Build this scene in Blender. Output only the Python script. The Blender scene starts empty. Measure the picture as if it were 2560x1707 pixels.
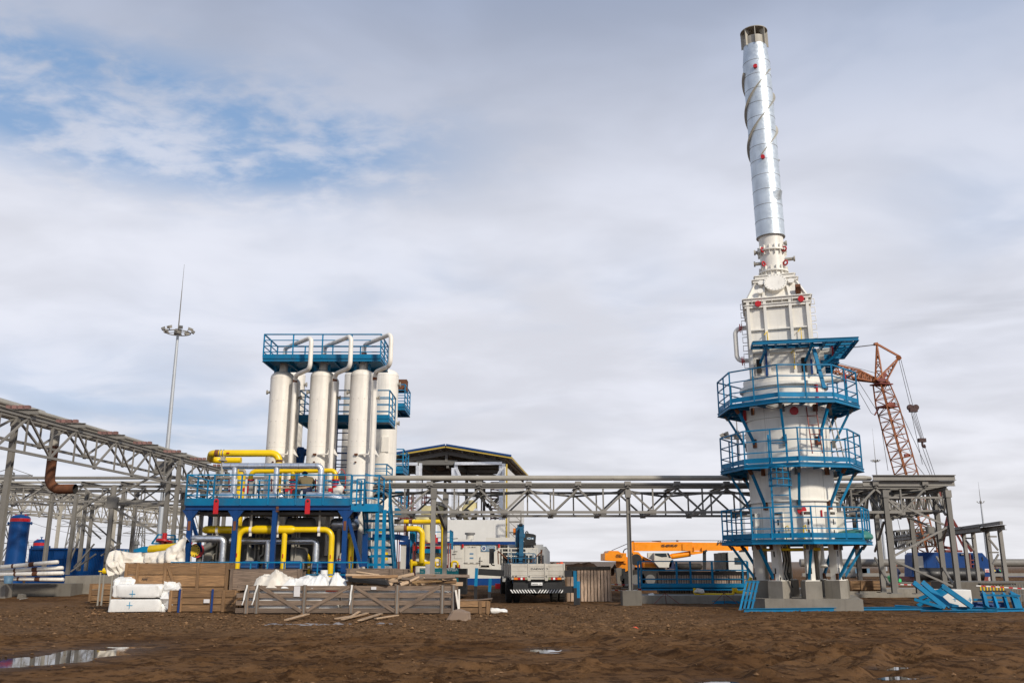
import bpy,math,random
import numpy as np
from mathutils import Vector,Matrix
R=math.radians
random.seed(7)
SC=bpy.context.scene
COL=SC.collection
# ------------------------------------------------------------------ camera, sky, sun
CAMZ=1.6
F,CX,CY=2242.0,1280.0,853.5
TILT=math.atan((1408.0-CY)/F)
cam=bpy.data.cameras.new('camera')
cam.sensor_width=36;cam.lens=F/2560*36;cam.clip_end=9000;cam.clip_start=0.1
co=bpy.data.objects.new('camera',cam);COL.objects.link(co)
co.location=(0,0,CAMZ);co.rotation_euler=(R(90)+TILT,0,0)
cam.dof.use_dof=False
SC.camera=co
SC.view_settings.view_transform='Standard';SC.view_settings.look='None'
SC.view_settings.exposure=0.3;SC.view_settings.gamma=1
SUN_AZ,SUN_EL=R(146),R(31)
sd=Vector((math.sin(SUN_AZ)*math.cos(SUN_EL),math.cos(SUN_AZ)*math.cos(SUN_EL),math.sin(SUN_EL)))
sl=bpy.data.lights.new('sun','SUN');sl.energy=3.0;sl.angle=R(5.0);sl.color=(1,.92,.80)
so=bpy.data.objects.new('sun',sl);COL.objects.link(so);so.location=(40,-30,60)
so.rotation_euler=(-sd).to_track_quat('-Z','Y').to_euler()
class NT:
 def __init__(s,tree):s.t=tree;s.n=tree.nodes;s.l=tree.links
 def new(s,typ,**k):
  n=s.n.new(typ)
  for a,b in k.items():setattr(n,a,b)
  return n
 def put(s,sock,v):
  if v is None:return
  if isinstance(v,bpy.types.NodeSocket):s.l.new(v,sock)
  elif isinstance(v,(tuple,list)):
   v=tuple(v)
   if len(v)==3 and len(sock.default_value)==4:v=v+(1,)
   sock.default_value=v
  else:sock.default_value=v
 def math(s,op,a,b=None,c=None,clamp=False):
  n=s.new('ShaderNodeMath',operation=op,use_clamp=clamp)
  s.put(n.inputs[0],a);s.put(n.inputs[1],b);s.put(n.inputs[2],c);return n.outputs[0]
 def vm(s,op,a,b=None):
  n=s.new('ShaderNodeVectorMath',operation=op);s.put(n.inputs[0],a);s.put(n.inputs[1],b)
  return n.outputs['Value']if op in('DOT_PRODUCT','LENGTH')else n.outputs[0]
 def noise(s,vec,scale,detail=4,rough=.55,dist=0,out='Fac'):
  n=s.new('ShaderNodeTexNoise');s.put(n.inputs['Vector'],vec);n.inputs['Scale'].default_value=scale
  n.inputs['Detail'].default_value=detail;n.inputs['Roughness'].default_value=rough
  n.inputs['Distortion'].default_value=dist;return n.outputs[out]
 def ramp(s,v,a,b,lo=0.,hi=1.,smooth=True):
  n=s.new('ShaderNodeMapRange');n.interpolation_type='SMOOTHSTEP' if smooth else 'LINEAR'
  s.put(n.inputs[0],v);n.inputs[1].default_value=a;n.inputs[2].default_value=b
  n.inputs[3].default_value=lo;n.inputs[4].default_value=hi;return n.outputs[0]
 def mix(s,f,a,b,mode='MIX'):
  n=s.new('ShaderNodeMix',data_type='RGBA',blend_type=mode);s.put(n.inputs[0],f)
  s.put(n.inputs[6],a);s.put(n.inputs[7],b);return n.outputs[2]
 def mapping(s,vec,scale=(1,1,1),loc=(0,0,0)):
  n=s.new('ShaderNodeMapping');s.put(n.inputs[0],vec);n.inputs['Scale'].default_value=scale
  n.inputs['Location'].default_value=loc;return n.outputs[0]
def pixdir(px,py):
 c=(CY-py)/F
 v=Vector(((px-CX)/F,math.cos(TILT)-c*math.sin(TILT),math.sin(TILT)+c*math.cos(TILT)))
 return v
def P(px,py,Y):
 d=pixdir(px,py);t=Y/d.y
 return Vector((d.x*t,Y,CAMZ+d.z*t))
def G(px,py,z=0.0):
 d=pixdir(px,py);t=(z-CAMZ)/d.z
 return Vector((d.x*t,d.y*t,z))
def K(x0,y0,s):
 def f(x,y,Y):return P(x0+x/s,y0+y/s,Y)
 f.g=lambda x,y,z=0.0:G(x0+x/s,y0+y/s,z)
 f.s=s
 return f
def W(px,Y,py=1300):
 return px*Y/pixdir(CX,py).y/F
c1=K(0,900,2.375);c2=K(420,1060,3.136);c3=K(600,800,3.733);c4=K(940,1080,3.266)
c5=K(1400,1160,3.92);c6=K(1760,800,3.5636)
d1=K(1760,1160,3.92);d2=K(2060,840,2.24);d3=K(1800,40,4.355);d4=K(1800,400,3.1367)
d5=K(0,1480,1.8375);d6=K(1280,1480,1.8375);d7=K(200,1360,4.2);d8=K(700,1360,4.2)
e1=K(0,960,5.2265);e2=K(0,1240,5.2265);e3=K(440,1100,6.819);e4=K(680,1100,6.819)
e5=K(440,1260,5.113);e6=K(880,1180,5.6);e7=K(1220,1280,6.029);e8=K(2240,1300,6.031)
g1=K(1840,640,4.9);g2=K(1860,1340,7.84);g3=K(1040,1080,5.6);g4=K(380,640,6.029);g5=K(2140,840,4.9)
wd=bpy.data.worlds.new('World');SC.world=wd;wd.use_nodes=True
wt=NT(wd.node_tree);wt.n.clear()
def build_world():
 t=wt
 geo=t.new('ShaderNodeNewGeometry')
 tc=t.new('ShaderNodeTexCoord');d=tc.outputs['Generated']
 sep=t.new('ShaderNodeSeparateXYZ');t.l.new(d,sep.inputs[0])
 x,y,z=sep.outputs
 sky=t.new('ShaderNodeTexSky',sky_type='NISHITA');sky.sun_disc=False
 sky.sun_elevation=SUN_EL;sky.sun_rotation=SUN_AZ;sky.altitude=100;sky.dust_density=1.5;sky.ozone_density=1.5
 zc=t.math('MAXIMUM',z,0.0);den=t.math('ADD',zc,0.16)
 cmb=t.new('ShaderNodeCombineXYZ');t.put(cmb.inputs[0],t.math('DIVIDE',x,den));t.put(cmb.inputs[1],t.math('DIVIDE',y,den))
 p=cmb.outputs[0]
 big=t.noise(t.mapping(p,(1,1,1),(3.1,1.7,0)),.8,5,.55,.3)
 cells=t.noise(t.mapping(p,(1,1.25,1),(.4,6.1,0)),7.5,5,.55,.25)
 fine=t.noise(t.mapping(p,(1,1.5,1),(2.4,.1,0)),17,4,.6,.4)
 mid=t.noise(t.mapping(p,(1,1.2,1),(7.4,2.1,0)),2.6,4,.5,.3)
 def blob(px,py,wx,wy):
  v=pixdir(px,py).normalized();az=math.atan2(v.x,v.y);el=math.asin(v.z)
  a=t.math('ARCTAN2',x,y);e=t.math('ARCSINE',z)
  u=t.math('DIVIDE',t.math('SUBTRACT',a,az),wx/F);w=t.math('DIVIDE',t.math('SUBTRACT',e,el),wy/F)
  r2=t.math('ADD',t.math('MULTIPLY',u,u),t.math('MULTIPLY',w,w))
  return t.math('POWER',2.718,t.math('MULTIPLY',r2,-1.0))
 hole=t.math('ADD',blob(330,290,420,130),blob(60,200,300,110))
 hole=t.math('ADD',hole,t.math('MULTIPLY',blob(760,340,420,110),.75))
 hole=t.math('ADD',hole,t.math('MULTIPLY',blob(620,400,380,80),.5),clamp=True)
 # altocumulus cells break the hole up
 cut=t.ramp(t.math('ADD',t.math('ADD',t.math('MULTIPLY',cells,.42),t.math('MULTIPLY',mid,.42)),t.math('MULTIPLY',fine,.16)),.43,.58)
 clear1=t.math('MULTIPLY',hole,t.math('SUBTRACT',1.0,t.math('MULTIPLY',cut,.80)))
 clear1=t.math('MULTIPLY',clear1,.84)
 soft=t.math('ADD',t.math('MULTIPLY',blob(1250,830,620,190),.55),t.math('MULTIPLY',blob(430,1050,700,130),.5))
 soft=t.math('ADD',soft,t.math('MULTIPLY',blob(2480,520,240,170),.42))
 soft=t.math('ADD',soft,t.math('MULTIPLY',blob(2420,90,420,150),.25))
 soft=t.math('MULTIPLY',soft,t.ramp(big,.36,.62))
 soft=t.math('MULTIPLY',soft,t.math('SUBTRACT',1.0,t.math('MULTIPLY',t.ramp(mid,.42,.62),.5)))
 back=t.math('MULTIPLY',t.ramp(y,.25,-.2),t.math('MULTIPLY',t.ramp(big,.42,.58),.35))
 clear=t.math('ADD',t.math('ADD',clear1,soft),back,clamp=True)
 # cloud brightness: pale near the horizon, grey-mauve overhead, mottled and streaked
 e=t.math('ARCSINE',z)
 tone=t.ramp(e,.30,.72,0,1,True)
 ccol=t.mix(tone,(6.3,6.45,7.15),(2.3,2.85,4.1))
 ccol=t.mix(t.ramp(e,.02,.2,.45,0),ccol,(7.2,7.05,7.0))
 mott=t.ramp(t.math('ADD',t.math('MULTIPLY',big,.45),t.math('MULTIPLY',mid,.55)),.36,.64,.89,1.07)
 cm2=t.new('ShaderNodeCombineXYZ');t.put(cm2.inputs[0],t.math('ARCTAN2',x,y));t.put(cm2.inputs[1],t.math('MULTIPLY',e,6.5))
 streak=t.noise(cm2.outputs[0],4.3,3,.5,.3)
 lowm=t.ramp(e,.02,.22,1,0)
 st=t.math('SUBTRACT',1.0,t.math('MULTIPLY',t.ramp(streak,.47,.68),t.math('MULTIPLY',lowm,.17)))
 # a long dark bank low on the right
 bank=t.math('MULTIPLY',t.math('ADD',blob(2400,790,420,90),t.math('MULTIPLY',blob(2560,960,300,60),.5)),t.ramp(streak,.35,.6))
 st=t.math('MULTIPLY',st,t.math('SUBTRACT',1.0,t.math('MULTIPLY',bank,.17)))
 sc=t.math('MULTIPLY',mott,st)
 vm=t.new('ShaderNodeVectorMath',operation='SCALE');t.put(vm.inputs[0],ccol);t.put(vm.inputs['Scale'],sc)
 blue=t.mix(.72,sky.outputs[0],(1.6,3.15,5.6))
 col=t.mix(clear,vm.outputs[0],blue)
 hz=t.math('MULTIPLY',t.ramp(e,0,.10,1,0),.35)
 col=t.mix(hz,col,(6.9,6.9,7.2))
 bg=t.new('ShaderNodeBackground');t.put(bg.inputs[0],col);bg.inputs[1].default_value=.1
 o=t.new('ShaderNodeOutputWorld');t.l.new(bg.outputs[0],o.inputs[0])
build_world()
# ------------------------------------------------------------------ materials
MATS={}
def mat(name,col,rough=.5,metal=0.0,var=.10,scale=1.5,rust=0.0,dirt=0.0,bump=0.0,bscale=30,kind=None,rnd=.0,streak=0.0,spec=.5,dirtcol=(.09,.065,.045)):
 m=bpy.data.materials.new(name);m.use_nodes=True
 t=NT(m.node_tree);bs=t.n['Principled BSDF']
 tc=t.new('ShaderNodeTexCoord');ob=tc.outputs['Object']
 c=tuple(col)
 n1=t.noise(ob,scale,5,.6)
 f=t.ramp(n1,.3,.7,1-var,1+var*.6,False)
 if rnd:
  at=t.new('ShaderNodeAttribute');at.attribute_name='rnd'
  f=t.math('MULTIPLY',f,t.ramp(at.outputs['Fac'],0,1,1-rnd,1+rnd*.7,False))
 vs=t.new('ShaderNodeVectorMath',operation='SCALE');t.put(vs.inputs[0],c);t.put(vs.inputs['Scale'],f)
 out=vs.outputs[0]
 bh=None
 if kind=='wood':
  uv=t.new('ShaderNodeUVMap');uv.uv_map='uv'
  g=t.noise(t.mapping(uv.outputs[0],(1.2,26,1)),1.6,5,.65,.35)
  g2=t.noise(t.mapping(uv.outputs[0],(.6,3,1)),3.0,3,.6,.2)
  out=t.mix(t.ramp(g,.36,.62,0,.8),out,tuple(a*.38 for a in c))
  out=t.mix(t.ramp(g2,.5,.8,0,.35),out,tuple(min(1,a*1.5)for a in(c[0],c[1]*.98,c[2]*.95)))
  kn=t.noise(t.mapping(uv.outputs[0],(2.2,9,1)),1.3,1,.5)
  out=t.mix(t.ramp(kn,.72,.78,0,.6),out,tuple(a*.22 for a in c));bh=g
  wet=t.noise(ob,1.1,4,.6)
  out=t.mix(t.ramp(wet,.56,.74,0,.4),out,tuple(a*.45 for a in(c[0],c[1]*1.0,c[2]*1.1)))
 if streak:
  sn=t.noise(t.mapping(ob,(7,7,.35)),1.0,4,.6)
  out=t.mix(t.ramp(sn,.5,.78,0,streak),out,tuple(a*.42 for a in c))
 if dirt:
  dn=t.noise(ob,2.3,6,.65)
  out=t.mix(t.ramp(dn,.46,.72,0,dirt),out,dirtcol)
 if rust:
  a1=t.noise(t.mapping(ob,(2.0,2.0,.7)),1.7,8,.7)
  out=t.mix(t.ramp(a1,.74-rust*.2,.80-rust*.12,0,.85),out,(.16,.05,.018))
 t.put(bs.inputs['Base Color'],out)
 rr=t.ramp(t.noise(ob,scale*4,4,.6),.3,.7,max(.03,rough-.10),min(1,rough+.12),False)
 t.put(bs.inputs['Roughness'],rr);bs.inputs['Metallic'].default_value=metal
 bs.inputs['Specular IOR Level'].default_value=spec
 if bump or bh is not None:
  b=t.new('ShaderNodeBump');b.inputs['Strength'].default_value=bump or.35;b.inputs['Distance'].default_value=.02
  t.put(b.inputs['Height'],bh if bh is not None else t.noise(ob,bscale,4,.6));t.l.new(b.outputs[0],bs.inputs['Normal'])
 MATS[name]=m;return m
mat('blue',(.0,.170,.345),.5,spec=.25,rust=.2,dirt=.22,var=.22,rnd=.24)
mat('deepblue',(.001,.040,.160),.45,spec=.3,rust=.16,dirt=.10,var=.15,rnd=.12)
mat('tankblue',(.0,.048,.19),.45,spec=.3,var=.12,streak=.3)
mat('white',(.78,.735,.66),.42,rust=.22,streak=.32,var=.08,dirt=.06,dirtcol=(.34,.27,.19))
mat('towerwhite',(.76,.73,.665),.45,rust=.10,streak=.26,var=.10,dirt=.08,dirtcol=(.36,.31,.24))
mat('yellow',(.80,.535,.002),.36,var=.10,dirt=.10,rust=.03)
mat('red',(.47,.006,.012),.4,var=.15)
mat('galv',(.62,.65,.70),.34,metal=.85,var=.18,scale=3,bump=.12,bscale=9)
mat('cladding',(.60,.66,.71),.40,metal=.6,var=.20,scale=2.2,streak=.16,bump=.35,bscale=5)
mat('mastgrey',(.42,.44,.46),.45,metal=.3,var=.08)
mat('foil',(.74,.75,.78),.35,metal=.75,var=.2,bump=.5,bscale=5)
mat('steel',(.205,.192,.172),.6,var=.14,dirt=.10,rust=.05,rnd=.22)
mat('steeldark',(.15,.145,.135),.6,var=.14,dirt=.10,rnd=.2)
mat('palesteel',(.36,.335,.285),.6,var=.14,dirt=.10,rust=.05,rnd=.2)
mat('rust',(.155,.055,.022),.85,var=.5,scale=3,bump=.4,rnd=.2)
mat('rustblock',(.24,.13,.115),.8,var=.3,rnd=.35)
mat('concrete',(.25,.228,.192),.88,var=.22,scale=1.6,streak=.35,bump=.3,bscale=14,dirt=.3,dirtcol=(.12,.095,.07),rnd=.15)
mat('concretedark',(.15,.135,.112),.88,var=.2,streak=.3,bump=.3,bscale=14,dirt=.35,dirtcol=(.08,.06,.045))
mat('wood',(.31,.175,.08),.75,kind='wood',rnd=.48,var=.15)
mat('woodwarm',(.46,.28,.125),.75,kind='wood',rnd=.35)
mat('woodgrey',(.225,.160,.115),.8,kind='wood',rnd=.34,var=.12)
mat('woodpale',(.58,.40,.25),.75,kind='wood',rnd=.18,var=.12)
mat('woodpink',(.60,.43,.31),.75,kind='wood',rnd=.20,var=.12)
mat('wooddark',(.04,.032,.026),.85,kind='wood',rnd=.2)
mat('film',(.74,.73,.70),.32,var=.12,scale=2,bump=.3,bscale=7)
mat('tarp',(.69,.64,.56),.55,var=.16,scale=1.7,dirt=.3,dirtcol=(.36,.28,.19),bump=.35,bscale=5)
mat('black',(.012,.012,.013),.5,var=.3)
mat('rubber',(.018,.017,.016),.8,var=.3,dirt=.55,dirtcol=(.07,.05,.035),bump=.3)
mat('darkgap',(.02,.018,.016),.9)
mat('glass',(.03,.04,.045),.08,spec=.8,var=.05)
mat('orange',(.90,.285,.004),.38,var=.08,dirt=.07,rnd=.06)
mat('cranered',(.27,.078,.018),.6,var=.2,rnd=.3,rust=.1)
mat('cranedark',(.19,.03,.022),.6,var=.2,rnd=.2)
mat('cranehouse',(.0,.040,.175),.5,spec=.25,var=.12,dirt=.08)
mat('cable',(.08,.08,.085),.5)
mat('truckwhite',(.50,.47,.41),.5,var=.12,dirt=.35,streak=.3,dirtcol=(.24,.19,.14))
mat('panelwhite',(.63,.62,.59),.45,var=.05,streak=.10)
mat('panelwarm',(.60,.57,.50),.5,var=.06,streak=.22,dirt=.10,dirtcol=(.36,.31,.24))
mat('craneteal',(.008,.10,.20),.4,var=.15,dirt=.2)
mat('teal',(.005,.20,.24),.4,var=.1)
mat('green',(.03,.17,.14),.4,var=.1)
mat('brightgreen',(.02,.45,.12),.5)
mat('khaki',(.17,.13,.065),.85,var=.2,bump=.3,bscale=8)
mat('navy',(.012,.02,.06),.8,var=.2)
mat('skin',(.45,.24,.16),.6)
mat('orangehat',(.75,.10,.03),.4)
mat('ochre',(.42,.30,.05),.6)
mat('insul',(.62,.55,.30),.8,var=.3,scale=1.2,bump=.5,bscale=6,dirt=.25,dirtcol=(.30,.25,.12))
mat('lampred',(.45,.01,.01),.3);mat('lampamber',(.75,.20,.01),.3);mat('lampclear',(.30,.30,.18),.25)
mat('ink',(.012,.012,.018),.6);mat('inkwhite',(.80,.80,.78),.6);mat('cyanink',(.0,.28,.50),.6)
mat('paper',(.62,.60,.60),.8,var=.1)
mat('stripblue',(.005,.035,.16),.45)
mat('signblue',(.10,.20,.30),.5)
mat('roofunder',(.20,.20,.20),.6)
mat('ash',(.24,.22,.22),.95,var=.3,scale=6)
def mkwater():
 m=bpy.data.materials.new('water');m.use_nodes=True;t=NT(m.node_tree);b=t.n['Principled BSDF']
 b.inputs['Base Color'].default_value=(.035,.026,.018,1);b.inputs['Roughness'].default_value=.04;b.inputs['IOR'].default_value=1.33
 b.inputs['Specular IOR Level'].default_value=1.0
 bp=t.new('ShaderNodeBump');bp.inputs['Strength'].default_value=.03;tc=t.new('ShaderNodeTexCoord')
 t.put(bp.inputs['Height'],t.noise(tc.outputs['Object'],6,2));t.l.new(bp.outputs[0],b.inputs['Normal']);MATS['water']=m
mkwater()
# ------------------------------------------------------------------ mesh builder
def rootof(o):
 while o.parent:o=o.parent
 return o
class MB:
 def __init__(s):s.v=[];s.f=[];s.uv=[];s.r=[];s.sm=[];s.g=[]
 def pieces(s):
  """split into builders whose shapes stand apart from each other"""
  g=s.g
  if len(g)<2 or len(g)>400:return[s]
  V=[np.array(s.v[a:b])for a,b,_c,_d in g];lo=np.array([v.min(0)for v in V]);hi=np.array([v.max(0)for v in V])
  dg_=np.linalg.norm(hi-lo,axis=1);par=list(range(len(g)))
  def fd(i):
   while par[i]!=i:i=par[i]
   return i
  for i in range(len(g)):
   gap=np.maximum(0,np.maximum(lo[i]-hi,lo-hi[i]));d=np.linalg.norm(gap,axis=1)
   for j in np.nonzero(d<.45*np.maximum(dg_[i],dg_))[0]:
    a,b=fd(i),fd(int(j))
    if a!=b:par[b]=a
  cl={}
  for i in range(len(g)):cl.setdefault(fd(i),[]).append(i)
  if len(cl)<2 or len(cl)>24:return[s]
  out=[]
  for ids in cl.values():
   m=MB()
   for i in ids:
    a,b,fa,fb=g[i];k=len(m.v)-a;f0=len(m.f)
    m.v+=s.v[a:b];m.r+=s.r[a:b];m.f+=[tuple(q+k for q in f)for f in s.f[fa:fb]];m.uv+=s.uv[fa:fb];m.sm+=s.sm[fa:fb]
   out.append(m)
  return out
 def add(s,vs,fs,uvs=None,smooth=False,r=None):
  b=len(s.v);s.g.append((b,b+len(vs),len(s.f),len(s.f)+len(fs)));s.v.extend([tuple(v)for v in vs]);r=random.random()if r is None else r
  s.r.extend([r]*len(vs))
  for i,f in enumerate(fs):
   s.f.append(tuple(b+k for k in f));s.sm.append(smooth)
   s.uv.append(uvs[i]if uvs else[(0,0)]*len(f))
  return s
 def beam(s,a,b,w,h,up=(0,0,1),r=None):
  a=Vector(a);b=Vector(b);d=b-a;L=d.length
  if L<1e-6:return s
  d/=L;up=Vector(up)
  sd_=d.cross(up)
  if sd_.length<.03:sd_=d.cross(Vector((0,1,0)))
  if sd_.length<.03:sd_=d.cross(Vector((1,0,0)))
  sd_.normalize();u=sd_.cross(d).normalized()
  vs=[]
  for e in(a,b):
   for i,j in((-1,-1),(1,-1),(1,1),(-1,1)):
    vs.append(e+sd_*(i*w/2)+u*(j*h/2))
  o1,o2=random.random()*9,random.random()*9
  fs=[(0,3,2,1),(4,5,6,7),(0,1,5,4),(1,2,6,5),(2,3,7,6),(3,0,4,7)]
  uv=[[(o1,o2),(o1,o2+h),(o1+w,o2+h),(o1+w,o2)]]*2
  for k,(p,q)in enumerate(((0,w),(w,h),(w+h,w),(2*w+h,h))):
   uv.append([(o1,o2+p),(o1,o2+p+q),(o1+L,o2+p+q),(o1+L,o2+p)])
  return s.add(vs,fs,uv,r=r)
 def box(s,lo,hi,r=None):
  lo=Vector(lo);hi=Vector(hi);c=(lo+hi)/2;e=hi-lo
  if e.x>=e.y:return s.beam((lo.x,c.y,c.z),(hi.x,c.y,c.z),e.y,e.z,r=r)
  return s.beam((c.x,lo.y,c.z),(c.x,hi.y,c.z),e.x,e.z,r=r)
 def ibeam(s,a,b,w,h,t=.02,up=(0,0,1)):
  a=Vector(a);b=Vector(b);d=(b-a).normalized();up=Vector(up)
  sd_=d.cross(up)
  if sd_.length<.03:sd_=d.cross(Vector((0,1,0)))
  sd_.normalize();u=sd_.cross(d).normalized();r=random.random()
  for k in(-1,1):
   o=u*(k*(h/2-t/2));s.beam(a+o,b+o,w,t,up=u,r=r)
  s.beam(a,b,t,h-2*t,up=u,r=r)
  return s
 def tube(s,pts,r,n=14,R_=None,k=6,cap=True,rr=None):
  pts=[Vector(p)for p in pts]
  if R_ and len(pts)>2 and not isinstance(r,(list,tuple)):
   q=[pts[0]]
   for i in range(1,len(pts)-1):
    a,b,c=pts[i-1],pts[i],pts[i+1]
    u=(a-b).normalized();v=(c-b).normalized();ang=u.angle(v)
    if ang>math.pi-.02:q.append(b);continue
    tl=min(R_/math.tan(ang/2),(a-b).length*.48,(c-b).length*.48);Rr=tl*math.tan(ang/2)
    bis=(u+v).normalized();cc=b+bis*(Rr/math.sin(ang/2))
    p0=b+u*tl;p1=b+v*tl;w0=p0-cc;w1=p1-cc;tot=w0.angle(w1)
    for j in range(k+1):
     f=j/k
     q.append(cc+(w0*math.sin((1-f)*tot)+w1*math.sin(f*tot))/math.sin(tot))
   q.append(pts[-1]);pts=q
  rads=r if isinstance(r,(list,tuple))else[r]*len(pts)
  vs=[];N=len(pts);nrm=None
  for i,p in enumerate(pts):
   tg=((pts[i+1]-p)if i<N-1 else(p-pts[i-1])).normalized()
   if 0<i<N-1:tg=((pts[i+1]-p).normalized()+(p-pts[i-1]).normalized()).normalized()
   if nrm is None:
    nrm=tg.cross(Vector((0,0,1)))
    if nrm.length<.05:nrm=tg.cross(Vector((0,1,0)))
    nrm.normalize()
   else:nrm=(nrm-tg*nrm.dot(tg)).normalized()
   bn=tg.cross(nrm)
   for j in range(n):
    a=2*math.pi*j/n;vs.append(p+(nrm*math.cos(a)+bn*math.sin(a))*rads[i])
  fs=[(i*n+j,i*n+(j+1)%n,(i+1)*n+(j+1)%n,(i+1)*n+j)for i in range(N-1)for j in range(n)]
  fs=[tuple(reversed(f))for f in fs]
  rr=random.random()if rr is None else rr
  s.add(vs,fs,smooth=True,r=rr)
  if cap:
   s.add(vs[:n],[tuple(range(n))],r=rr);s.add(vs[-n:],[tuple(reversed(range(n)))],r=rr)
  return s
 def cyl(s,a,b,r0,r1=None,n=24,cap=True):return s.tube([a,b],[r0,r0 if r1 is None else r1],n,cap=cap)
 def lathe(s,c,prof,n=48,a0=0.0,a1=2*math.pi):
  c=Vector(c);full=abs(a1-a0-2*math.pi)<1e-4;m=n if full else n+1;r_=random.random()
  for i in range(len(prof)-1):
   (ra,za),(rb,zb)=prof[i],prof[i+1];vs=[]
   for(r,z)in((ra,za),(rb,zb)):
    for j in range(m):
     a=a0+(a1-a0)*j/n;vs.append(c+Vector((r*math.sin(a),-r*math.cos(a),z)))
   fs=[(j,(j+1)%m,m+(j+1)%m,m+j)for j in range(n)]
   s.add(vs,fs,smooth=True,r=r_)
  return s
 def dome(s,c,r,h,n=32,k=6,up=1):
  prof=[(r*math.cos(a),up*h*math.sin(a))for a in[math.pi/2*i/k for i in range(k+1)]]
  b=len(s.v);vs=[];c=Vector(c)
  for(q,z)in prof[:-1]:
   for j in range(n):
    a=2*math.pi*j/n;vs.append(c+Vector((q*math.sin(a),-q*math.cos(a),z)))
  vs.append(c+Vector((0,0,up*h)))
  fs=[(i*n+j,i*n+(j+1)%n,(i+1)*n+(j+1)%n,(i+1)*n+j)for i in range(k-1)for j in range(n)]
  fs+=[((k-1)*n+j,(k-1)*n+(j+1)%n,k*n)for j in range(n)]
  if up<0:fs=[tuple(reversed(f))for f in fs]
  return s.add(vs,fs,smooth=True)
 def disc(s,c,nrm,r,th=.02,n=24):
  c=Vector(c);nrm=Vector(nrm).normalized();return s.cyl(c-nrm*th/2,c+nrm*th/2,r,n=n)
 def prism(s,pts,off):
  off=Vector(off);pts=[Vector(p)for p in pts];n=len(pts)
  vs=pts+[p+off for p in pts]
  fs=[tuple(range(n)),tuple(reversed(range(n,2*n)))]+[(i,i+n,(i+1)%n+n,(i+1)%n)for i in range(n)]
  return s.add(vs,fs)
 def quad(s,a,b,c,d):return s.add([a,b,c,d],[(0,1,2,3)])
 def build(s,name,material,parent=None,loc=None,**tags):
  if parent:
   ps=s.pieces()
   if len(ps)>1:return[p.build(name,material,parent,loc,**tags)for p in ps][0]
  root=rootof(parent)if parent else None
  o0=Vector(root.location)if root else Vector(loc if loc is not None else(0,0,0))
  me=bpy.data.meshes.new(name)
  if parent is None and loc is None and s.v:
   a=np.array(s.v);o0=Vector(((a[:,0].min()+a[:,0].max())/2,(a[:,1].min()+a[:,1].max())/2,a[:,2].min()))
  vs=[(v[0]-o0.x,v[1]-o0.y,v[2]-o0.z)for v in s.v]
  me.from_pydata(vs,[],s.f);me.validate(verbose=False)if False else None
  uvl=me.uv_layers.new(name='uv');flat=[c for f in s.uv for p in f for c in p]
  uvl.data.foreach_set('uv',flat)
  at=me.attributes.new('rnd','FLOAT','POINT');at.data.foreach_set('value',s.r)
  me.polygons.foreach_set('use_smooth',s.sm)
  me.materials.append(MATS[material]);me.update()
  o=bpy.data.objects.new(name,me);COL.objects.link(o)
  if parent:o.parent=parent
  else:o.location=o0
  for k,v in tags.items():
   if v is not None:o[k]=v
  return o
def thing(name,label,cat,loc,group=None):
 o=bpy.data.objects.new(name,None);COL.objects.link(o);o.location=loc;o.empty_display_size=.3
 o['label']=label;o['category']=cat
 if group:o['group']=group
 return o
def solo(mb,name,material,label,cat,group=None):
 return mb.build(name,material,None,label=label,category=cat,group=group)
def dup(root,loc,label=None):
 r=root.copy();COL.objects.link(r);r.location=loc
 if label:r['label']=label
 for ch in root.children:
  c=ch.copy();COL.objects.link(c);c.parent=r
  for g in ch.children:
   d=g.copy();COL.objects.link(d);d.parent=c
 return r
def text(txt,size,loc,material,parent,name='lettering',rotz=0.0,bold=0.0,wide=1.0,align='LEFT',shear=0.0,depth=.004):
 cu=bpy.data.curves.new(name,'FONT');cu.body=txt;cu.size=size;cu.extrude=depth;cu.offset=bold;cu.align_x=align;cu.shear=shear
 to=bpy.data.objects.new(name,cu);COL.objects.link(to)
 dg=bpy.context.evaluated_depsgraph_get();dg.update()
 me=bpy.data.meshes.new_from_object(to.evaluated_get(dg));bpy.data.objects.remove(to)
 M=Matrix.Translation(Vector(loc)-Vector(rootof(parent).location))@Matrix.Rotation(rotz,4,'Z')@Matrix.Rotation(R(90),4,'X')@Matrix.Diagonal((wide,1,1,1))
 me.transform(M);me.materials.clear();me.materials.append(MATS[material])
 o=bpy.data.objects.new(name,me);COL.objects.link(o);o.parent=parent
 return o
 # ------------------------------------------------------------------ numpy noise for the ground
def hash2(ix,iy,seed):
 h=(ix.astype(np.int64)*374761393+iy.astype(np.int64)*668265263+seed*1442695041)&0xffffffff
 h=((h^(h>>13))*1274126177)&0xffffffff
 return((h^(h>>16))&0xffff)/65535.0
def vnoise(x,y,seed=0):
 ix=np.floor(x);iy=np.floor(y);fx=x-ix;fy=y-iy;fx=fx*fx*(3-2*fx);fy=fy*fy*(3-2*fy)
 a=hash2(ix,iy,seed);b=hash2(ix+1,iy,seed);c=hash2(ix,iy+1,seed);d=hash2(ix+1,iy+1,seed)
 return(a*(1-fx)+b*fx)*(1-fy)+(c*(1-fx)+d*fx)*fy
def fbm(x,y,oct=4,seed=0,g=.5):
 s=0;a=1;t=0
 for i in range(oct):
  s=s+a*vnoise(x*2**i+i*7.3,y*2**i-i*3.1,seed+i);t+=a;a*=g
 return s/t
def sstep(a,b,x):
 t=np.clip((x-a)/(b-a),0,1);return t*t*(3-2*t)
PUDDLES=[]
def add_puddle(px0,py0,px1,py1,thick):
 a=G(px0,py0);b=G(px1,py1);c=(a+b)/2;d=b-a
 PUDDLES.append((c.x,c.y,d.length/2,thick/2,math.atan2(d.y,d.x)))
add_puddle(-60,1672,330,1612,1.7)
add_puddle(1330,1624,1400,1620,.8)
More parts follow.
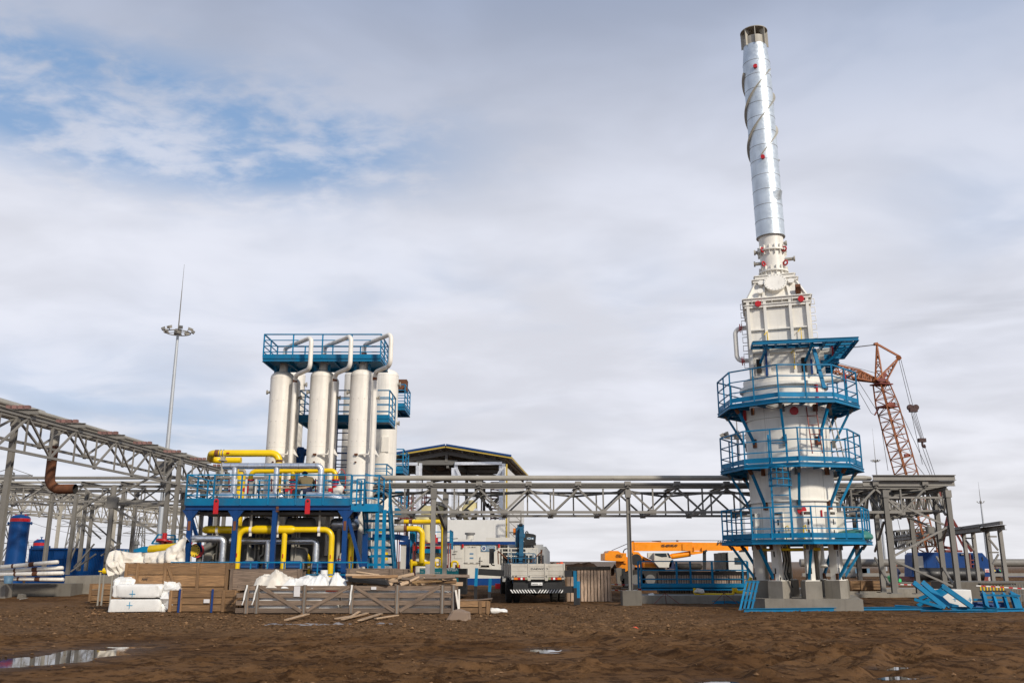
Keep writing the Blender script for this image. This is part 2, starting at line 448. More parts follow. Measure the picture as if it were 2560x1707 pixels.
add_puddle(1745,1704,1850,1701,.55)
add_puddle(2180,1667,2260,1665,.3)
add_puddle(2220,1692,2320,1689,.35)
RUTS=[((-14,21),(14,17.5),.22),((-14,19.2),(14,15.8),.22),((-3,13.0),(13,19.5),.28),((-1.5,11.3),(15,18.0),.28),((2.4,11.5),(7.5,22),.26),((4.3,11.5),(9.3,21),.26),((-12,13.5),(3,14.8),.25),((1,22),(16,26),.3),((0,24),(16,28.5),.3),((-1.2,33),(3.5,14),.24),((.8,33),(5.6,14),.24)]
def ground_h(x,y):
 rise=.28*sstep(40,50,y)
 fore=1-sstep(24,30,y)*.7
 far=1-sstep(60,140,y)
 h=(fbm(x*.35,y*.35,3,3)-.5)*.10*(.35+.65*fore)*far
 clod=fbm(x*3.2,y*6.0,4,11,.62)
 patch=sstep(.42,.66,fbm(x*.45+4,y*.8,3,21))
 h=h+fore*(.012+.075*patch)*np.maximum(0,clod-.47)*2.3
 h=h+(fbm(x*9,y*9,3,31,.6)-.5)*.035*far*(1+patch)
 for(a,b,w)in RUTS:
  dx,dy=b[0]-a[0],b[1]-a[1];L=math.hypot(dx,dy);dx/=L;dy/=L
  wob=(fbm(x*.25+a[0],y*.25,2,5)-.5)*1.1
  s=(x-a[0])*dx+(y-a[1])*dy;q=-(x-a[0])*dy+(y-a[1])*dx+wob
  on=sstep(-1,.5,s)*(1-sstep(L-.5,L+1,s))
  prof=np.exp(-(q/w)**2)
  lip=np.exp(-((np.abs(q)-w*1.8)/(w*.6))**2)
  tread=(np.sin((s+np.abs(q)*1.2)*2*math.pi/.17)>.1)*1.0
  h=h+on*(-.075*prof+.04*lip*(.4+clod)+.022*prof*tread*(.3+patch))
 gr=gravel_mask(x,y);h=h+gr*(fbm(x*7,y*7,3,41,.65)-.42)*.07
 for(cx,cy,rx,ry,an)in PUDDLES:
  u=((x-cx)*math.cos(an)+(y-cy)*math.sin(an))/rx;v=(-(x-cx)*math.sin(an)+(y-cy)*math.cos(an))/ry
  d=np.sqrt(u*u+v*v)+(fbm(x*1.9,y*1.9,4,51)-.5)*1.1
  flat=1-sstep(1.0,3.2 if rx>1 else 2.4,d);h=h*(1-.8*flat)-.012*flat
  m=1-sstep(.5,1.15,d);h=h*(1-m)-m*.06
 return h+rise
def gravel_mask(x,y):
 n=(fbm(x*.5,y*.7,3,61)-.5)*2.6
 edge=np.where(x<1.0,21.5,21.5+(x-1)*.3)
 return sstep(-1.8,2.2,y-edge+n)*(1-sstep(35,42,y))*(1-sstep(3.5,7.5,x+n*.6)*.8)
def grid_lines(pairs):
 out=[]
 for(a,b,s0,s1)in pairs:
  p=a
  while p<b:
   out.append(p);f=(p-a)/(b-a);p+=s0+(s1-s0)*f
 out.append(pairs[-1][1]);return np.array(out)
def build_ground():
 xs=grid_lines([(-3500,-60,400,12),(-60,-17,6,.3),(-17,17,.055,.055),(17,60,.3,6),(60,3500,12,400)])
 ys=grid_lines([(-60,8,8,.5),(8,22,.05,.055),(22,34,.06,.12),(34,60,.2,1.2),(60,200,2,14),(200,3600,20,320)])
 X,Y=np.meshgrid(xs,ys);H=ground_h(X,Y)
 # gentle steppe hills far off
 hill=sstep(500,2600,Y)*(1.5+8*fbm(X*.0011,Y*.0006,3,71))*(1+.35*sstep(-200,-1800,X))
 H=H+hill
 ny,nx=X.shape
 co_=np.stack([X,Y,H],-1).reshape(-1,3).astype(np.float32)
 idx=np.arange(ny*nx).reshape(ny,nx)
 q=np.stack([idx[:-1,:-1],idx[:-1,1:],idx[1:,1:],idx[1:,:-1]],-1).reshape(-1,4)
 me=bpy.data.meshes.new('ground');me.vertices.add(len(co_));me.vertices.foreach_set('co',co_.ravel())
 me.loops.add(q.size);me.loops.foreach_set('vertex_index',q.ravel().astype(np.int32))
 me.polygons.add(len(q));me.polygons.foreach_set('loop_start',(np.arange(len(q))*4).astype(np.int32))
 me.polygons.foreach_set('use_smooth',np.ones(len(q),bool));me.update(calc_edges=True)
 a=me.attributes.new('gravel','FLOAT','POINT');a.data.foreach_set('value',gravel_mask(X,Y).ravel().astype(np.float32))
 wet=np.zeros_like(X)
 for(cx,cy,rx,ry,an)in PUDDLES:
  u=((X-cx)*math.cos(an)+(Y-cy)*math.sin(an))/rx;v=(-(X-cx)*math.sin(an)+(Y-cy)*math.cos(an))/ry
  wet=np.maximum(wet,1-sstep(.8,2.1,np.sqrt(u*u+v*v)))
 a=me.attributes.new('wet','FLOAT','POINT');a.data.foreach_set('value',wet.ravel().astype(np.float32))
 m=bpy.data.materials.new('mud');m.use_nodes=True;t=NT(m.node_tree);bs=t.n['Principled BSDF']
 geo=t.new('ShaderNodeNewGeometry');pos=geo.outputs['Position']
 ga=t.new('ShaderNodeAttribute');ga.attribute_name='gravel';wa=t.new('ShaderNodeAttribute');wa.attribute_name='wet'
 n1=t.noise(pos,.45,6,.6);n2=t.noise(t.mapping(pos,(.7,1.2,1)),3.6,8,.7);n3=t.noise(pos,24,5,.75)
 c=t.mix(t.ramp(n1,.35,.65),(.108,.054,.0225),(.205,.110,.050))
 c=t.mix(t.ramp(n2,.46,.60,0,.8),c,(.033,.0155,.0065))
 c=t.mix(t.ramp(n3,.56,.72,0,.5),c,(.20,.122,.068))
 vor=t.new('ShaderNodeTexVoronoi');vor.inputs['Scale'].default_value=16;t.l.new(pos,vor.inputs['Vector'])
 sepc=t.new('ShaderNodeSeparateColor');t.l.new(vor.outputs['Color'],sepc.inputs[0])
 gc=t.mix(sepc.outputs[0],(.105,.057,.026),(.30,.18,.095))
 gc=t.mix(t.ramp(n2,.45,.65,0,.55),gc,(.075,.042,.022))
 c=t.mix(t.math('MULTIPLY',ga.outputs['Fac'],.6),c,gc)
 dist=t.new('ShaderNodeSeparateXYZ');t.l.new(pos,dist.inputs[0])
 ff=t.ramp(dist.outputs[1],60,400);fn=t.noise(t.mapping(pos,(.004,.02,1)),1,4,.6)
 c=t.mix(ff,c,t.mix(fn,(.11,.08,.068),(.24,.19,.145)))  # distant ground lightened in its colour, standing in for haze
 wetn=t.math('MAXIMUM',wa.outputs['Fac'],t.math('MULTIPLY',t.ramp(n1,.52,.68),.55))
 c=t.mix(t.math('MULTIPLY',wetn,.5),c,(.042,.023,.012))
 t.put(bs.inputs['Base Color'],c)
 t.put(bs.inputs['Roughness'],t.math('SUBTRACT',.93,t.math('MULTIPLY',wetn,.45)))
 bs.inputs['Specular IOR Level'].default_value=.06
 b=t.new('ShaderNodeBump');b.inputs['Strength'].default_value=1.0;b.inputs['Distance'].default_value=.04
 t.put(b.inputs['Height'],t.math('ADD',t.math('ADD',n3,t.math('MULTIPLY',t.noise(pos,70,3,.7),.6)),t.math('MULTIPLY',t.math('MULTIPLY',vor.outputs['Distance'],-1.0),ga.outputs['Fac'])));t.l.new(b.outputs[0],bs.inputs['Normal'])
 MATS['mud']=m;me.materials.append(m)
 o=bpy.data.objects.new('ground',me);COL.objects.link(o);o['kind']='structure'
 for i,(cx,cy,rx,ry,an)in enumerate(PUDDLES):
  mb=MB();n=40;pts=[]
  for j in range(n):
   a=2*math.pi*j/n;u,v=1.45*rx*math.cos(a),1.45*ry*math.sin(a)
   pts.append((cx+u*math.cos(an)-v*math.sin(an),cy+u*math.sin(an)+v*math.cos(an),-.026))
  mb.add(pts,[tuple(range(n))]);mb.build('puddle','water',None,kind='structure')
build_ground()
def gz(x,y):return float(ground_h(np.array([x*1.0]),np.array([y*1.0]))[0])
def stones():
 rng=np.random.default_rng(4);V=[];Fc=[];ico=[(0,0,1),(.9,0,.2),(.28,.85,.25),(-.72,.53,.2),(-.72,-.53,.25),(.28,-.85,.2),(0,0,-.6)]
 fc=[(0,1,2),(0,2,3),(0,3,4),(0,4,5),(0,5,1),(6,2,1),(6,3,2),(6,4,3),(6,5,4),(6,1,5)]
 N=30000;X=rng.uniform(-17,14,N);Y=9.5+(rng.random(N)**.8)*26
 g=gravel_mask(X,Y);pt=sstep(.45,.62,fbm(X*.45+4,Y*.8,3,21));keep=rng.random(N)<(.05+.3*g+.4*pt*(1-g));X=X[keep];Y=Y[keep];g=g[keep];H=ground_h(X,Y)
 mb=MB()
 base=np.array(ico)
 vs=[];rs=[]
 for i in range(len(X)):
  s=(.010+.05*rng.random()**4)*(.75+.5*g[i]);a=rng.uniform(0,6.28);ca,sa=math.cos(a),math.sin(a)
  b=base*(s*rng.uniform(.7,1.5),s*rng.uniform(.7,1.3),s*rng.uniform(.5,.9))*rng.uniform(.75,1.25,(7,1))
  q=np.stack([b[:,0]*ca-b[:,1]*sa+X[i],b[:,0]*sa+b[:,1]*ca+Y[i],b[:,2]+H[i]+s*.15],-1)
  vs.append(q);rs.extend([rng.random()]*7)
 vs=np.concatenate(vs);n=len(X)
 fs=[(a+7*k,b+7*k,c+7*k)for k in range(n)for(a,b,c)in fc]
 mb.v=[tuple(v)for v in vs];mb.f=fs;mb.uv=[[(0,0)]*3]*len(fs);mb.r=rs;mb.sm=[False]*len(fs)
 mat('stone',(.165,.095,.048),.97,var=.3,rnd=.6,spec=.1)
 mb.build('gravel','stone',None,loc=(0,0,0),kind='stuff',label='scattered brown gravel and clods on the muddy yard',category='gravel')
stones()
# ------------------------------------------------------------------ shared builders
def railing(pts,h=1.1,closed=False,n=3,post=.05,bar=.035,mid=1.2,postmat=None):
 """posts and rails along a deck edge"""
 mb=MB();pts=[Vector(p)for p in pts];N=len(pts);segs=N if closed else N-1
 Z=Vector((0,0,1))
 for i in range(segs):
  a,b=pts[i],pts[(i+1)%N];L=(b-a).length;k=max(1,round(L/mid))
  for j in range(k+(0 if closed or i<segs-1 else 1)):
   q=a.lerp(b,j/k);mb.beam(q,q+Z*h,post,post)
  mb.beam(a+Z*(h+.0),b+Z*(h+.0),.05,.045)
  for m in range(1,n):
   mb.beam(a+Z*(h*m/n),b+Z*(h*m/n),bar,bar)
 return mb
def toe(pts,h=.16,th=.012,closed=False,z=0.0):
 mb=MB();pts=[Vector(p)for p in pts];N=len(pts)
 for i in range(N if closed else N-1):
  a,b=pts[i],pts[(i+1)%N];o=Vector((0,0,h/2+z));mb.beam(a+o,b+o,th,h)
 return mb
def ladder_mb(a,b,w,side,step=.3,rail=.05,bar=.022):
 mb=MB();a=Vector(a);b=Vector(b);side=Vector(side).normalized()
 for k in(-1,1):mb.beam(a+side*(k*w/2),b+side*(k*w/2),rail,rail)
 L=(b-a).length;n=int(L/step)
 for i in range(1,n):q=a.lerp(b,i/n);mb.beam(q-side*w/2,q+side*w/2,bar,bar)
 return mb
def lattice(a,b,w,h,bays,chord=.09,web=.05,side=None,m=None,taper0=1.0,taper1=1.0):
 """four-chord lattice between two points"""
 m=m or MB();a=Vector(a);b=Vector(b);d=(b-a).normalized();s=Vector(side)if side else d.cross(Vector((0,0,1)))
 s=(s-d*s.dot(d)).normalized();u=s.cross(d).normalized()
 def c(f,i,j):
  k=taper0+(taper1-taper0)*f;return a.lerp(b,f)+s*(i*w/2*k)+u*(j*h/2*k)
 cs=[(-1,-1),(1,-1),(1,1),(-1,1)]
 for(i,j)in cs:m.beam(c(0,i,j),c(1,i,j),chord,chord)
 for q in range(bays):
  f0,f1=q/bays,(q+1)/bays
  for k in range(4):
   p,r=cs[k],cs[(k+1)%4]
   if q%2==k%2:p,r=r,p
   m.beam(c(f0,*p),c(f1,*r),web,web);m.beam(c(f1,*p),c(f1,*r),web,web)
 return m
# ================================================================== FURNACE TOWER
TY=34.4;TX=P(1984.5,1262,TY).x
def tower():
 before=set(bpy.data.objects)
 def loc_(k):
  def f(x,y,Y):p=k(x,y,Y);return Vector((TX+p.x-TX*p.y/TY,p.y,p.z))
  f.g=lambda x,y,z=0.0:(lambda p:Vector((TX+p.x-TX*p.y/TY,p.y,p.z)))(k.g(x,y,z))
  return f
 g1,g2,c6,c5=map(loc_,(globals()['g1'],globals()['g2'],globals()['c6'],globals()['c5']))
 P_=globals()['P'];P=loc_(P_)
 L_=lambda p:Vector((TX+p.x-TX*p.y/TY,p.y,p.z))
 front=TY-1.55
 z=lambda py,Y=TY:P(1950,py,Y).z
 # concrete foundation: low slab and a ring of angular piers
 sl_b=g2.g(240,1460);sy=sl_b.y
 fnd=thing('concrete_foundation','grey concrete slab with a ring of angular piers carrying the white furnace tower','foundation',(TX,TY,0))
 zs=P(1890,1497,sy).z;xl=P(1886,1500,sy).x+.35;xr=P(2159,1500,sy).x-.2
 mb=MB();mb.prism([(xl,sy,-.4),(xr,sy,-.4),(xr+.1,sy+5.2,-.4),(xl-.45,sy+5.2,-.4),(xl-.45,sy+.55,-.4)],(0,0,zs+.4));mb.build('slab','concrete',fnd)
 zp=P(2000,1340+880/7.84,TY-1.7).z
 zd=P(2000,1361,TY-2.9).z
 rp=1.43;NL=8;th0=R(14)
 tow=thing('furnace_tower','tall white cylindrical furnace tower with silver chimney and blue octagonal walkways','furnace',(TX,TY,0))
 for i in range(NL):
  a=th0+i*2*math.pi/NL;dr=Vector((math.sin(a),-math.cos(a),0));tg=Vector((math.cos(a),math.sin(a),0));c=Vector((TX,TY,0))+dr*rp
  m=MB();q=.29
  pts=[c+dr*q+tg*q,c+dr*q-tg*q,c-dr*q-tg*q,c-dr*q+tg*q]
  base=zs-.02 if i else zs-.55
  m.prism([p+Vector((0,0,base))for p in pts],(0,0,zp-base));m.build('pier','concrete',fnd)
  # leg: open channel column with slots
  m=MB();lc=Vector((TX,TY,0))+dr*1.46;H=zd+.55
  m.beam(lc+dr*.14+Vector((0,0,zp)),lc+dr*.14+Vector((0,0,H)),.27,.018,up=dr)
  for k in(-1,1):m.beam(lc+tg*(k*.125)+Vector((0,0,zp)),lc+tg*(k*.125)+Vector((0,0,H)),.018,.26,up=dr)
  m.beam(lc+Vector((0,0,zp)),lc+Vector((0,0,zp+.03)),.5,.5,up=dr)
  m.build('leg','towerwhite',tow)
  m=MB()
  for k,zz in enumerate(np.linspace(zp+.25,H-.35,3)):m.beam(lc+dr*.152+Vector((0,0,zz)),lc+dr*.152+Vector((0,0,zz+.2)),.05,.006,up=dr)
  for s in(-1,1):m.cyl(lc+dr*.18+tg*(s*.2)+Vector((0,0,zp)),lc+dr*.18+tg*(s*.2)+Vector((0,0,zp+.14)),.022,n=6)
  m.build('slots_and_bolts','darkgap',tow)
 C0=Vector((TX,TY,0));r=1.55
 z1=P(1980,1252,front).z
 z2=P(1960,1040,front).z
 z3=P(1960,955,front).z
 zc=z2+(z3-z2)*.58
 m=MB()
 m.lathe(C0,[(0,zd+.2),(1.5,zd+.2)]);m.lathe(C0,[(r,zd+.12),(r,z1)]);m.lathe(C0,[(r+.0,z1+.0),(r+.09,z1+.0),(r+.09,z1+.05),(r,z1+.05)])
 m.lathe(C0,[(1.5,zd+.12),(r,zd+.12)]);m.build('lower_shell','towerwhite',tow)
 m=MB();m.lathe(C0,[(r,z1+.05),(r,z2)]);m.lathe(C0,[(r,z2),(r+.06,z2),(r+.06,z2+.04),(r,z2+.04)])
 m.lathe(C0,[(r,z2+.04),(r,z3-.4)])
 m.build('shell','towerwhite',tow)
 m=MB()
 for(rr,za,zb)in((1.60,z3-.42,z3-.22),(1.52,z3-.22,z3-.06),(1.66,z3-.06,z3+.06),(1.50,z3+.06,z3+.36)):
  m.lathe(C0,[(rr-.3,za),(rr,za),(rr,zb),(rr-.3,zb)])
 m.lathe(C0,[(0,z3+.36),(1.5,z3+.36)]);m.build('top_ring','towerwhite',tow)
 # round inspection covers and small fittings on the shell
 def on(az,zz,off=0):a=R(az);return C0+Vector((math.sin(a)*(r+off),-math.cos(a)*(r+off),zz)),Vector((math.sin(a),-math.cos(a),0))
 for(az,py,rad)in((10,1027,.155),(9,1275,.16)):
  p,n=on(az,P(1990,py,front).z);m=MB();m.disc(p,n,rad,.12);m.build('inspection_cover','red',tow)
 p,n=on(37,P(1990,1283,front).z);m=MB();m.beam(p+Vector((0,0,-.12)),p+Vector((0,0,.12)),.05,.12);m.build('fitting','red',tow)
 for(az,zz)in((46,zc+.1),(-72,zc-.4)):
  p,n=on(az,zz);m=MB();t_=Vector((n.y,-n.x,0));m.beam(p+n*.05-Vector((0,0,.45)),p+n*.05+Vector((0,0,.45)),.07,.1,up=n)
  m.build('fitting','red',tow)
  # hanging black cable and thin weld seams of the shell plates
 m=MB();zq=z3-.55;pts=[]
 for k in range(13):a=R(-34+4.2*k);pts.append(C0+Vector((math.sin(a)*(r+.03),-math.cos(a)*(r+.03),P(1960,1000,front).z-.26*math.sin(math.pi*k/12))))
 m.tube(pts,.016,6);m.build('hanging_cable','black',tow)
 for(za,zb_)in((zd+.15,z1),(z1+.06,z2),(z2+.05,z3-.45)):
  for k,az in enumerate((-48,28,105)):p,n=on(az+17*(za>z1),0);m=MB();m.beam(p+Vector((0,0,za)),p+Vector((0,0,zb_)),.012,.006,up=n);m.build('weld_seam','palesteel',tow)
  # white burner boxes just above lowest walkway
 for az in(-58,-20,14,48,80):
  p,n=on(az,zd+.12,.0);t_=Vector((-n.y,n.x,0));m=MB()
  for k in(-1,1):m.beam(p+n*.1+t_*(k*.15),p+n*.1+t_*(k*.15)+Vector((0,0,1.05)),.02,.22,up=n)
  m.beam(p+n*.21,p+n*.21+Vector((0,0,.95)),.3,.015,up=n);m.beam(p+n*.1+Vector((0,0,1.05)),p+n*.1+Vector((0,0,1.07)),.34,.24,up=n)
  m.build('burner_box','towerwhite',tow)
  m=MB();m.beam(p+n*.222+Vector((0,0,.2)),p+n*.222+Vector((0,0,.42)),.05,.006,up=n);m.beam(p+n*.222+Vector((0,0,.6)),p+n*.222+Vector((0,0,.8)),.05,.006,up=n);m.build('slots_and_bolts','darkgap',tow)
  # yellow gas ring below
 m=MB();m.tube([C0+Vector((1.28*math.sin(a),-1.28*math.cos(a),zd-.12))for a in np.linspace(0,6.2831,33)],.045,8,cap=False)
 for az in(-12,8):a=R(az);q=C0+Vector((1.75*math.sin(a),-1.75*math.cos(a),zd-.1));m.tube([q,q+Vector((0,0,.75)),q+Vector((.08,-.02,.8)),q+Vector((.1,0,.6))],.022,8)
 m.build('gas_ring','yellow',tow)
 m=MB();q=C0+Vector((.85,-1.0,zd));m.cyl(q,q+Vector((0,0,-.55)),.06,n=12);m.cyl(q+Vector((0,0,-.55)),q+Vector((.0,-.05,-.75)),.08,.15,n=14);m.build('vent_pipe','towerwhite',tow)
 m=MB()
 for(dx,dy)in((-.55,.2),(-.45,.1),(-.35,.3)):
  q=C0+Vector((dx,dy,zd));m.tube([q,q+Vector((.06,0,-.5)),q+Vector((-.05,.05,-1.0)),q+Vector((.12,0,-1.5))],.025,6,R_=.1)
 m.build('hanging_hose','black',tow)
 # octagonal walkways
 def walkway(Ro,th,zdk,hr,zlow):
  w=thing('octagonal_walkway','','walkway',(TX,TY,zdk))
  V=[C0+Vector((Ro*math.sin(R(th+45*i)),-Ro*math.cos(R(th+45*i)),zdk))for i in range(8)]
  I=[C0+Vector((1.64*math.sin(R(th+45*i))/math.cos(R(22.5)),-1.64*math.cos(R(th+45*i))/math.cos(R(22.5)),zdk))for i in range(8)]
  m=MB()
  for i in range(8):
   j=(i+1)%8;m.prism([V[i],V[j],I[j],I[i]],(0,0,.02))
  m.build('deck','blue',w)
  m=MB()
  for i in range(8):
   j=(i+1)%8;o=Vector((0,0,-.085));m.ibeam(V[i]+o,V[j]+o,.07,.13)
   m.beam(V[i]+o,I[i]+o,.07,.14);m.beam(V[i].lerp(V[j],.5)+o,I[i].lerp(I[j],.5)+o,.06,.12)
   m.beam(V[i].lerp(I[i],.5)+o*.8,V[j].lerp(I[j],.5)+o*.8,.05,.08)
  m.build('deck_frame','blue',w)
  VV=[C0+(v-C0-Vector((0,0,zdk)))*.985+Vector((0,0,zdk+.02))for v in V]
  toe(VV,.17,.012,True,.045).build('toe_board','blue',w)
  rm=railing(VV,hr,True,3,.055,.035,.8);rm.build('railing','blue',w)
  for i in range(8):
   m=MB();a=R(th+45*i);n=Vector((math.sin(a),-math.cos(a),0));top=V[i]-n*.35-Vector((0,0,.2));bot=C0+n*(r+.05)+Vector((0,0,zlow))
   m.beam(top,bot,.085,.085);m.build('brace','blue',w)
   m=MB();m.beam(bot+Vector((0,0,-.12)),bot+Vector((0,0,.2)),.16,.10,up=n);q=C0+n*(r+.05)+Vector((0,0,zdk-.17));m.beam(q+Vector((0,0,-.15)),q+Vector((0,0,.12)),.14,.1,up=n)
   m.beam(top-n*.02+Vector((0,0,-.1)),top+n*.1+Vector((0,0,.06)),.11,.09)
   m.build('bracket','rust' if i%2 else 'steeldark',w)
  return w
 zA=zd+.18
 w=walkway(2.74,10,zA,P(1980,1266,TY-2.75).z-zA,zA-1.35);w['label']='lowest blue octagonal walkway round the furnace tower just above the concrete piers'
 zB=P(1990,1153,TY-2.85).z
 w=walkway(2.62,5,zB,P(1990,1066,TY-2.85).z-zB,zB-1.45);w['label']='middle blue octagonal walkway of the furnace tower with a caged ladder below it'
 zC=P(1960,990,TY-2.85).z
 w=walkway(2.64,-7,zC,P(1960,906,TY-2.85).z-zC,zC-1.45);w['label']='top blue octagonal walkway round the furnace tower under the grated canopy'
 # green drum lying on the lowest walkway
 gm=MB();gc=Vector((TX+1.95,TY-.95,zA+.03));gm.lathe(gc,[(.0,.0),(.62,.0),(.66,.06),(.64,.16),(.5,.28),(.25,.34),(.0,.36)],32);gm.cyl(gc+Vector((-.35,-.72,.22)),gc+Vector((0,-.72,.22)),.05,n=10)
 solo(gm,'green_cover','green','sea green domed cover lying on the right side of the lowest tower walkway','cover')
 # ladders
 ax=P(1760+770/3.92,1300,front).x;la=Vector((ax-.03,front-.42,zA+.02));lb=Vector((ax-.03,front-.42,zB+1.1))
 lad=thing('caged_ladder','blue ladder with a hooped cage rising from the lowest to the middle tower walkway','ladder',la)
 ladder_mb(la,lb,.62,(1,0,0),.3,.07,.03).build('rungs','blue',lad)
 m=MB();zc0=zA+1.9
 for k in range(4):
  zz=zc0+k*(zB-.1-zc0)/3;m.tube([Vector((ax-.03+.38*math.cos(a),front-.42-.62*math.sin(a),zz))for a in np.linspace(0,math.pi,13)],.025,6)
 for a in np.linspace(.15,math.pi-.15,6):m.beam((ax-.03+.38*math.cos(a),front-.42-.62*math.sin(a),zc0),(ax-.03+.38*math.cos(a),front-.42-.62*math.sin(a),zB-.1),.03,.012)
 m.build('cage','blue',lad)
 q0=c6(955,1190,front-.35);q1=c6(895,775,front-.12)
 solo(ladder_mb(q0+Vector((.12,0,0)),q1+Vector((.15,0,0)),.34,(1,0,0),.33,.035,.03),'ladder','cranedark','dark red site ladder leaning on the white shell from the middle walkway','ladder')
 q0=c6(1190,1240,TY-1.2);q1=c6(1115,905,TY-.9)
 solo(ladder_mb(q0,q1,.3,(.5,-.8,0),.3,.035,.025),'ladder','palesteel','narrow pale metal ladder leaning at the right edge of the middle walkway','ladder')
 # ---- convection box
 hb=1.12;zb0=z3+.36;zb1=P(1950,745,TY-hb).z;yb=TY-hb;BX=TX
 m=MB();m.box((BX-hb,yb,zb0),(BX+hb,TY+hb,zb1));m.build('box_casing','towerwhite',tow)
 m=MB();F0=yb-.06
 for fx in(-.98,-.42,.42,.98):m.ibeam((BX+fx*hb,F0,zb0),(BX+fx*hb,F0,zb1),.11,.13,.02,up=(0,-1,0))
 for fz in(.0,.30,.60,.93,1.0):
  zz=zb0+(zb1-zb0)*fz
  for(xa,xb)in((-.94,-.47),(-.37,.37),(.47,.94)):m.beam((BX+xa*hb,F0+.01,zz),(BX+xb*hb,F0+.01,zz),.1,.05)
  for sx in(-1,1):m.beam((BX+sx*(hb+.05),yb+.1,zz),(BX+sx*(hb+.05),TY+hb-.1,zz),.1,.05)
 for sx in(-1,1):
  for fy in(.05,.35,.65,.95):m.beam((BX+sx*(hb+.05),yb+2*hb*fy,zb0),(BX+sx*(hb+.05),yb+2*hb*fy,zb1),.1,.08)
 m.build('box_ribs','towerwhite',tow)
 m=MB()
 for k in range(8):
  zz=zb0+.4+k*(zb1-zb0-.7)/7
  for sx in(-1,1):m.tube([(BX+sx*(hb+.1),yb+.15,zz),(BX+sx*(hb+.26),yb+.15,zz),(BX+sx*(hb+.26),yb+.15,zz+.22),(BX+sx*(hb+.1),yb+.15,zz+.22)],.018,6)
 m.build('grab_rungs','towerwhite',tow)
 m=MB()
 for(px,py)in((297,560),(803,543)):p=g1(px,py,yb-.15);m.disc(p,(0,-1,0),.115,.1)
 m.build('inspection_cover','red',tow)
 m=MB()
 for(px,t_,b_)in((405,905,1040),(800,895,1030),(718,1150,1385)):
  a=g1(px,t_,yb-.13);b=g1(px+8,b_,yb-.13);m.tube([a+Vector((-.12,-.02,-.14)),a,b],.022,8)
 m.build('yellow_rod','yellow',tow)
 # hood
 zh=P(1930,640+245/4.9,TY-.6).z;ht=.62
 A=[(BX-hb,yb,zb1),(BX+hb,yb,zb1),(BX+hb,TY+hb,zb1),(BX-hb,TY+hb,zb1)]
 B=[(BX-ht,TY-ht,zh),(BX+ht,TY-ht,zh),(BX+ht,TY+ht,zh),(BX-ht,TY+ht,zh)]
 m=MB();m.add(A+B,[(0,1,5,4),(1,2,6,5),(2,3,7,6),(3,0,4,7),(4,5,6,7)])
 m.build('hood','towerwhite',tow)
 m=MB()
 va=[Vector(a)for a in A];vb=[Vector(b)for b in B]
 for i in range(4):m.beam(va[i],vb[i],.1,.1)
 for f in(.28,.72):m.beam(va[0].lerp(va[1],f)+Vector((0,-.05,0)),vb[0].lerp(vb[1],(f-.5)*1.35+.5)+Vector((0,-.05,0)),.09,.09)
 for(s,zz,q)in((hb+.13,zb1+.03,.12),(hb+.1,zb1-.22,.1),(ht+.13,zh+.02,.1),(ht+.22,zh-.16,.1)):
  p4=[Vector((BX-s,TY-s,zz)),Vector((BX+s,TY-s,zz)),Vector((BX+s,TY+s,zz)),Vector((BX-s,TY+s,zz))]
  for i in range(4):m.beam(p4[i],p4[(i+1)%4],q,.035);m.beam(p4[i]+Vector((0,0,-.06)),p4[(i+1)%4]+Vector((0,0,-.06)),.015,.12)
 for i in range(6):x=BX-hb+2*hb*(i+.5)/6;m.beam((x,yb-.1,zb1-.2),(x,yb-.1,zb1+.02),.02,.1)
 m.build('hood_ribs','towerwhite',tow)
 sl=(vb[0]-va[0]);nn=Vector((0,-(zh-zb1),(ht-hb))).normalized();nn=Vector((0,-1,(hb-ht)/(zh-zb1))).normalized()
 p=va[0].lerp(va[1],.5).lerp(vb[0].lerp(vb[1],.5),.55)
 m=MB();m.cyl(p-nn*.05,p+nn*.2,.36,n=40);m.cyl(p+nn*.2,p+nn*.25,.43,n=40)
 for k in range(20):a=k*math.pi/10;u=Vector((1,0,0));v=nn.cross(u);q=p+nn*.25+(u*math.cos(a)+v*math.sin(a))*.385;m.cyl(q,q+nn*.03,.017,n=6)
 m.build('manhole','towerwhite',tow)
 m=MB()
 for(fx,fz,mm)in((.2,.25,1),(.17,.62,1),(.86,.6,1)):
  q=va[0].lerp(va[1],fx).lerp(vb[0].lerp(vb[1],fx),fz);m.cyl(q,q+nn*.16,.07,n=14);m.cyl(q+nn*.16,q+nn*.2,.12,n=16)
 m.build('nozzle','towerwhite',tow)
 q=va[0].lerp(va[1],.9).lerp(vb[0].lerp(vb[1],.9),.2);m=MB();m.beam(q,q+nn*.25+Vector((0,0,.1)),.2,.2);m.build('terminal_box','rust',tow)
 # neck
 rn=W(60,TY,700)/2;zn1=P(1930,592,TY).z;NC=Vector((BX,TY,0))
 m=MB();m.lathe(NC,[(rn,zh),(rn,zn1+.3)])
 zf1=P(1930,400+690/3.1367,TY-.5).z;zf2=P(1935,640+160/4.9,TY-.5).z
 for zz in(zf1,zf2):
  m.lathe(NC,[(rn,zz-.03),(rn+.1,zz-.03),(rn+.1,zz+.03),(rn,zz+.03)])
  for k in range(16):
   a=2*math.pi*(k+.5)/16;n=Vector((math.sin(a),-math.cos(a),0))
   for s in(-1,1):q=NC+n*(rn+.04)+Vector((0,0,zz));m.beam(q+Vector((0,0,s*.04)),q+Vector((0,0,s*.2)),.02,.09,up=n)
 m.build('neck','towerwhite',tow)
 m=MB()
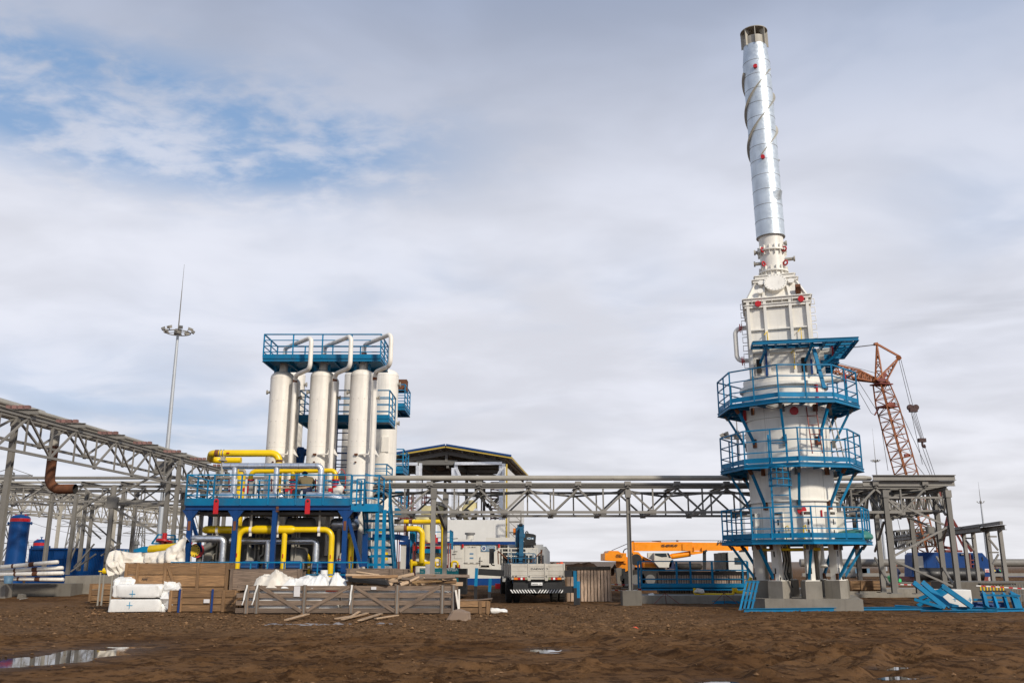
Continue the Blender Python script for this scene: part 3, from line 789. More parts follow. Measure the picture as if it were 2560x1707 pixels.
 for zz in(zf1-.02,zf2+.28):
  for az in(-38,52):
   a=R(az);n=Vector((math.sin(a),-math.cos(a),0));q=NC+n*(rn+.12)+Vector((0,0,zz));u=n;m.tube([q+(u*math.cos(b)+Vector((0,0,1))*math.sin(b))*.09 for b in np.linspace(0,6.283,13)],.032,6,cap=False)
   m.beam(NC+n*(rn+.02)+Vector((0,0,zz)),q-n*.06,.03,.16)
 m.build('lifting_lug','red',tow)
 m=MB()
 for(sx,zz,L)in((-1,zf2+.42,.2),(1,zf2+.5,.32),(-1,zf1+.02,.16),(1,zf1+.3,.06)):
  q=NC+Vector((sx*rn,-.1,zz));m.cyl(q,q+Vector((sx*L,0,0)),.07,n=12);m.cyl(q+Vector((sx*L,0,0)),q+Vector((sx*(L+.06),0,0)),.11,n=14)
 m.build('nozzle','palesteel',tow)
 # chimney in silver cladding
 rs=W(69.5,TY,580)/2;zt1=P(1900,40+455/4.355,TY-rs).z;zt2=P(1896,40+262/4.355,TY-rs).z;zs0=P(1935,582,TY-rs).z
 m=MB();m.lathe(NC,[(rn,zs0),(rs,zs0)]);m.lathe(NC,[(rs,zs0),(rs,zt1)],64);m.lathe(NC,[(rs,zt1),(rs*.86,zt2)],64);m.lathe(NC,[(rs*.86,zt2),(rs*.6,zt2)])
 st=m.build('chimney','cladding',tow)
 nb=12
 for i in range(nb+1):
  m=MB();zz=zs0+(zt1-zs0)*i/nb;m.lathe(NC,[(rs,zz-.01),(rs+.006,zz-.006),(rs+.006,zz+.006),(rs,zz+.01)],64);m.build('seam','steel',st)
 m=MB();pitch=4.6;zt=zt1-.45;zl=P(1900,40+1500/4.355,TY-rs).z
 for k in range(3):
  ph=R(-62)+k*2*math.pi/3-R(0);N=60;vs=[];fs=[]
  for i in range(N+1):
   zz=zl+(zt-zl)*i/N;a=ph+2*math.pi*(zz-zt)/pitch;n=Vector((math.sin(a),-math.cos(a),0));q=NC+Vector((0,0,zz))
   for(rr,dz)in((rs-.01,-.025),(rs+.095,-.02),(rs+.095,.02),(rs-.01,.025)):vs.append(q+n*rr+Vector((0,0,dz)))
  for i in range(N):
   for j in range(4):fs.append((4*i+j,4*i+(j+1)%4,4*i+4+(j+1)%4,4*i+4+j))
  m.add(vs,fs)
 m.build('spiral_strake','palesteel',st)
 m=MB()
 for(px,py)in((1800+358/4.355,40+542/4.355),(1800+412/4.355,40+1530/4.355)):
  zz=P(px,py,TY-rs).z;a=R(-6);n=Vector((math.sin(a),-math.cos(a),0));q=NC+n*(rs-.03)+Vector((0,0,zz));m.cyl(q,q+n*.13,.085,n=16)
 m.build('inspection_cover','red',st)
 # torn sheet of cladding
 m=MB();zz=P(1950,400+240/3.1367,TY-rs).z
 vs=[];N=8
 for i in range(N+1):
  a=R(22+52*i/N);lift=.16*math.sin(math.pi*i/N)**1.2
  for(k,dz)in((0,0),(.4,-.14),(1,-.38+.2*abs(i/N-.4))):vs.append(NC+Vector((math.sin(a),-math.cos(a),0))*(rs+.006+lift*(1-k))+Vector((0,0,zz+dz)))
 fs=[(3*i+j,3*i+3+j,3*i+4+j,3*i+1+j)for i in range(N)for j in range(2)]
 m.add(vs,fs,smooth=True);m.build('torn_sheet','cladding',st)
 m=MB();vs=[]
 for i in range(N+1):
  a=R(24+48*i/N);lift=.14*math.sin(math.pi*i/N)**1.2
  for k in(0,1):vs.append(NC+Vector((math.sin(a),-math.cos(a),0))*(rs+.004+lift*k)+Vector((0,0,zz-.004)))
 m.add(vs,[(2*i,2*i+1,2*i+3,2*i+2)for i in range(N)]);m.build('tear_gap','black',st)
 # rain cap: flat lid carried on radial fins above the open end
 zl_=P(1880,82,TY).z;rc=rs*1.01
 m=MB();m.lathe(NC,[(rs*.8,zt2),(rs*.8,zt2+.40)],32);m.lathe(NC,[(rs*.8,zt2+.40),(rs*.76,zt2+.40),(rs*.76,zt2)],32)
 m.cyl(NC+Vector((0,0,zl_)),NC+Vector((0,0,zl_+.03)),rc,n=48)
 for k in range(8):
  a=R(4)+k*2*math.pi/8;n=Vector((math.sin(a),-math.cos(a),0));q=NC
  pts=[q+n*rs*.8+Vector((0,0,zt2+.0)),q+n*rc*.99+Vector((0,0,zt2-.05)),q+n*rc*.99+Vector((0,0,zl_)),q+n*(rs*.45)+Vector((0,0,zl_)),q+n*rs*.8+Vector((0,0,zt2+.4))]
  t_=Vector((-n.y,n.x,0))*.014;m.prism([p_-t_ for p_ in pts],t_*2)
 m.build('rain_cap','palesteel',tow)
 # white side pipe with red flanges
 pz1=P(1840,640+850/4.9,TY-.7).z;pz0=P(1840,640+1255/4.9,TY-.7).z;yy=TY-.75;xo=g1(35,1050,yy).x
 m=MB();m.tube([(BX-hb,yy,pz1),(xo,yy,pz1),(xo,yy,pz0),(BX-hb,yy,pz0)],.088,16,R_=.25);pp=m.build('side_pipe','towerwhite',tow)
 m=MB()
 for zz in(pz1,pz0):
  for dx in(-.36,-.29):m.cyl((BX-hb+dx,yy,zz),(BX-hb+dx+.035,yy,zz),.17,n=18)
 m.cyl((BX-hb-.05,yy,pz1),(BX-hb-.0,yy,pz1),.13,n=18);m.build('flange','red',pp)
 tow.rotation_euler=(0,R(-.5),0)
 # ---- grated canopy platform in front of the box
 cz=P(1950,853,TY-2.05).z;yn,yf=TY-2.05,TY-1.28
 xa,xb=c6(425,190,yn).x,c6(1325,175,yn).x;xm=c6(1050,180,yn).x
 can=thing('canopy_platform','blue grated canopy platform in front of and beside the white convection box','platform',(TX,yn,cz))
 m=MB();o=.07
 for yy in(yn,yf):m.ibeam((xa,yy,cz),(xb,yy,cz),.07,.14)
 for k in range(7):x=xa+(xm-xa)*k/6;m.beam((x,yn,cz-.01),(x,yf,cz-.01),.05,.1)
 for x in(xm+.02,(xm+xb)/2,xb):m.ibeam((x,yn,cz),(x,TY+1.1,cz),.07,.14)
 for yy in np.linspace(yf,TY+1.1,5):m.beam((xm,yy,cz-.01),(xb,yy,cz-.01),.06,.12)
 m.build('frame','blue',can)
 m=MB()
 for k in range(5):y_=yn+.1+(yf-yn-.2)*k/4;m.box((xa+.05,y_-.03,cz+.075),(xm,y_+.03,cz+.085))
 y_=yn+.05
 while y_<TY+1.0:m.box((xm+.06,y_,cz+.075),(xb-.05,y_+.06,cz+.085));y_+=.16
 m.build('grating','blue',can)
 for(x,y2)in((c6(565,300,yf).x,yf),(c6(950,300,yf).x,yf)):
  m=MB();m.beam((x,y2+.05,cz-.08),(x-.03,yf-.1,zb0-.05),.075,.075);m.build('post','deepblue',can)
  m=MB();m.beam((x,yn+.15,cz-.06),(x-.25,yb-.06,cz-.65),.07,.07);m.build('strut','blue',can)
  m=MB();m.box((x-.38,yb-.14,cz-1.0),(x-.2,yb-.12,cz-.45));m.build('bracket','darkgap',can)
 m=MB();a=c6(1035,615,TY-2.3);b=c6(965,265,TY-1.6);m.beam(a,b,.13,.07);m.beam((xb-.3,yn+.8,cz-.1),(BX+hb+.1,TY-.7,cz-.95),.09,.09);m.build('strut','blue',can)
 # lower grated stage on the right
 cz2=cz-.55;x2a,x2b=BX+hb+.15,BX+hb+1.0
 m=MB()
 for yy in np.linspace(TY-.8,TY+1.2,4):m.ibeam((x2a,yy,cz2),(x2b,yy,cz2),.06,.12)
 for x in(x2a,x2b):m.ibeam((x,TY-.8,cz2),(x,TY+1.2,cz2),.06,.12)
 y_=TY-.75
 while y_<TY+1.1:m.box((x2a+.04,y_,cz2+.065),(x2b-.04,y_+.055,cz2+.075));y_+=.15
 m.build('lower_stage','blue',can)
 # flanged stubs on the right of the box
 m=MB()
 for(zz,L)in((zb0+.95,.75),(zb0-.15,1.1)):
  m.cyl((BX+hb,TY-.55,zz),(BX+hb+L,TY-.55,zz),.13,n=16)
 m.beam((BX+hb+.35,TY-.55,zb0+.9),(BX+hb+.35,TY-.55,zb0),.2,.2)
 sp=m.build('stub_pipe','towerwhite',tow)
 m=MB()
 for(zz,L)in((zb0+.95,.75),(zb0-.15,1.1)):m.cyl((BX+hb+L,TY-.55,zz),(BX+hb+L+.05,TY-.55,zz),.22,n=18)
 m.build('flange','red',sp)
 # steel leaning on and lying before the foundation
 m=MB();b=g2.g(60,1470);t_=Vector((g2(130,880,sy-.2).x,sy-.15,g2(130,880,sy-.2).z))
 for k in range(4):o=Vector((k*.13-.15,0,0));m.beam(b+o*1.0+Vector((-.1,-.25,0)),t_+o,.07,.05,up=(0,-1,0))
 for f in(.03,.35,.66,.97):q=(b+Vector((-.1,-.25,0))).lerp(t_,f);m.beam(q+Vector((-.2,0,0)),q+Vector((.3,0,0)),.05,.05)
 solo(m,'steel_grille','blue','narrow blue slatted steel grille leaning on the left corner of the tower foundation','grille')
 a=g2.g(-30,1510)+Vector((0,0,.06));b=g2.g(1865,1455)+Vector((0,0,.06));m=MB();m.ibeam(a,b,.1,.13)
 solo(m,'steel_beam','blue','long blue steel beam lying on the mud right in front of the tower foundation','beam')
 a=c5.g(1400,1375)+Vector((0,0,.06));b=c5.g(1800,1375)+Vector((0,0,.06));m=MB()
 for y_ in(0,.5):m.ibeam(a+Vector((0,y_,0)),b+Vector((0,y_,0)),.07,.12)
 for k in range(9):q=a.lerp(b,k/8);m.beam(q,q+Vector((0,.5,0)),.05,.05)
 solo(m,'walkway_section','blue','flat blue ladder-like walkway section lying on the ground left of the tower foundation','walkway')
 for o in set(bpy.data.objects)-before:
  if o.parent is None:
   v=Matrix.Rotation(R(-15.5),3,'Z')@(Vector(o.location)-Vector((TX,TY,0)));o.location=v+Vector((TX,TY,0))
   o.rotation_euler=(0,o.rotation_euler.y,R(-10.5 if o.name.startswith('canopy')else-15.5))
tower()
# ================================================================== GAS TREATMENT PLANT (left of centre)
mat('deepmotor',(.0,.055,.19),.45,var=.2,dirt=.3)
Zv=Vector((0,0,1))
def platform(x0,x1,y0,y1,z,h,name,label,group=None,material='blue',posts=1.2,th=.16,legs=()):
 w=thing(name,label,'platform',((x0+x1)/2,(y0+y1)/2,z),group)
 m=MB();m.box((x0,y0,z),(x1,y1,z+.02));m.build('deck',material,w)
 C=[(x0,y0,z),(x1,y0,z),(x1,y1,z),(x0,y1,z)]
 m=MB()
 for i in range(4):
  a,b=Vector(C[i]),Vector(C[(i+1)%4]);m.ibeam(a-Zv*th/2,b-Zv*th/2,.07,th)
 n=max(2,int((x1-x0)/.9))
 for k in range(1,n):x=x0+(x1-x0)*k/n;m.beam((x,y0,z-th/2),(x,y1,z-th/2),.05,th*.7)
 m.build('deck_frame',material,w)
 C2=[Vector(c)+Zv*.02 for c in C]
 toe(C2,.15,.012,True,.0).build('toe_board',material,w)
 railing(C2,h,True,4,.05,.032,posts).build('railing',material,w)
 for(lx,ly,lz)in legs:
  m=MB();m.beam((lx,ly,lz),(lx,ly,z-th),.1,.1);m.build('post',material,w)
 return w
def plant():
# ---- three pairs of white vessels with gooseneck pipes
 cx3=[397,768,1141];Ys=[36.2,36.0,35.8];side=['left','middle','right'];VX=[]
 for i in range(3):
  Y=Ys[i];x0=c3(cx3[i],560,Y).x;r=W(29,Y,945);zt=c3(cx3[i],(480,468,460)[i],Y).z;VX.append((x0,Y,zt,r))
  for j in range(2):
   YY=Y+1.08*j
   v=thing('pressure_vessel',f'tall white domed pressure vessel, {"front" if j == 0 else "rear"} one of the {side[i]} pair under the blue top platform','vessel',(x0,YY,0),'white pressure vessels of the gas plant')
   m=MB();m.lathe((x0,YY,0),[(r,.35),(r,zt-.27)],40);m.dome((x0,YY,zt-.27),r,.27,40);m.dome((x0,YY,.35),r,.2,40,4,-1);m.build('shell','white',v)
   m=MB()
   for zz in(zt-.33,zt*.33,zt*.66):m.lathe((x0,YY,0),[(r,zz-.012),(r+.006,zz-.008),(r+.006,zz+.008),(r,zz+.012)],40)
   for a in range(3):q=Vector((x0+(r-.1)*math.sin(a*2.1),YY-(r-.1)*math.cos(a*2.1),0));m.beam(q,q+Zv*.5,.12,.12)
   m.build('seams_and_feet','white',v)
   for sx in(-1,1):
    zz=c3(270,678,Y).z-.03*j
    m=MB();m.cyl((x0+sx*r,YY-.1,zz),(x0+sx*(r+.08),YY-.1,zz),.055,n=12);m.cyl((x0+sx*(r+.08),YY-.1,zz),(x0+sx*(r+.115),YY-.1,zz),.095,n=16);m.build('side_nozzle','palesteel',v)
   m=MB();rng=random.Random(i*3+j)
   for zz in np.arange(1.2,zt-.5,.85):
    for a in(-30,-5,25,50):q=Vector((x0+(r+.0)*math.sin(R(a)),YY-r*math.cos(R(a)),zz));m.cyl(q,q+Vector((math.sin(R(a)),-math.cos(R(a)),0))*.02,.012,n=5)
   if j==0:m.build('insulation_pin','palesteel',v).data
   if j==1:continue
   # neck, collar and gooseneck
   a=Vector((x0+.03,Y,zt-.02));zc=c3(450,(332,320,308)[i],Y).z
   m=MB();m.tube([a,a+Zv*.38,(a.x,Y,zc-.18)],[.19,.155,.13],20);m.build('neck','white',v)
   m=MB();m.cyl((a.x,Y,zc-.10),(a.x,Y,zc-.0),.115,n=18);m.build('weld_band','rust',v)
   m=MB();m.cyl((a.x,Y,zc-.2),(a.x,Y,zc-.1),.19,n=20);m.build('flange','cranedark',v)
   Yf=Y-1.75;o=(0,371,744)[i];dy=(0,-13,-32)[i]
   zt2=P(775.5,800+(165+dy)/3.733,Yf).z;p1=Vector((a.x,Y,zt2));pf=c3(668+o,170+dy,Yf);p2=Vector((pf.x,Yf,zt2+.02))
   zb=c3(675+o,455+dy,Yf).z;p3=Vector((pf.x,Yf,zb));pr=c3(515+o,540+dy*.6,Y-.62);p4=Vector((pr.x,Y-.62,zb-.03));p5=Vector((pr.x,Y-.62,1.9))
   zk=c3(515+o,560+dy*.6,Y-.62).z
   m=MB();m.tube([(a.x,Y,zc),p1,p2,p3,p4,p5],.088,18,R_=.24);g=m.build('gooseneck_pipe','white',v)
   m=MB();m.cyl(p4.xy.to_3d()+Zv*(zk+.03),p4.xy.to_3d()+Zv*(zk-.1),.0905,n=18);m.build('weld_band','rust',g)
   # guide bracket lower down
   zb2=c3(460,1250,Y-.6).z
   m=MB();q=Vector((pr.x,Y-.62,zb2));m.beam(Vector((x0+.1,Y-r-.02,zb2)),q+Vector((-.1,.02,0)),.1,.05);m.prism([q+Vector((-.16,0,.02)),q+Vector((-.1,0,.02)),q+Vector((-.1,0,.22))],(0,.12,0));m.prism([q+Vector((.1,0,.02)),q+Vector((.28,0,-.1)),q+Vector((.1,0,.22))],(0,.12,0));m.build('guide_bracket','white',v)
   m=MB();m.beam((x0-.1,Y-r-.03,zb2),(x0+.02,Y-r-.06,zb2),.08,.07);m.beam((x0-.08,Y-r-.03,zb2-.3),(x0-.02,Y-r-.06,zb2-.3),.05,.05);m.build('lug','rust',v)
   # ---- four taller vessels further back
 for k,cx in enumerate((505,795,1080,1368)):
  Y=42.0;x0=c3(cx,600,Y).x;r=W((27,28,28,29.5)[k],Y,945);zt=c3(cx,462,Y).z
  v=thing('pressure_vessel',['tall white vessel of the back row, seen between the left pair and the middle pair','tall white vessel of the back row, mostly hidden behind the middle pair','tall white vessel of the back row with the blue access ladder in front of it','stout white vessel at the right end of the back row'][k],'vessel',(x0,Y,0),'white pressure vessels of the gas plant')
  m=MB();m.lathe((x0,Y,0),[(r,.3),(r,zt-.3)],40);m.dome((x0,Y,zt-.3),r,.3,40);m.build('shell','white',v)
  m=MB()
  for zz in(zt*.3,zt*.62,zt-.34):m.lathe((x0,Y,0),[(r,zz-.012),(r+.006,zz-.008),(r+.006,zz+.008),(r,zz+.012)],40)
  m.build('seam','white',v)
  for zz in(zt-.75,zt-2.6):
   for sx in((-1,1)if k==3 else(1,)):
    m=MB();m.cyl((x0+sx*r,Y-.1,zz),(x0+sx*(r+.08),Y-.1,zz),.07,n=12);m.cyl((x0+sx*(r+.08),Y-.1,zz),(x0+sx*(r+.12),Y-.1,zz),.12,n=16);m.build('side_nozzle','palesteel',v)
  if k==3:
   p=c3(1352,1160,Y-r);m=MB();m.box((p.x-.17,Y-r-.03,p.z-.35),(p.x+.17,Y-r+.2,p.z+.35));m.build('name_plate','white',v)
   # ---- top platform over the front vessels
 z=P(656,903,35.2).z;xa=P(657,904,35.2).x;xb=P(951,898,35.2).x
 legs=[(VX[i][0]+s*.28,VX[i][1]-.1,VX[i][2]-.15)for i in range(3)for s in(-1,1)]
 platform(xa,xb,35.2,37.3,z+.12,c3(228,143,35.2).z-z-.1,'top_platform','long blue railed platform on top of the three pairs of white vessels',legs=legs,posts=1.3,th=.13)
 m=MB()
 for i in range(3):
  x,y,zt,r=VX[i];m.beam((x+.45,y+.3,zt+.1),(x+1.2,y+.6,zt+.02),.3,.12)
 solo(m,'pipe_cradle','deepblue','dark blue pipe cradles slung beneath the top platform of the vessels','cradle')if False else None
 # ---- access platforms behind
 def bal(k0,x0,x1,yb,yt,Y0,Y1,label,kb=None,wx=0.0):
  a=k0(x0,yb,Y0);b=k0(x1,yb,Y0);t_=k0(x0,yt,Y0);z=a.z+.16
  return platform(a.x,b.x,Y0,Y1,z,t_.z-z,'access_platform',label,'blue access platforms beside the tall vessels')
 bal(c3,545,1388,953,660,38.2,40.2,'long blue access platform running behind the front vessels at mid height')
 bal(c3,1380,1535,840,605,42.8,45.0,'highest blue access platform right of the stout back vessel, carrying a rusty box')
 bal(c3,1350,1518,1428,1208,42.8,45.0,'blue access platform right of the stout vessel in front of the shed roof')
 bal(c2,1690,1828,712,532,42.8,45.0,'lowest blue access platform right of the stout vessel, in front of the truss')
 bal(c2,1560,1708,552,318,38.2,40.0,'blue access platform at the foot of the vessels above the stair landing')
 q=c3(1505,620,43.5);m=MB();m.box((q.x-.3,43.2,q.z-.25),(q.x+.3,43.8,q.z+.3));solo(m,'terminal_box','rust','rusty brown box standing on the highest access platform','box')
 a=c3(945,1440,38.0);b=c3(958,990,38.0)
 lad=thing('access_ladder','dark blue caged ladder between the middle and right vessels','ladder',(a.x,38.0,0))
 ladder_mb((a.x,38.0,1.5),(a.x,38.0,b.z),.55,(1,0,0),.28,.09,.04).build('rungs','deepblue',lad)
 m=MB()
 for k in range(7):zz=3.2+k*.5;m.tube([Vector((a.x+.35*math.cos(t_),38.0+.5*math.sin(t_),zz))for t_ in np.linspace(0,math.pi,9)],.02,5)
 m.build('cage','deepblue',lad)
 a=e4(415,375,37.9);b=e4(480,120,37.9);m=MB();m.tube([a+Vector((.14,0,-.1)),a+Vector((.15,0,.3)),b+Vector((.02,0,-.18)),b+Vector((.03,0,0))],[.17,.21,.25,.13],14,R_=.1);m.tube([b+Vector((.0,0,-.2)),b+Vector((.3,0,-.22))],[.17,.14],12)
 solo(m,'wrapped_valve','tankblue','blue plastic-wrapped valve between the left and middle vessels','valve')
 # ---- the steel skid module
 YF,YB=33.0,35.25
 zt=e3(500,1113,YF).z;zb=e3(500,1190,YF).z;xl=c2(136,660,YF).x;xr=c2(1430,660,YF).x;zr=c2(600,402,YF).z
 s=thing('process_module','two-storey blue steel process module with railed upper deck and red lifting lugs','module',((xl+xr)/2,YF,0))
 m=MB();m.ibeam((xl,YF,(zt+zb)/2),(xr,YF,(zt+zb)/2),.16,zt-zb,.02);m.ibeam((xl,YB,(zt+zb)/2),(xr,YB,(zt+zb)/2),.16,zt-zb,.02)
 for k in range(9):x=xl+.08+(xr-xl-.16)*k/8;m.ibeam((x,YF+.08,(zt+zb)/2),(x,YB-.08,(zt+zb)/2),.12,zt-zb-.02,.02)
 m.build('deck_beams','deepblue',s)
 m=MB();m.box((xl,YF-.02,zt),(xr,YB,zt+.015));m.build('deck','blue',s)
 C=[Vector((xr,YF-.04,zt)),Vector((xl,YF-.04,zt)),Vector((xl,YB,zt)),Vector((xr,YB,zt))]
 m=toe([C[1],C[0]],.26,.015,z=.0);m.build('toe_board','blue',s);toe([C[1],C[2],C[3]],.2,.015).build('toe_board','blue',s)
 railing([C[0]+Zv*.02,C[1]+Zv*.02,C[2]+Zv*.02,C[3]+Zv*.02],zr-zt,False,3,.055,.038,1.02).build('railing','blue',s)
 # columns
 for(ex,dark)in((160,0),(742,0),(1245,0),(2155,0)):
  x=e5(ex,450,YF).x;m=MB();m.beam((x,YF+.02,0),(x,YF+.02,zb),.165,.165)
  if ex!=1245:m.prism([(x-.3,YF-.05,zb),(x+.3,YF-.05,zb),(x+.09,YF-.05,zb-.3),(x-.09,YF-.05,zb-.3)],(0,.14,0))
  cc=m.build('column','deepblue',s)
  zu,zl=e5(150,215 if ex!=1245 else 30,YF).z,e5(150,335 if ex!=1245 else 100,YF).z;xx=x+(.09 if ex==1245 else 0)
  m=MB();m.box((xx-.05,YF-.07,zl),(xx+.05,YF-.060,zu));m.build('unpainted_patch','rust',cc)
  m=MB();m.beam((x,YB,0),(x,YB,zb),.15,.15);m.build('column','deepblue',s)
 m=MB()
 a=e5(195,170,YF+.3);b=e5(335,640,YF+1.2);m.beam(a,b,.1,.1);m.build('brace','deepblue',s)
 m=MB();m.beam(e5(2205,180,YF+.1),e5(2365,800,YF+.1),.11,.11);m.build('brace','deepblue',s)
 m=MB();m.beam(e6(190,860,34.6),e6(175,1320,34.6),.2,.2);m.build('column','deepblue',s)
 for k,(kx,ex)in enumerate(((e3,680),(e4,605))):
  p=kx(ex,1125,YF-.1);w=.17;n=14;pts=[p+Vector((-w*.5*1.05,0,-.27)),p+Vector((w*.5*1.05,0,-.27))]
  for i in range(n+1):a=math.pi*i/n;pts.append(p+Vector((w*.5*math.cos(a),0,.19+w*.5*math.sin(a))))
  m=MB();m.prism(pts,(0,.04,0));lug=m.build('lifting_lug','red',s)
  m=MB();m.disc(p+Vector((0,-.003,.18)),(0,1,0),.042,.006,16);m.build('hole','darkgap',lug)
  # landing and stairs on the right
 xa,xb=xr+.02,c2(1648,660,YF).x;z2=e6(100,440,YF).z-.22
 st=thing('stair_tower','blue steel landing with railings and an open stair going down behind','stairs',(xa,YF,0))
 m=MB();m.box((xa,YF,zt),(xb,YF+1.3,zt+.015));m.build('landing','blue',st)
 m=MB();zz=(e6(100,440,YF).z+e6(100,550,YF).z)/2;hh=e6(100,440,YF).z-e6(100,550,YF).z
 m.beam((xa,YF,zz),(xb,YF,zz),.05,hh);m.beam((xb,YF,zz),(xb,YF+1.3,zz),.05,hh);m.build('landing_beam','blue',st)
 Cc=[Vector((xa,YF,zt)),Vector((xb,YF,zt)),Vector((xb,YF+1.3,zt))]
 railing(Cc,zr-zt,False,4,.06,.035,.9).build('railing','blue',st)
 for ex in((345,75),(445,40)):
  x=e6(ex[0],900,YF+(.1 if ex[0]<400 else.9)).x;yy=YF+(.1 if ex[0]<400 else.9);m=MB();m.beam((x,yy,0),(x,yy,zt-.1),.13,.13);m.build('post','blue',st)
 y0,y1=YF+.9,YF+3.9
 sx0=e6(155,620,y0).x;sx1=sx0+.95;ztop=zt;zbot=.15
 m=MB();n=11
 for x in(sx0,sx1):m.beam((x,y0,ztop-.1),(x,y1,zbot),.05,.3)
 m.build('stringer','blue',st)
 m=MB()
 for k in range(n):f=(k+.5)/n;m.box((sx0,y0+(y1-y0)*f-.13,ztop-(ztop-zbot)*f),(sx1,y0+(y1-y0)*f+.13,ztop-(ztop-zbot)*f+.03));m.box((sx0,y0+(y1-y0)*f-.14,ztop-(ztop-zbot)*f-.07),(sx1,y0+(y1-y0)*f-.125,ztop-(ztop-zbot)*f+.031))
 m.build('treads','blue',st)
 for x in(sx0,sx1):
  m=MB()
  for hgt in(1.0,.66,.33):m.beam((x,y0,ztop+hgt),(x,y1,zbot+hgt),.04,.04)
  for k in range(5):f=k/4;q=Vector((x,y0+(y1-y0)*f,ztop-(ztop-zbot)*f));m.beam(q,q+Zv,.045,.045)
  m.build('handrail','blue',st)
 gp=thing('safety_gate','narrow blue barred gate standing in the railing of the stair landing','gate',(xa+.3,YF+.05,zt))
 m=MB();gx0,gx1=e6(70,200,YF-.08).x,e6(175,200,YF-.08).x;gt=e6(70,95,YF-.08).z
 for x in(gx0,gx1):m.beam((x,YF-.08,zt+.05),(x,YF-.08,gt),.05,.05)
 m.build('frame','blue',gp);m=MB()
 for k in range(5):m.beam((gx0,YF-.08,zt+.2+(gt-zt-.2)*k/4),(gx1,YF-.08,zt+.2+(gt-zt-.2)*k/4),.035,.035)
 for k in range(4):m.beam((gx1,YF-.08,zt+.3+k*.28),(gx1+.42,YF+.3,zt+.22+k*.28),.03,.03)
 m.build('bars','blue',gp)
 # low fence in front
 YL=32.4;m=MB();za=c2(800,1082,YL).z
 fx0,fx1=c2(-5,1078,YL).x,c2(1567,1095,YL).x
 fr=thing('low_fence','thin blue low fence rail running in front of the process module','fence',((fx0+fx1)/2,YL,0))
 m.beam((fx0,YL,za),(fx1,YL,za),.045,.045);m.beam((fx0,YL,za-.42),(fx1,YL,za-.42),.045,.045);m.build('rail','blue',fr);m=MB()
 for k in range(13):x=fx0+(fx1-fx0)*k/12;m.beam((x,YL,.1),(x,YL,za),.045,.045)
 mm=m;[p.build('post','blue',fr)for p in[mm]]
 # ---- pipes below the deck (each run lifts out on its own)
 def run(pts,r,material,label,name='pipe_run',group=None,Rb=None,extra=None):
  p0=pts[0];t_=thing(name,label,'pipe',p0,group);m=MB();m.tube(pts,r,20,R_=Rb or r*2.6);body=m.build('pipe',material,t_)
  if extra:extra(t_)
  return t_
 def marks(p,Y,r,kx=e5):
  def f(t_):
   for(x,y)in p:q=kx(x,y,Y-r-.004);m=MB();m.beam(q-Zv*.07,q+Zv*.07,.03,.02);m.build('red_marker','red',t_)
  return f
 def flat_marks(p,Y,r,kx):
  def f(t_):
   for(x,y)in p:q=kx(x,y,Y-r-.004);m=MB();m.box(q-Vector((.06,.01,.018)),q+Vector((.06,.01,.018)));m.build('red_marker','red',t_)
  return f
 Yp=33.45;hy=e5(900,325,Yp).z
 l=e5(800,450,Yp).x;rr=e5(1990,450,Yp).x;mid=e5(1385,450,Yp).x;b0,b1=e5(1020,320,Yp).x,e5(1480,320,Yp).x
 def ex_main(t_):
  m=MB();m.tube([(b0-.12,Yp,hy),(b0,Yp,hy),(b1,Yp,hy),(b1+.12,Yp,hy)],[.107,.152,.152,.107],24);m.build('manifold','yellow',t_)
  m=MB();m.cyl((mid,Yp,hy),(mid,Yp,.1),.098,n=20);m.build('drop_pipe','yellow',t_)
  marks([(775,650),(1365,660),(1972,670)],Yp,.1)(t_)
 run([(l,Yp,.1),(l,Yp,hy),(rr,Yp,hy),(rr,Yp,.1)],.106,'yellow','bright yellow gas manifold with three legs hung under the deck of the module',Rb=.3,extra=ex_main)
 Yq=34.0;m=MB();a=e5(380,325,Yq);b=e5(1300,325,Yq);m.cyl((a.x,Yq,a.z),(b.x,Yq,a.z),.14,n=20);m.dome(Vector((0,0,0)),.01,.01,6,2);pz=a.z
 m=MB();m.tube([(a.x-.12,Yq,pz),(a.x-.09,Yq,pz),(a.x,Yq,pz),(b.x,Yq,pz)],[.03,.1,.14,.14],20)
 tq=thing('pipe_run','darker yellow closed header pipe behind the left columns of the module','pipe',(a.x,Yq,pz));m.build('pipe','yellow',tq)
 # hanging strap supports
 for(x,y0_,y1_,Y,r,rad)in((520,100,400,Yq,.14,'left, on the closed header'),(945,100,385,Yp,.106,'at the left bend of the yellow manifold'),(1290,100,400,Yp,.152,'beside the middle column'),(1820,100,390,Yp,.106,'near the right bend of the yellow manifold')):
  q0=e5(x,y0_,Y);q1=e5(x,y1_,Y);x_=q1.x+.02;h=thing('pipe_hanger',f'white perforated strap hanger {rad}','hanger',(x_,Y,q1.z),'white strap hangers below the deck')
  m=MB();m.beam((x_,Y,hy+r),(x_,Y,zb+.02),.07,.03);m.beam((x_,Y,zb-.18),(x_,Y,zb+.01),.05,.06);m.build('strap','palesteel',h)
  m=MB();m.cyl((x_-.045,Y,hy),(x_+.045,Y,hy),r+.012,n=24);m.beam((x_+.0,Y-.02,hy-r-.12),(x_,Y-.02,hy-r),.09,.04);m.build('clamp','white',h)
  # silver insulated pipes
 Ys_=33.42
 p=[e5(150,440,Ys_),e5(610,440,Ys_)];x=e5(600,600,Ys_).x
 run([(p[0].x,Ys_,p[0].z),(x,Ys_,p[0].z),(x,Ys_,.1)],.125,'galv','shiny silver clad pipe with a mitred bend at the left end of the module',Rb=.16)
 Yr=34.05;z_=e5(1100,470,Yr).z;xs=[e5(1180,600,Yr).x,e5(1790,600,Yr).x]
 def ex_s(t_):
  m=MB();m.cyl((xs[0],Yr-.1,z_),(xs[0],Yr-.1,.1),.10,n=20);m.build('drop_pipe','galv',t_)
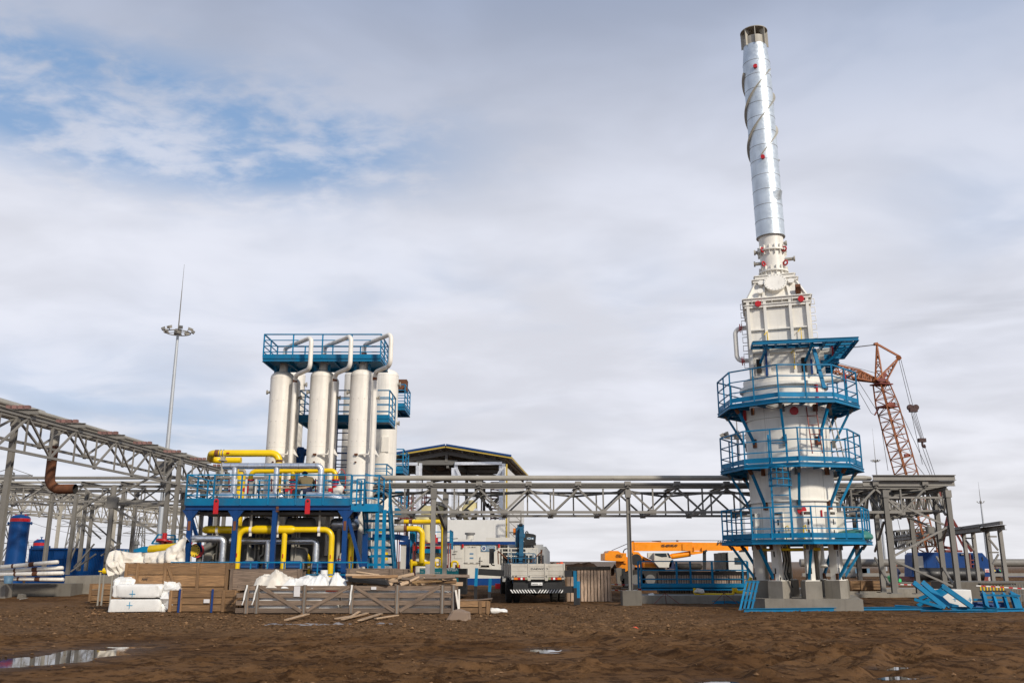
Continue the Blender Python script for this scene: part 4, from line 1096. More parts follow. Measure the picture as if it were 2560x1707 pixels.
 run([(e5(690,470,Yr).x,Yr,z_),(xs[1],Yr,z_),(xs[1],Yr,.1)],.125,'galv','dull silver clad header behind the yellow manifold with two drops',Rb=.16,extra=ex_s)
 xx=e5(2240,500,34.9).x;zz=e5(2200,400,34.9).z
 run([(xx-.35,34.9,zz),(xx,34.9,zz),(xx,34.9,.1)],.105,'yellow','yellow pipe standing behind the right column of the module',Rb=.2,extra=marks([(2235,690)],34.9,.105))
 xx=e5(1690,600,35.0).x
 run([(xx,35.0,.1),(xx,35.0,1.9),(xx-.3,35.0,2.0)],.1,'yellow','yellow riser in the shade between the middle and right columns',Rb=.2,extra=marks([(1672,660)],35.0,.1))
 # dark insulated drums under the deck
 for k,(xa_,xb_,lab)in enumerate(((850,1215,'dark grey drum under the deck left of the middle column'),(1400,1790,'dark grey drum under the deck right of the middle column'),(1975,2345,'dull silver drum with a domed end sticking out past the right column'))):
  Y=34.7;a=e5(xa_,250,Y);b=e5(xb_,250,Y);r=.26 if k<2 else.24;zc=a.z-.02;m=MB()
  m.tube([(a.x,Y,zc),(a.x+.05,Y,zc),(a.x+.17,Y,zc),(b.x-.17,Y,zc),(b.x-.05,Y,zc),(b.x,Y,zc)],[.06,r*.75,r,r,r*.75,.06],24)
  d=thing('separator_drum',lab,'drum',(a.x,Y,zc),'drums slung beneath the module deck');m.build('shell','steeldark' if k<2 else 'galv',d)
  m=MB()
  for f in(.3,.7):x_=a.x+(b.x-a.x)*f;m.beam((x_,Y,zc+r-.02),(x_,Y,zb),.06,.06)
  m.build('hanger_rod','palesteel',d)
  m=MB();m.cyl((a.x+.35,Y-.1,zc),(a.x+.35,Y-.1,.3),.07,n=14);m.build('outlet','palesteel',d)
  # pumps and motors at ground level
 for k,ex in enumerate((950,1230,1500,1860,2090)):
  Y=33.9+.15*(k%2);a=e5(ex,800,Y);m=MB();zc=a.z-.02
  pu=thing('pump_motor',['blue ribbed motor left of the middle column','blue ribbed motor beside the foot of the middle column','large blue ribbed motor right of the yellow middle leg','blue ribbed motor behind the silver drop pipe','blue ribbed motor at the foot of the right column'][k],'motor',(a.x,Y,0),'blue motors at the foot of the module')
  m.cyl((a.x-.3,Y,zc),(a.x+.3,Y,zc),.2,n=20)
  for i in range(12):an=i*math.pi/6;q=Vector((0,math.sin(an),math.cos(an)));m.beam(Vector((a.x-.28,Y,zc))+q*.21,Vector((a.x+.26,Y,zc))+q*.21,.02,.05,up=q)
  m.build('housing','deepmotor',pu)
  m=MB();m.beam((a.x,Y,0),(a.x,Y,zc-.18),.4,.3);m.build('plinth','steeldark',pu)
  m=MB();m.cyl((a.x-.36,Y,zc),(a.x-.3,Y,zc),.16,n=16);m.cyl((a.x-.5,Y,zc),(a.x-.36,Y,zc),.05,n=10);m.build('coupling','steeldark',pu)
 for k,(xa_,xb_,yt_)in enumerate(((340,530,500),(855,1065,560),(1450,1690,540))):  # dark upright vessels; middle and right ones added to darken the space below deck
  Y=34.85;a=e5(xa_,800,Y);b=e5(xb_,yt_,Y);m=MB();r=(b.x-a.x)/2;m.lathe((a.x+r,Y,0),[(r,.2),(r,b.z-r*.3)],28);m.dome((a.x+r,Y,b.z-r*.3),r,r*.3,28,5)
  t_=thing('dark_vessel',['dark grey upright vessel between the two left columns of the module','added dark grey upright vessel just left of the middle column','added dark grey upright vessel right of the yellow middle leg'][k],'vessel',(a.x+r,Y,0),'dark upright vessels inside the module');m.build('shell','steeldark',t_)
  m=MB();q=Vector((a.x+r*1.3,Y-r-.02,b.z-.5));m.cyl(q,q+Vector((0,-.15,0)),.1,n=14);m.cyl(q+Vector((0,-.15,0)),q+Vector((0,-.19,0)),.16,n=16);m.build('nozzle','palesteel',t_)
 m=MB();m.box((xl+.3,YB+.12,.2),(xr-.4,YB+.2,zb-.5));solo(m,'dark_backdrop','steeldark','added dark backdrop behind the module, darkening the view under the deck','panel')  # backdrop added to darken the see-through space under the deck
 # small bore pipes and valves in the shade
 rng=random.Random(3);LINES=[]
 for k in range(10):
  x=e5(rng.choice([870,1000,1060,1460,1520,2040,2080,2060,940,450])+rng.randint(-20,20),600,34.4).x;m=MB();y=34.2+rng.random()*.6
  h=rng.uniform(1.0,2.0);m.tube([(x,y,.1),(x,y,h),(x+.12,y,h+.05),(x+.12,y,zb)],.035,10,R_=.08);vt=thing('instrument_line','slim grey small-bore line with a hand valve in the shade under the deck','pipe',(x,y,0),'small-bore lines under the module deck');LINES.append(vt);m.build('pipe','palesteel',vt)
  m=MB();m.tube([Vector((x+.13*math.cos(a),y-.16,h-.3+.13*math.sin(a)))for a in np.linspace(0,6.283,15)],.014,5,cap=False);m.cyl((x,y,h-.3),(x,y-.16,h-.3),.02,n=8);m.beam((x-.13,y-.16,h-.3),(x+.13,y-.16,h-.3),.02,.02);m.build('handwheel','black' if k%3 else 'red',vt)
 ORD=['leftmost','second','third','fourth','fifth','sixth','seventh','eighth','ninth','rightmost']
 for k,v_ in enumerate(sorted(LINES,key=lambda o:o.location.x)):v_['label']=f'{ORD[k]} from the left of ten slim grey lines with hand valves under the deck'
 # cable trays and gratings in the dark below deck
 m=MB()
 for k in range(3):y=33.4+k*.6;m.box((xl+.3,y,zb-.14),(xr-.3,y+.3,zb-.12));m.beam((xl+.3,y,zb-.1),(xr-.3,y,zb-.1),.02,.1)
 ct=thing('cable_tray','dark cable trays fixed right below the module deck','tray',((xl+xr)/2,34,zb-.14));m.build('tray','steeldark',ct)
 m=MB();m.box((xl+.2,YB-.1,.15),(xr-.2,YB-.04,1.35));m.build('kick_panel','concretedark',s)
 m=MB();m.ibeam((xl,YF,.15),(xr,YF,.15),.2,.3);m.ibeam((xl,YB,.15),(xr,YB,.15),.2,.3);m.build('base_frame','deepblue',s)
 # big valve with red flange left of the module
 q=e5(225,590,33.9);v=thing('flanged_valve','yellow and black flanged valve with a red rim beside the left column','valve',(q.x,33.9,0))
 m=MB();m.disc(q+Vector((0,0,0)),(.5,-1,0),.22,.09,28);m.build('blind_flange','yellow',v);m=MB();m.disc(q+Vector((.07,.14,0)),(.5,-1,0),.26,.08,28);m.build('flange','red',v)
 m=MB()
 for i in range(12):a=i*math.pi/6;u=Vector((1,.5,0)).normalized();w_=q+(u*math.cos(a)+Zv*math.sin(a))*.18;m.cyl(w_,w_+Vector((.03,-.07,0))*1.2,.022,n=6)
 m.build('bolt_ring','black',v);m=MB();m.tube([q+Vector((-.1,.0,.2)),q+Vector((.0,0,.6)),q+Vector((.2,.1,.35)),q+Vector((-.3,-.1,-.5)),q+Vector((-.45,0,-.9))],.018,6,R_=.2);m.build('red_cable','red',v)
 m=MB();m.tube([q+Vector((.1,.4,-1.2)),q+Vector((.1,.4,0)),q+Vector((.6,.6,.3))],.12,14,R_=.2);m.build('body','steeldark',v)
 # ---- equipment on the deck
 Yh=33.95;z_=e3(1200,440,Yh).z;xa_=e3(850,440,Yh).x;drops=[e3(990,700,Yh).x,e4(70,700,Yh).x,e4(828,700,Yh).x];zl_=e4(828,890,Yh).z
 def ex_h(t_):
  for x in drops[:2]:m=MB();m.cyl((x,Yh,z_-.02),(x,Yh,zl_-.1),.105,n=20);m.build('drop_pipe','galv',t_)
  m=MB()
  for x in np.linspace(xa_+.2,drops[2]-.2,6):m.cyl((x,Yh,z_),(x+.012,Yh,z_),.1185,n=24)
  m.build('cladding_seam','steel',t_)
 run([(xa_-.1,Yh,z_),(drops[2],Yh,z_),(drops[2],Yh,zl_-.1)],.115,'galv','silver clad header on the module deck dropping in three legs',Rb=.17,extra=ex_h)
 for(p_,lab)in(([e3(720,965,33.75),e3(1060,965,33.75)],'short silver clad vessel lying on the left part of the deck'),([e3(1530,965,33.75),e4(220,965,33.75)],'short silver clad vessel lying in the middle of the deck')):
  a,b=p_;m=MB();m.tube([a,a+Vector((.04,0,0)),a+Vector((.12,0,0)),b-Vector((.12,0,0)),b-Vector((.04,0,0)),b],[.05,.12,.155,.155,.12,.05],22)
  t_=thing('clad_vessel',lab,'vessel',a);m.build('shell','galv',t_);m=MB();m.beam(a.lerp(b,.3)-Zv*.3,a.lerp(b,.3),.12,.2);m.beam(a.lerp(b,.75)-Zv*.3,a.lerp(b,.75),.12,.2);m.build('saddle','palesteel',t_)
 a=e4(590,950,33.6);run([a,e4(1000,965,33.6),e4(1330,1040,33.75)],.155,'galv','fat silver clad pipe curving down at the right end of the deck',Rb=.8)
 Yt=34.7;zt_=e3(1200,222,Yt).z;xe=e4(130,220,Yt).x
 def ex_y(t_):
  m=MB();m.cyl((e3(672,220,Yt).x,Yt,zt_),(e3(728,220,Yt).x,Yt,zt_),.137,n=24);m.build('weld_band','rust',t_)
  m=MB();m.cyl((xe,Yt,e4(140,350,Yt).z+.03),(xe,Yt,e4(140,372,Yt).z-.02),.137,n=24);m.build('weld_band','rust',t_)
  for x in(e3(765,220,Yt).x,e3(815,220,Yt).x):m=MB();m.cyl((x-.01,Yt,zt_),(x+.01,Yt,zt_),.15,n=24);m.build('u_bolt','galv',t_)
  flat_marks([(885,215)],Yt,.13,e3)(t_)
 bk=e3(1110,345,36.4)
 run([bk,Vector((e3(620,300,36.4).x-.1,36.4,bk.z)),(e3(620,222,Yt).x-.05,Yt+.05,zt_),(xe,Yt,zt_),(xe,Yt,3.4)],.133,'yellow','big orange-yellow pipe looping high over the left of the deck',Rb=.34,extra=ex_y)
 x=e3(795,400,Yt).x;m=MB();m.beam((x,Yt,zt),(x,Yt,zt_-.3),.08,.08);m.cyl((x,Yt,zt_-.3),(x,Yt,zt_-.27),.16,n=16);m.beam((x,Yt,zt_-.27),(x,Yt,zt_-.12),.16,.12);m.tube([(x,Yt,zt_-.32),(x,Yt,zt_-.7),(x+.0,Yt,zt_-.85)],[.06,.05,.09],12);solo(m,'pipe_stand','palesteel','pale post with a clamp holding up the looping yellow pipe','stand')
 Yu=34.55;zu_=e3(1500,530,Yu).z;xl_=e3(1275,600,Yu).x;xr_=e4(1090,600,Yu).x;fz=e4(1070,710,Yu).z;xm_=e4(355,600,Yu).x
 def ex_u(t_):
  m=MB();m.cyl((xm_,Yu,zu_),(xm_,Yu,fz),.085,n=18);m.build('drop_pipe','yellow',t_)
  for x in(xl_,xm_,xr_):
   m=MB();m.cyl((x,Yu,fz+.04),(x,Yu,fz+.09),.15,n=20);m.cyl((x,Yu,fz-.12),(x,Yu,fz-.07),.15,n=20);m.build('flange','red',t_)
   m=MB();m.cyl((x,Yu,fz-.07),(x,Yu,fz+.04),.09,n=16);m.cyl((x,Yu,fz-.03),(x,Yu,fz+.005),.14,n=20);m.build('gasket_ring','blue',t_)
   m=MB();m.cyl((x,Yu,fz-.45),(x,Yu,fz-.12),.12,n=16);m.beam((x-.25,Yu,fz-.3),(x+.1,Yu,fz-.3),.12,.14);m.build('valve_body','red',t_)
  m=MB();m.tube([Vector((xr_+.22+.18*math.cos(a),Yu-.1,fz+.02+.45*math.sin(a)))for a in np.linspace(0,6.28,20)],.014,5,cap=False);m.build('red_cable','red',t_)
 run([(xl_,Yu,fz),(xl_,Yu,zu_),(xr_,Yu,zu_+.03),(xr_,Yu,fz)],.088,'yellow','yellow header behind the silver one feeding three red-flanged valves',Rb=.28,extra=ex_u)
 for(kx,x0_,x1_,y0_,y1_,lab)in((e3,1235,1352,705,930,'left of the two grey instrument cabinets on the deck'),(e4,345,462,845,930,'low grey instrument cabinet under the wooden boards')):
  a=kx(x0_,y1_,33.7);b=kx(x1_,y0_,33.7);t_=thing('instrument_cabinet',lab,'cabinet',((a.x+b.x)/2,33.7,a.z));m=MB();m.box((a.x,33.65,a.z),(b.x,33.95,b.z));m.build('casing','steel',t_)
  m=MB();m.box((a.x+.02,33.63,a.z+.03),(b.x-.02,33.648,b.z-.03));m.build('door','palesteel',t_)
  m=MB()
  for sx in(a.x+.05,b.x-.05):m.beam((sx,33.8,zt),(sx,33.8,a.z),.04,.04)
  m.build('leg','palesteel',t_)
 for k,(kx,x,y0_)in enumerate(((e3,1032,660),(e3,1205,662),(e3,1372,662),(e3,1745,830),(e4,100,830),(e4,297,845),(e4,512,845))):
  a=kx(x,y0_,33.45);m=MB();m.beam((a.x,33.45,zt),(a.x,33.45,a.z),.06,.05);solo(m,'white_prop','panelwhite',['leftmost','second','third','fourth','fifth','sixth','rightmost'][k]+' of the seven slim white props standing on the deck behind the railing','prop','white props on the module deck')
 a=e4(98,765,33.4);b=e4(585,770,33.4);m=MB();m.beam(a,b,.2,.045);m.beam(a-Zv*.11,b-Zv*.09,.2,.045);m.beam(a+Vector((.1,.2,.03)),b+Vector((-.05,.2,.03)),.16,.04);solo(m,'plank_stack','woodpale','pale wooden boards resting on the white props by the worker','planks')
 for k,(kx,x,y0_,y1_)in enumerate(((e3,905,670,880),(e3,1632,655,880),(e4,745,655,890))):
  a=kx(x,y0_,34.2);b=kx(x,y1_,34.2);m=MB();m.cyl(a,b,.022,n=8);solo(m,'marker_rod','red','thin red rod beside the '+('left','middle','right')[k]+' silver drop pipe on the deck','rod','thin red rods on the deck')
 a=e3(1110,530,37.6);m=MB();m.cyl((a.x,37.6,.3),(a.x,37.6,a.z),.2,n=20);m.dome((a.x,37.6,a.z),.2,.12,20,4);solo(m,'yellow_column','yellow','deep yellow vertical pipe column seen behind the deck railing','pipe')
 a=e3(1080,515,36.8);b=e3(1180,580,36.8);m=MB();m.tube([a,e3(1160,515,36.8),b],.06,12,R_=.12);solo(m,'elbow_pipe','palesteel','short pale bent pipe above the deck beside the yellow column','pipe')
 q=e4(1120,850,33.9);m=MB();m.tube([q-Zv*.25,q,q+Vector((.1,0,.1)),q+Vector((.02,0,.22))],[.16,.2,.15,.08],9,R_=.02);solo(m,'wrapped_fitting','tarp','paper-wrapped fitting standing at the right end of the deck','fitting')
plant()
# ================================================================== PIPE RACKS
def rack(label,A,B,off,zt,depth,n,cols,zb=0.0,material='steel',depth2=None,ext=.7,name='pipe_rack',cross=True,half=True,beam=.15,stub=True,cw=.2,chh=.16,cbh=.2):
 """two parallel trusses from A to B (far one shifted by off), cross beams on the top nodes; cols = [(fraction, which, base z)]"""
 A=Vector((A[0],A[1],zt));B=Vector((B[0],B[1],zt));off=Vector(off);d=(B-A);u=d.normalized();w=off.normalized()
 t=thing(name,label,'pipe rack',(A.x,A.y,0))
 for k,(o,dep)in enumerate(((Vector((0,0,0)),depth),(off,depth2 or depth))):
  m=MB();a,b=A+o,B+o;lo=Vector((0,0,-dep))
  m.ibeam(a-Zv*chh/2,b-Zv*chh/2,.13,chh,.015);m.beam(a+d*(.5/n)+lo,b-d*(.5/n)+lo,.09,.1)
  for i in range(n):
   p,q,r=a+d*(i/n),a+d*((i+1)/n),a+d*((i+.5)/n)+lo
   m.beam(p-Zv*.1,r,.075,.075);m.beam(q-Zv*.1,r,.075,.075)
   if half:m.beam(r,r-lo-Zv*.1,.06,.06)
   if i<n-1 and k:m.beam(q-Zv*.1,q+lo,.06,.06)
   m.beam(r-u*.12,r+u*.12,.02,.2)
  m.build('truss',material,t)
 if cross:
  for i in range(n+1):
   p=A+d*(i/n);m=MB();m.ibeam(p-w*ext+Zv*(.11 if stub else 0),p+off+w*(ext*.4)+Zv*(.11 if stub else 0),.14,cbh,.018);m.build('cross_beam',material,t)
   if i<n:
    r=A+d*((i+.5)/n)-Zv*depth;m=MB();m.beam(r,r+off,.08,.08);m.build('tie',material,t)
 for(f,wh,z0)in cols:
  p=A+d*f+off*wh;m=MB();m.ibeam((p.x,p.y,z0),(p.x,p.y,zt-.16),cw,cw,.02,up=u);m.beam((p.x,p.y,z0),(p.x,p.y,z0+.03),.42,.42);m.beam((p.x,p.y,zt-.45),(p.x,p.y,zt-.16),cw+.06,cw+.06);m.build('column',material,t)
 return t,A,B,u,w
def xbrace(parent,pts,s=.11,material='steel'):
 for(a,b)in pts:m=MB();m.beam(a,b,s,s);m.build('brace',material,parent)
def pipe_on(label,pts,r,material,cat='pipe',name='rack_pipe',n=16,Rb=None,group=None):
 m=MB();m.tube(pts,r,n,R_=Rb);return solo(m,name,material,label,cat,group)
def racks():
# ---- left rack, running away from the camera
 zt=P(42,1030,34).z-.1;A=G(42,1030,zt+.1);B=G(428,1137,zt+.1);D=(B-A)
 lf=G(227.7,1168.6,zt-1.5);f=(lf.y-A.y)/D.y;xo=lf.x-(A.x+D.x*f)
 A0=A-D;B0=B+D*.5
 t,a,b,u,w=rack('tall grey steel pipe rack running away on the left with rusty blocks along its top',A0,B0,(xo,0,0),zt,1.0,10,[(.4,0,0),(.8,0,.1),(.8,1,.6),(1,0,0),(1,1,0)],depth2=1.45,ext=.85,cw=.19)
 d=b-a
 m=MB()
 for i in range(11):
  p=a+d*(i/10)
  for k in range(4):q=p+Vector((.40-k*.24,0,.21));m.beam(q-Vector((0,.09,-.075)),q+Vector((0,.09,.075)),.16,.14)
 blk=m;t2=thing('pipe_shoes','rows of rusty pink pipe shoes on the cross beams of the left rack','pipe shoes',a);m.build('shoe','rustblock',t2)
 for k,(ox,r,mt,lab)in enumerate(((-.62,.10,'palesteel','pale pipe nearest the shoes on top of the left rack'),(-.95,.055,'palesteel','thin pipe between the pale pipes on the left rack'),(-1.25,.07,'steel','thin grey pipe in the middle of the left rack'),(-1.5,.25,'palesteel','thickest pale pipe crowning the left rack'),(-2.5,.09,'steel','dark grey pipe on the far side of the left rack'))):
  e=.52 if k==3 else 1.0
  pipe_on(lab,[a+Vector((ox,0,.38+r)),a+d*e+Vector((ox,0,.38+r))],r,mt)
  if k==3:pipe_on('far half of the thick pale pipe on the left rack, set a little lower',[a+d*.53+Vector((ox,0,.24+r)),b+Vector((ox,0,.24+r))],.17,mt)
 m=MB();q=a+d*.5
 for k in range(8):p=a+d*((k+.5)/10)-Zv*.12;m.beam(p+Vector((0,0,0)),p+Vector((xo,0,0)),.1,.14)
 solo(m,'walkway_plates','steeldark','dark plates and beams lying between the trusses of the left rack','plates')if False else m.build('purlin','steel',t)
 # portal braces at the second column pair
 Yc=(a+d*.8).y
 xbrace(t,[(c1(655,850,Yc),c1(975,850,Yc)),(c1(665,815,Yc),c1(975,655,Yc)),(c1(660,865,Yc),c1(940,1035,Yc))],.1)
 m=MB();q=c1(655,845,Yc);m.box((q.x-.15,Yc-.12,q.z-.3),(q.x+.4,Yc+.12,q.z+.3));m.build('gusset','steel',t)
 m=MB();q=c1(960,650,Yc);m.box((q.x-.3,Yc-.12,q.z-.2),(q.x+.3,Yc+.12,q.z+.45));m.build('gusset','steel',t)
 # rusty open pipe hanging from the rack
 Yp=38.2;p0=e1(740,500,Yp);p1=e1(655,1370,Yp);zz=p1.z;m=MB();
 hp=thing('hanging_pipe','rusty brown open-ended pipe hanging from the left rack with a right-angle bend','pipe',(p0.x,Yp,zz))
 m.tube([(p0.x,Yp,P(140,1055,Yp).z),(p0.x,Yp,e1(700,810,Yp).z)],.20,24,cap=False);m.build('painted_top','palesteel',hp)
 m=MB();xe=e1(1005,1380,Yp).x;m.tube([(p0.x,Yp,e1(700,810,Yp).z),(p0.x,Yp,zz),(xe,Yp-.15,zz)],.20,24,R_=.5,cap=False);m.build('rusty_run','rust',hp)
 m=MB();m.tube([(xe-.3,Yp-.11,zz),(xe+.005,Yp-.151,zz)],.185,24,cap=False);m.f=[tuple(reversed(f_))for f_ in m.f];m.build('bore','darkgap',hp);m=MB();m.disc((xe-.28,Yp-.11,zz),(1,0,0),.184,.01);m.build('bore_end','darkgap',hp)
 # ---- rack B crossing behind, along X
 Yb=54;z2=c1(300,742,Yb).z;xa,xb=c1(-200,700,Yb).x,c1(1900,700,Yb).x
 t,a,b,u,w=rack('grey pipe rack crossing left to right behind the tall left rack',(xa,Yb),(xb,Yb),(0,3.4,0),z2,.95,9,[(.42,0,1.0),(.62,0,1.0),(.62,1,1.0),(.42,1,1.0),(.25,0,.9),(.80,0,.3),(.80,1,.3)],ext=.3)
 pipe_on('long thin dark pipe along the crossing rack behind the left rack',[a+Vector((0,.2,.45)),b+Vector((0,.2,.45))],.09,'steel')
 pipe_on('second thin pipe at the back of the crossing rack',[a+Vector((0,2.6,.4)),b+Vector((0,2.6,.4))],.07,'palesteel')
 tb=t
 for(xt,yt,xl,yl,Y)in((437,800,400,1272,52.0),(520,770,465,1250,56.0),(548,865,508,1250,58.5),(680,740,635,1180,52.5),(742,752,700,1120,57.0)):
  p,q=c1(xt,yt,Y),c1(xl,yl,Y);x=q.x;m=MB();m.ibeam((x,Y,q.z),(x,Y,p.z),.18,.18,.02,up=(0,1,0));m.build('column','steel',tb)
 xbrace(tb,[(c1(455,905,52.3),c1(640,775,52.3)),(c1(455,930,52.3),c1(600,1060,52.3)),(c1(515,905,55),c1(625,850,55)),(c1(515,935,55),c1(690,1085,55)),(c1(420,1255,52.3),c1(570,1150,52.3)),(c1(600,1160,53),c1(720,1085,53)),(c1(470,965,56),c1(540,1050,56)),(c1(670,965,56),c1(720,960,56)),(c1(640,1080,54),c1(690,1130,54)),(c1(440,1230,55),c1(560,1090,55)),(c1(420,1180,54),c1(470,1060,54))],.08)
 # ---- far pale truss racks
 z3=c1(50,752,62).z;A=c1(50,752,62);B=G(0+1110/2.375,900+905/2.375,z3);B=B+(B-A)*.15
 t,a,b,u,w=rack('pale far truss rack slanting away behind the blue tanks',A-(B-A)*.12,B,(-3.2,.4,0),z3,1.45,16,[(.28,0,.3),(.5,0,.3),(.72,0,.3),(.9,0,.3),(.9,1,.3),(.5,1,.3)],material='palesteel',ext=.4)
 pipe_on('pale pipe lying on the far truss rack behind the blue tanks',[a+Vector((-.8,0,.42)),b+Vector((-.8,0,.42))],.16,'palesteel')
 # ---- central rack
 Yc=36.6;zc=P(1569,1215,Yc).z;X=lambda px:P(px,1215,Yc).x
 xa,xb=X(1569)-2.0*6,X(1569)+2.0*6
 zk=.45
 t,a,b,u,w=rack('long grey pipe rack spanning from the white vessels to behind the furnace tower',(xa,Yc),(xb,Yc),(0,3.0,0),zc,1.03,12,[(.5,0,.55)],ext=.12,beam=.12,cw=.16,chh=.10,cbh=.12,stub=False)
 for(px,Y)in((1085,Yc),(1115,Yc+3.0)):
  x=P(px,1215,Y).x;m=MB();m.ibeam((x,Y,0),(x,Y,zc-.1),.18,.18,.02,up=(0,1,0));m.build('column','steel',t);m=MB();m.beam((x,Y,zc-.5),(x,Y,zc-.1),.24,.24);m.build('column_head','steel',t)
 xbrace(t,[(c4(490,600,Yc+.5),c4(560,780,Yc+2.8)),(c4(490,575,Yc+.4),c4(575,610,Yc+2.9))],.11,'steeldark')
 m=MB()
 for i in range(12):
  p=a+(b-a)*(i/12);q=a+(b-a)*((i+1)/12);s=(Vector((0,3.0,0))if i%2 else Vector());e=(Vector()if i%2 else Vector((0,3.0,0)));m.beam(p+s-Zv*.2,q+e-Zv*.2,.08,.08)
 m.build('plan_bracing','steeldark',t)
 zp=P(1440,1194.5,Yc+.25).z
 xr=P(2176,1194,Yc+.25).x
 pipe_on('long fat pale grey pipe resting along the top of the central rack',[(xa-.6,Yc+.25,zp),(xr-.25,Yc+.25,zp),(xr,Yc+.25,zp-.02),(xr+.06,Yc+.25,zp-.03)],[.105,.105,.085,.02],'palesteel')
 for k,(dy,dz,r)in enumerate(((.75,.13,.028),(1.0,.20,.025),(1.4,.15,.03),(2.2,.17,.035),(2.7,.14,.03))):
  pipe_on(['uppermost','second','third','fourth','hindmost'][k]+' thin pipe beneath the fat pipe of the central rack',[(xa-.5,Yc+dy,zc+dz),(xr+(.3,.1,-.1,.4,.2)[k],Yc+dy,zc+dz)],r,'palesteel' if k%2 else 'steel')
 sh=thing('pipe_supports','boxy grey pipe supports sitting on every node of the central rack','pipe supports',(xa,Yc,zc))
 for i in range(13):
  p=a+(b-a)*(i/12);m=MB();m.beam(p+Vector((0,-.02,.02)),p+Vector((0,-.02,.19)),.24,.2);m.beam(p+Vector((0,.25,.06)),p+Vector((0,.25,.12)),.16,.4);m.build('support_box','steel',sh)
 q=G(1572,1508);m=MB();x=X(1569);m.box((x-.37,Yc-.37,-.3),(x+.37,Yc+.37,.57))
 solo(m,'concrete_footing','concretedark','square concrete footing under the lone middle column of the central rack','footing')
 # ---- right rack
 yr0=Yc;x0,x1=P(2210,1215,yr0).x,P(2366,1215,yr0).x;fe=G(2087,1246,zc)
 yr1=fe.y;dx=fe.x-x0
 t,a,b,u,w=rack('grey portal rack on the right running back from the central rack',(x0,yr0),(x0+dx,yr1),(x1-x0,0,0),zc,.95,7,[(0,0,zk),(0,1,zk),(.18,0,zk),(.18,1,zk),(1,0,.3),(1,1,.3),(.6,0,.3),(.6,1,.3)],ext=.85,cw=.18)
 m=MB();m.ibeam((P(2180,1200,yr0).x,yr0-.1,zc+.33),(P(2385,1200,yr0).x,yr0-.1,zc+.33),.2,.22,.02);m.build('head_beam','steel',t)
 Yq=yr0+.05
 xbrace(t,[(d2(350,903,Yq),d2(672,903,Yq)),(d2(372,920,Yq),d2(672,1055,Yq)),(d2(380,978,Yq+1),d2(590,1062,Yq+1)),(d2(388,1232,Yq),d2(690,1068,Yq)),(d2(388,1255,Yq),d2(720,1400,Yq)),(d2(385,1195,Yq+2),d2(590,1100,Yq+2)),(d2(250,875,Yq+1.5),d2(335,1010,Yq)),(d2(335,1040,Yq),d2(285,1205,Yq+2)),(d2(285,1240,Yq+2),d2(368,1395,Yq+.2)),(d2(630,1235,Yq+2),d2(722,1385,Yq)),(d2(590,870,Yq+2),d2(682,1000,Yq)),(d2(640,1190,Yq+2),d2(690,1065,Yq))],.075)
 m=MB();q=d2(590,1085,Yq+1);m.box((q.x-.16,Yq+.9,q.z-.14),(q.x+.16,Yq+1.0,q.z+.14));m.build('gusset','steel',t)
 for k in range(4):pipe_on(['left','second','third','right'][k]+' of four grey pipes on top of the right rack',[(x0+.5+k*.6,yr0+.3,zc+.3),(x0+.5+k*.6+dx,yr1,zc+.3)],.09,'steel')
 # concrete kerbs the racks stand on
 for(c,d_,za,lab)in((d2.g(150,1452,.15),d2.g(760,1440,.15),.47,'long concrete kerb under the columns of the right rack'),):
  m=MB();m.box((c.x-3,c.y,-.2),(d_.x+1.0,c.y+2.6,zk));solo(m,'concrete_kerb','concrete',lab,'kerb')
 a_=P(800*0+1590,1490,38.5);m=MB();m.box((P(1590,1480,38.2).x,38.2,-.1),(P(1905,1480,38.2).x,41.0,P(1700,1488,38.2).z));solo(m,'concrete_kerb','concrete','low wide concrete kerb behind the yellow pipes, left of the tower foundation','kerb')
 m=MB();m.box((e2(60,1180,44).x-4,44,.1),(e2(930,1180,44).x,45.2,e2(500,1142,44).z));solo(m,'concrete_kerb','concretedark','low concrete beam in front of the stacked white pipes at the far left','kerb')
 m=MB();m.box((e2(845,1100,45.3).x,45.3,.1),(e2(1570,1100,45.3).x+3,49,e2(1100,1040,45.3).z));solo(m,'concrete_plinth','concrete','high concrete plinth under the columns of the left rack','plinth')
 # ---- far right rack
 A=e8(870,195,68);zf=A.z;B=G(2240+1640/6.031,1300+105/6.031,zf)
 dd=(B-A)
 t=thing('far_pipe_rack','dark grey far pipe rack behind the blue crane house at the right edge','pipe rack',(A.x,A.y,0))
 m=MB();A2=A-dd*1.6;m.ibeam(A2,B,.25,.3);m.ibeam(A2+Vector((0,3,0)),B+Vector((0,3,0)),.25,.3);m.build('beam','steeldark',t)
 for i in range(8):p=A2.lerp(B,i/7);m=MB();m.beam(p+Vector((-.5,-.6,.25)),p+Vector((.4,3.5,.25)),.18,.2);m.build('cross_beam','steeldark',t)
 for(x,yt,yb)in((1040,165,470),(1190,150,480),(1400,140,940),(1570,130,940)):
  fr=(x-870)/770;p=A+dd*fr;m=MB();m.ibeam((p.x,p.y,.2),(p.x,p.y,zf),.22,.22,.03,up=(0,1,0));m.build('column','steel',t)
 Ym=(A+dd*.8).y
 xbrace(t,[(e8(1395,245,Ym),e8(1515,245,Ym)),(e8(1395,270,Ym),e8(1540,450,Ym)),(e8(1415,483,Ym),e8(1545,483,Ym)),(e8(1460,660,Ym),e8(1545,510,Ym)),(e8(1045,270,Ym+3),e8(1170,270,Ym+3)),(e8(1050,300,Ym+3),e8(1190,470,Ym+3))],.1,'steel')
 a=e8(-60,300,92);b=e8(520,255,92);tt=thing('far_truss','dark far lattice truss seen behind the legs of the lattice crane boom','truss',(a.x,92,0));m=lattice(a,b,2.5,1.7,14,.18,.12);m.build('lattice','steeldark',tt)
 m=MB();m.beam((a.x+5,92,0),(a.x+5,92,a.z),.3,.3);m.build('column','steeldark',tt)
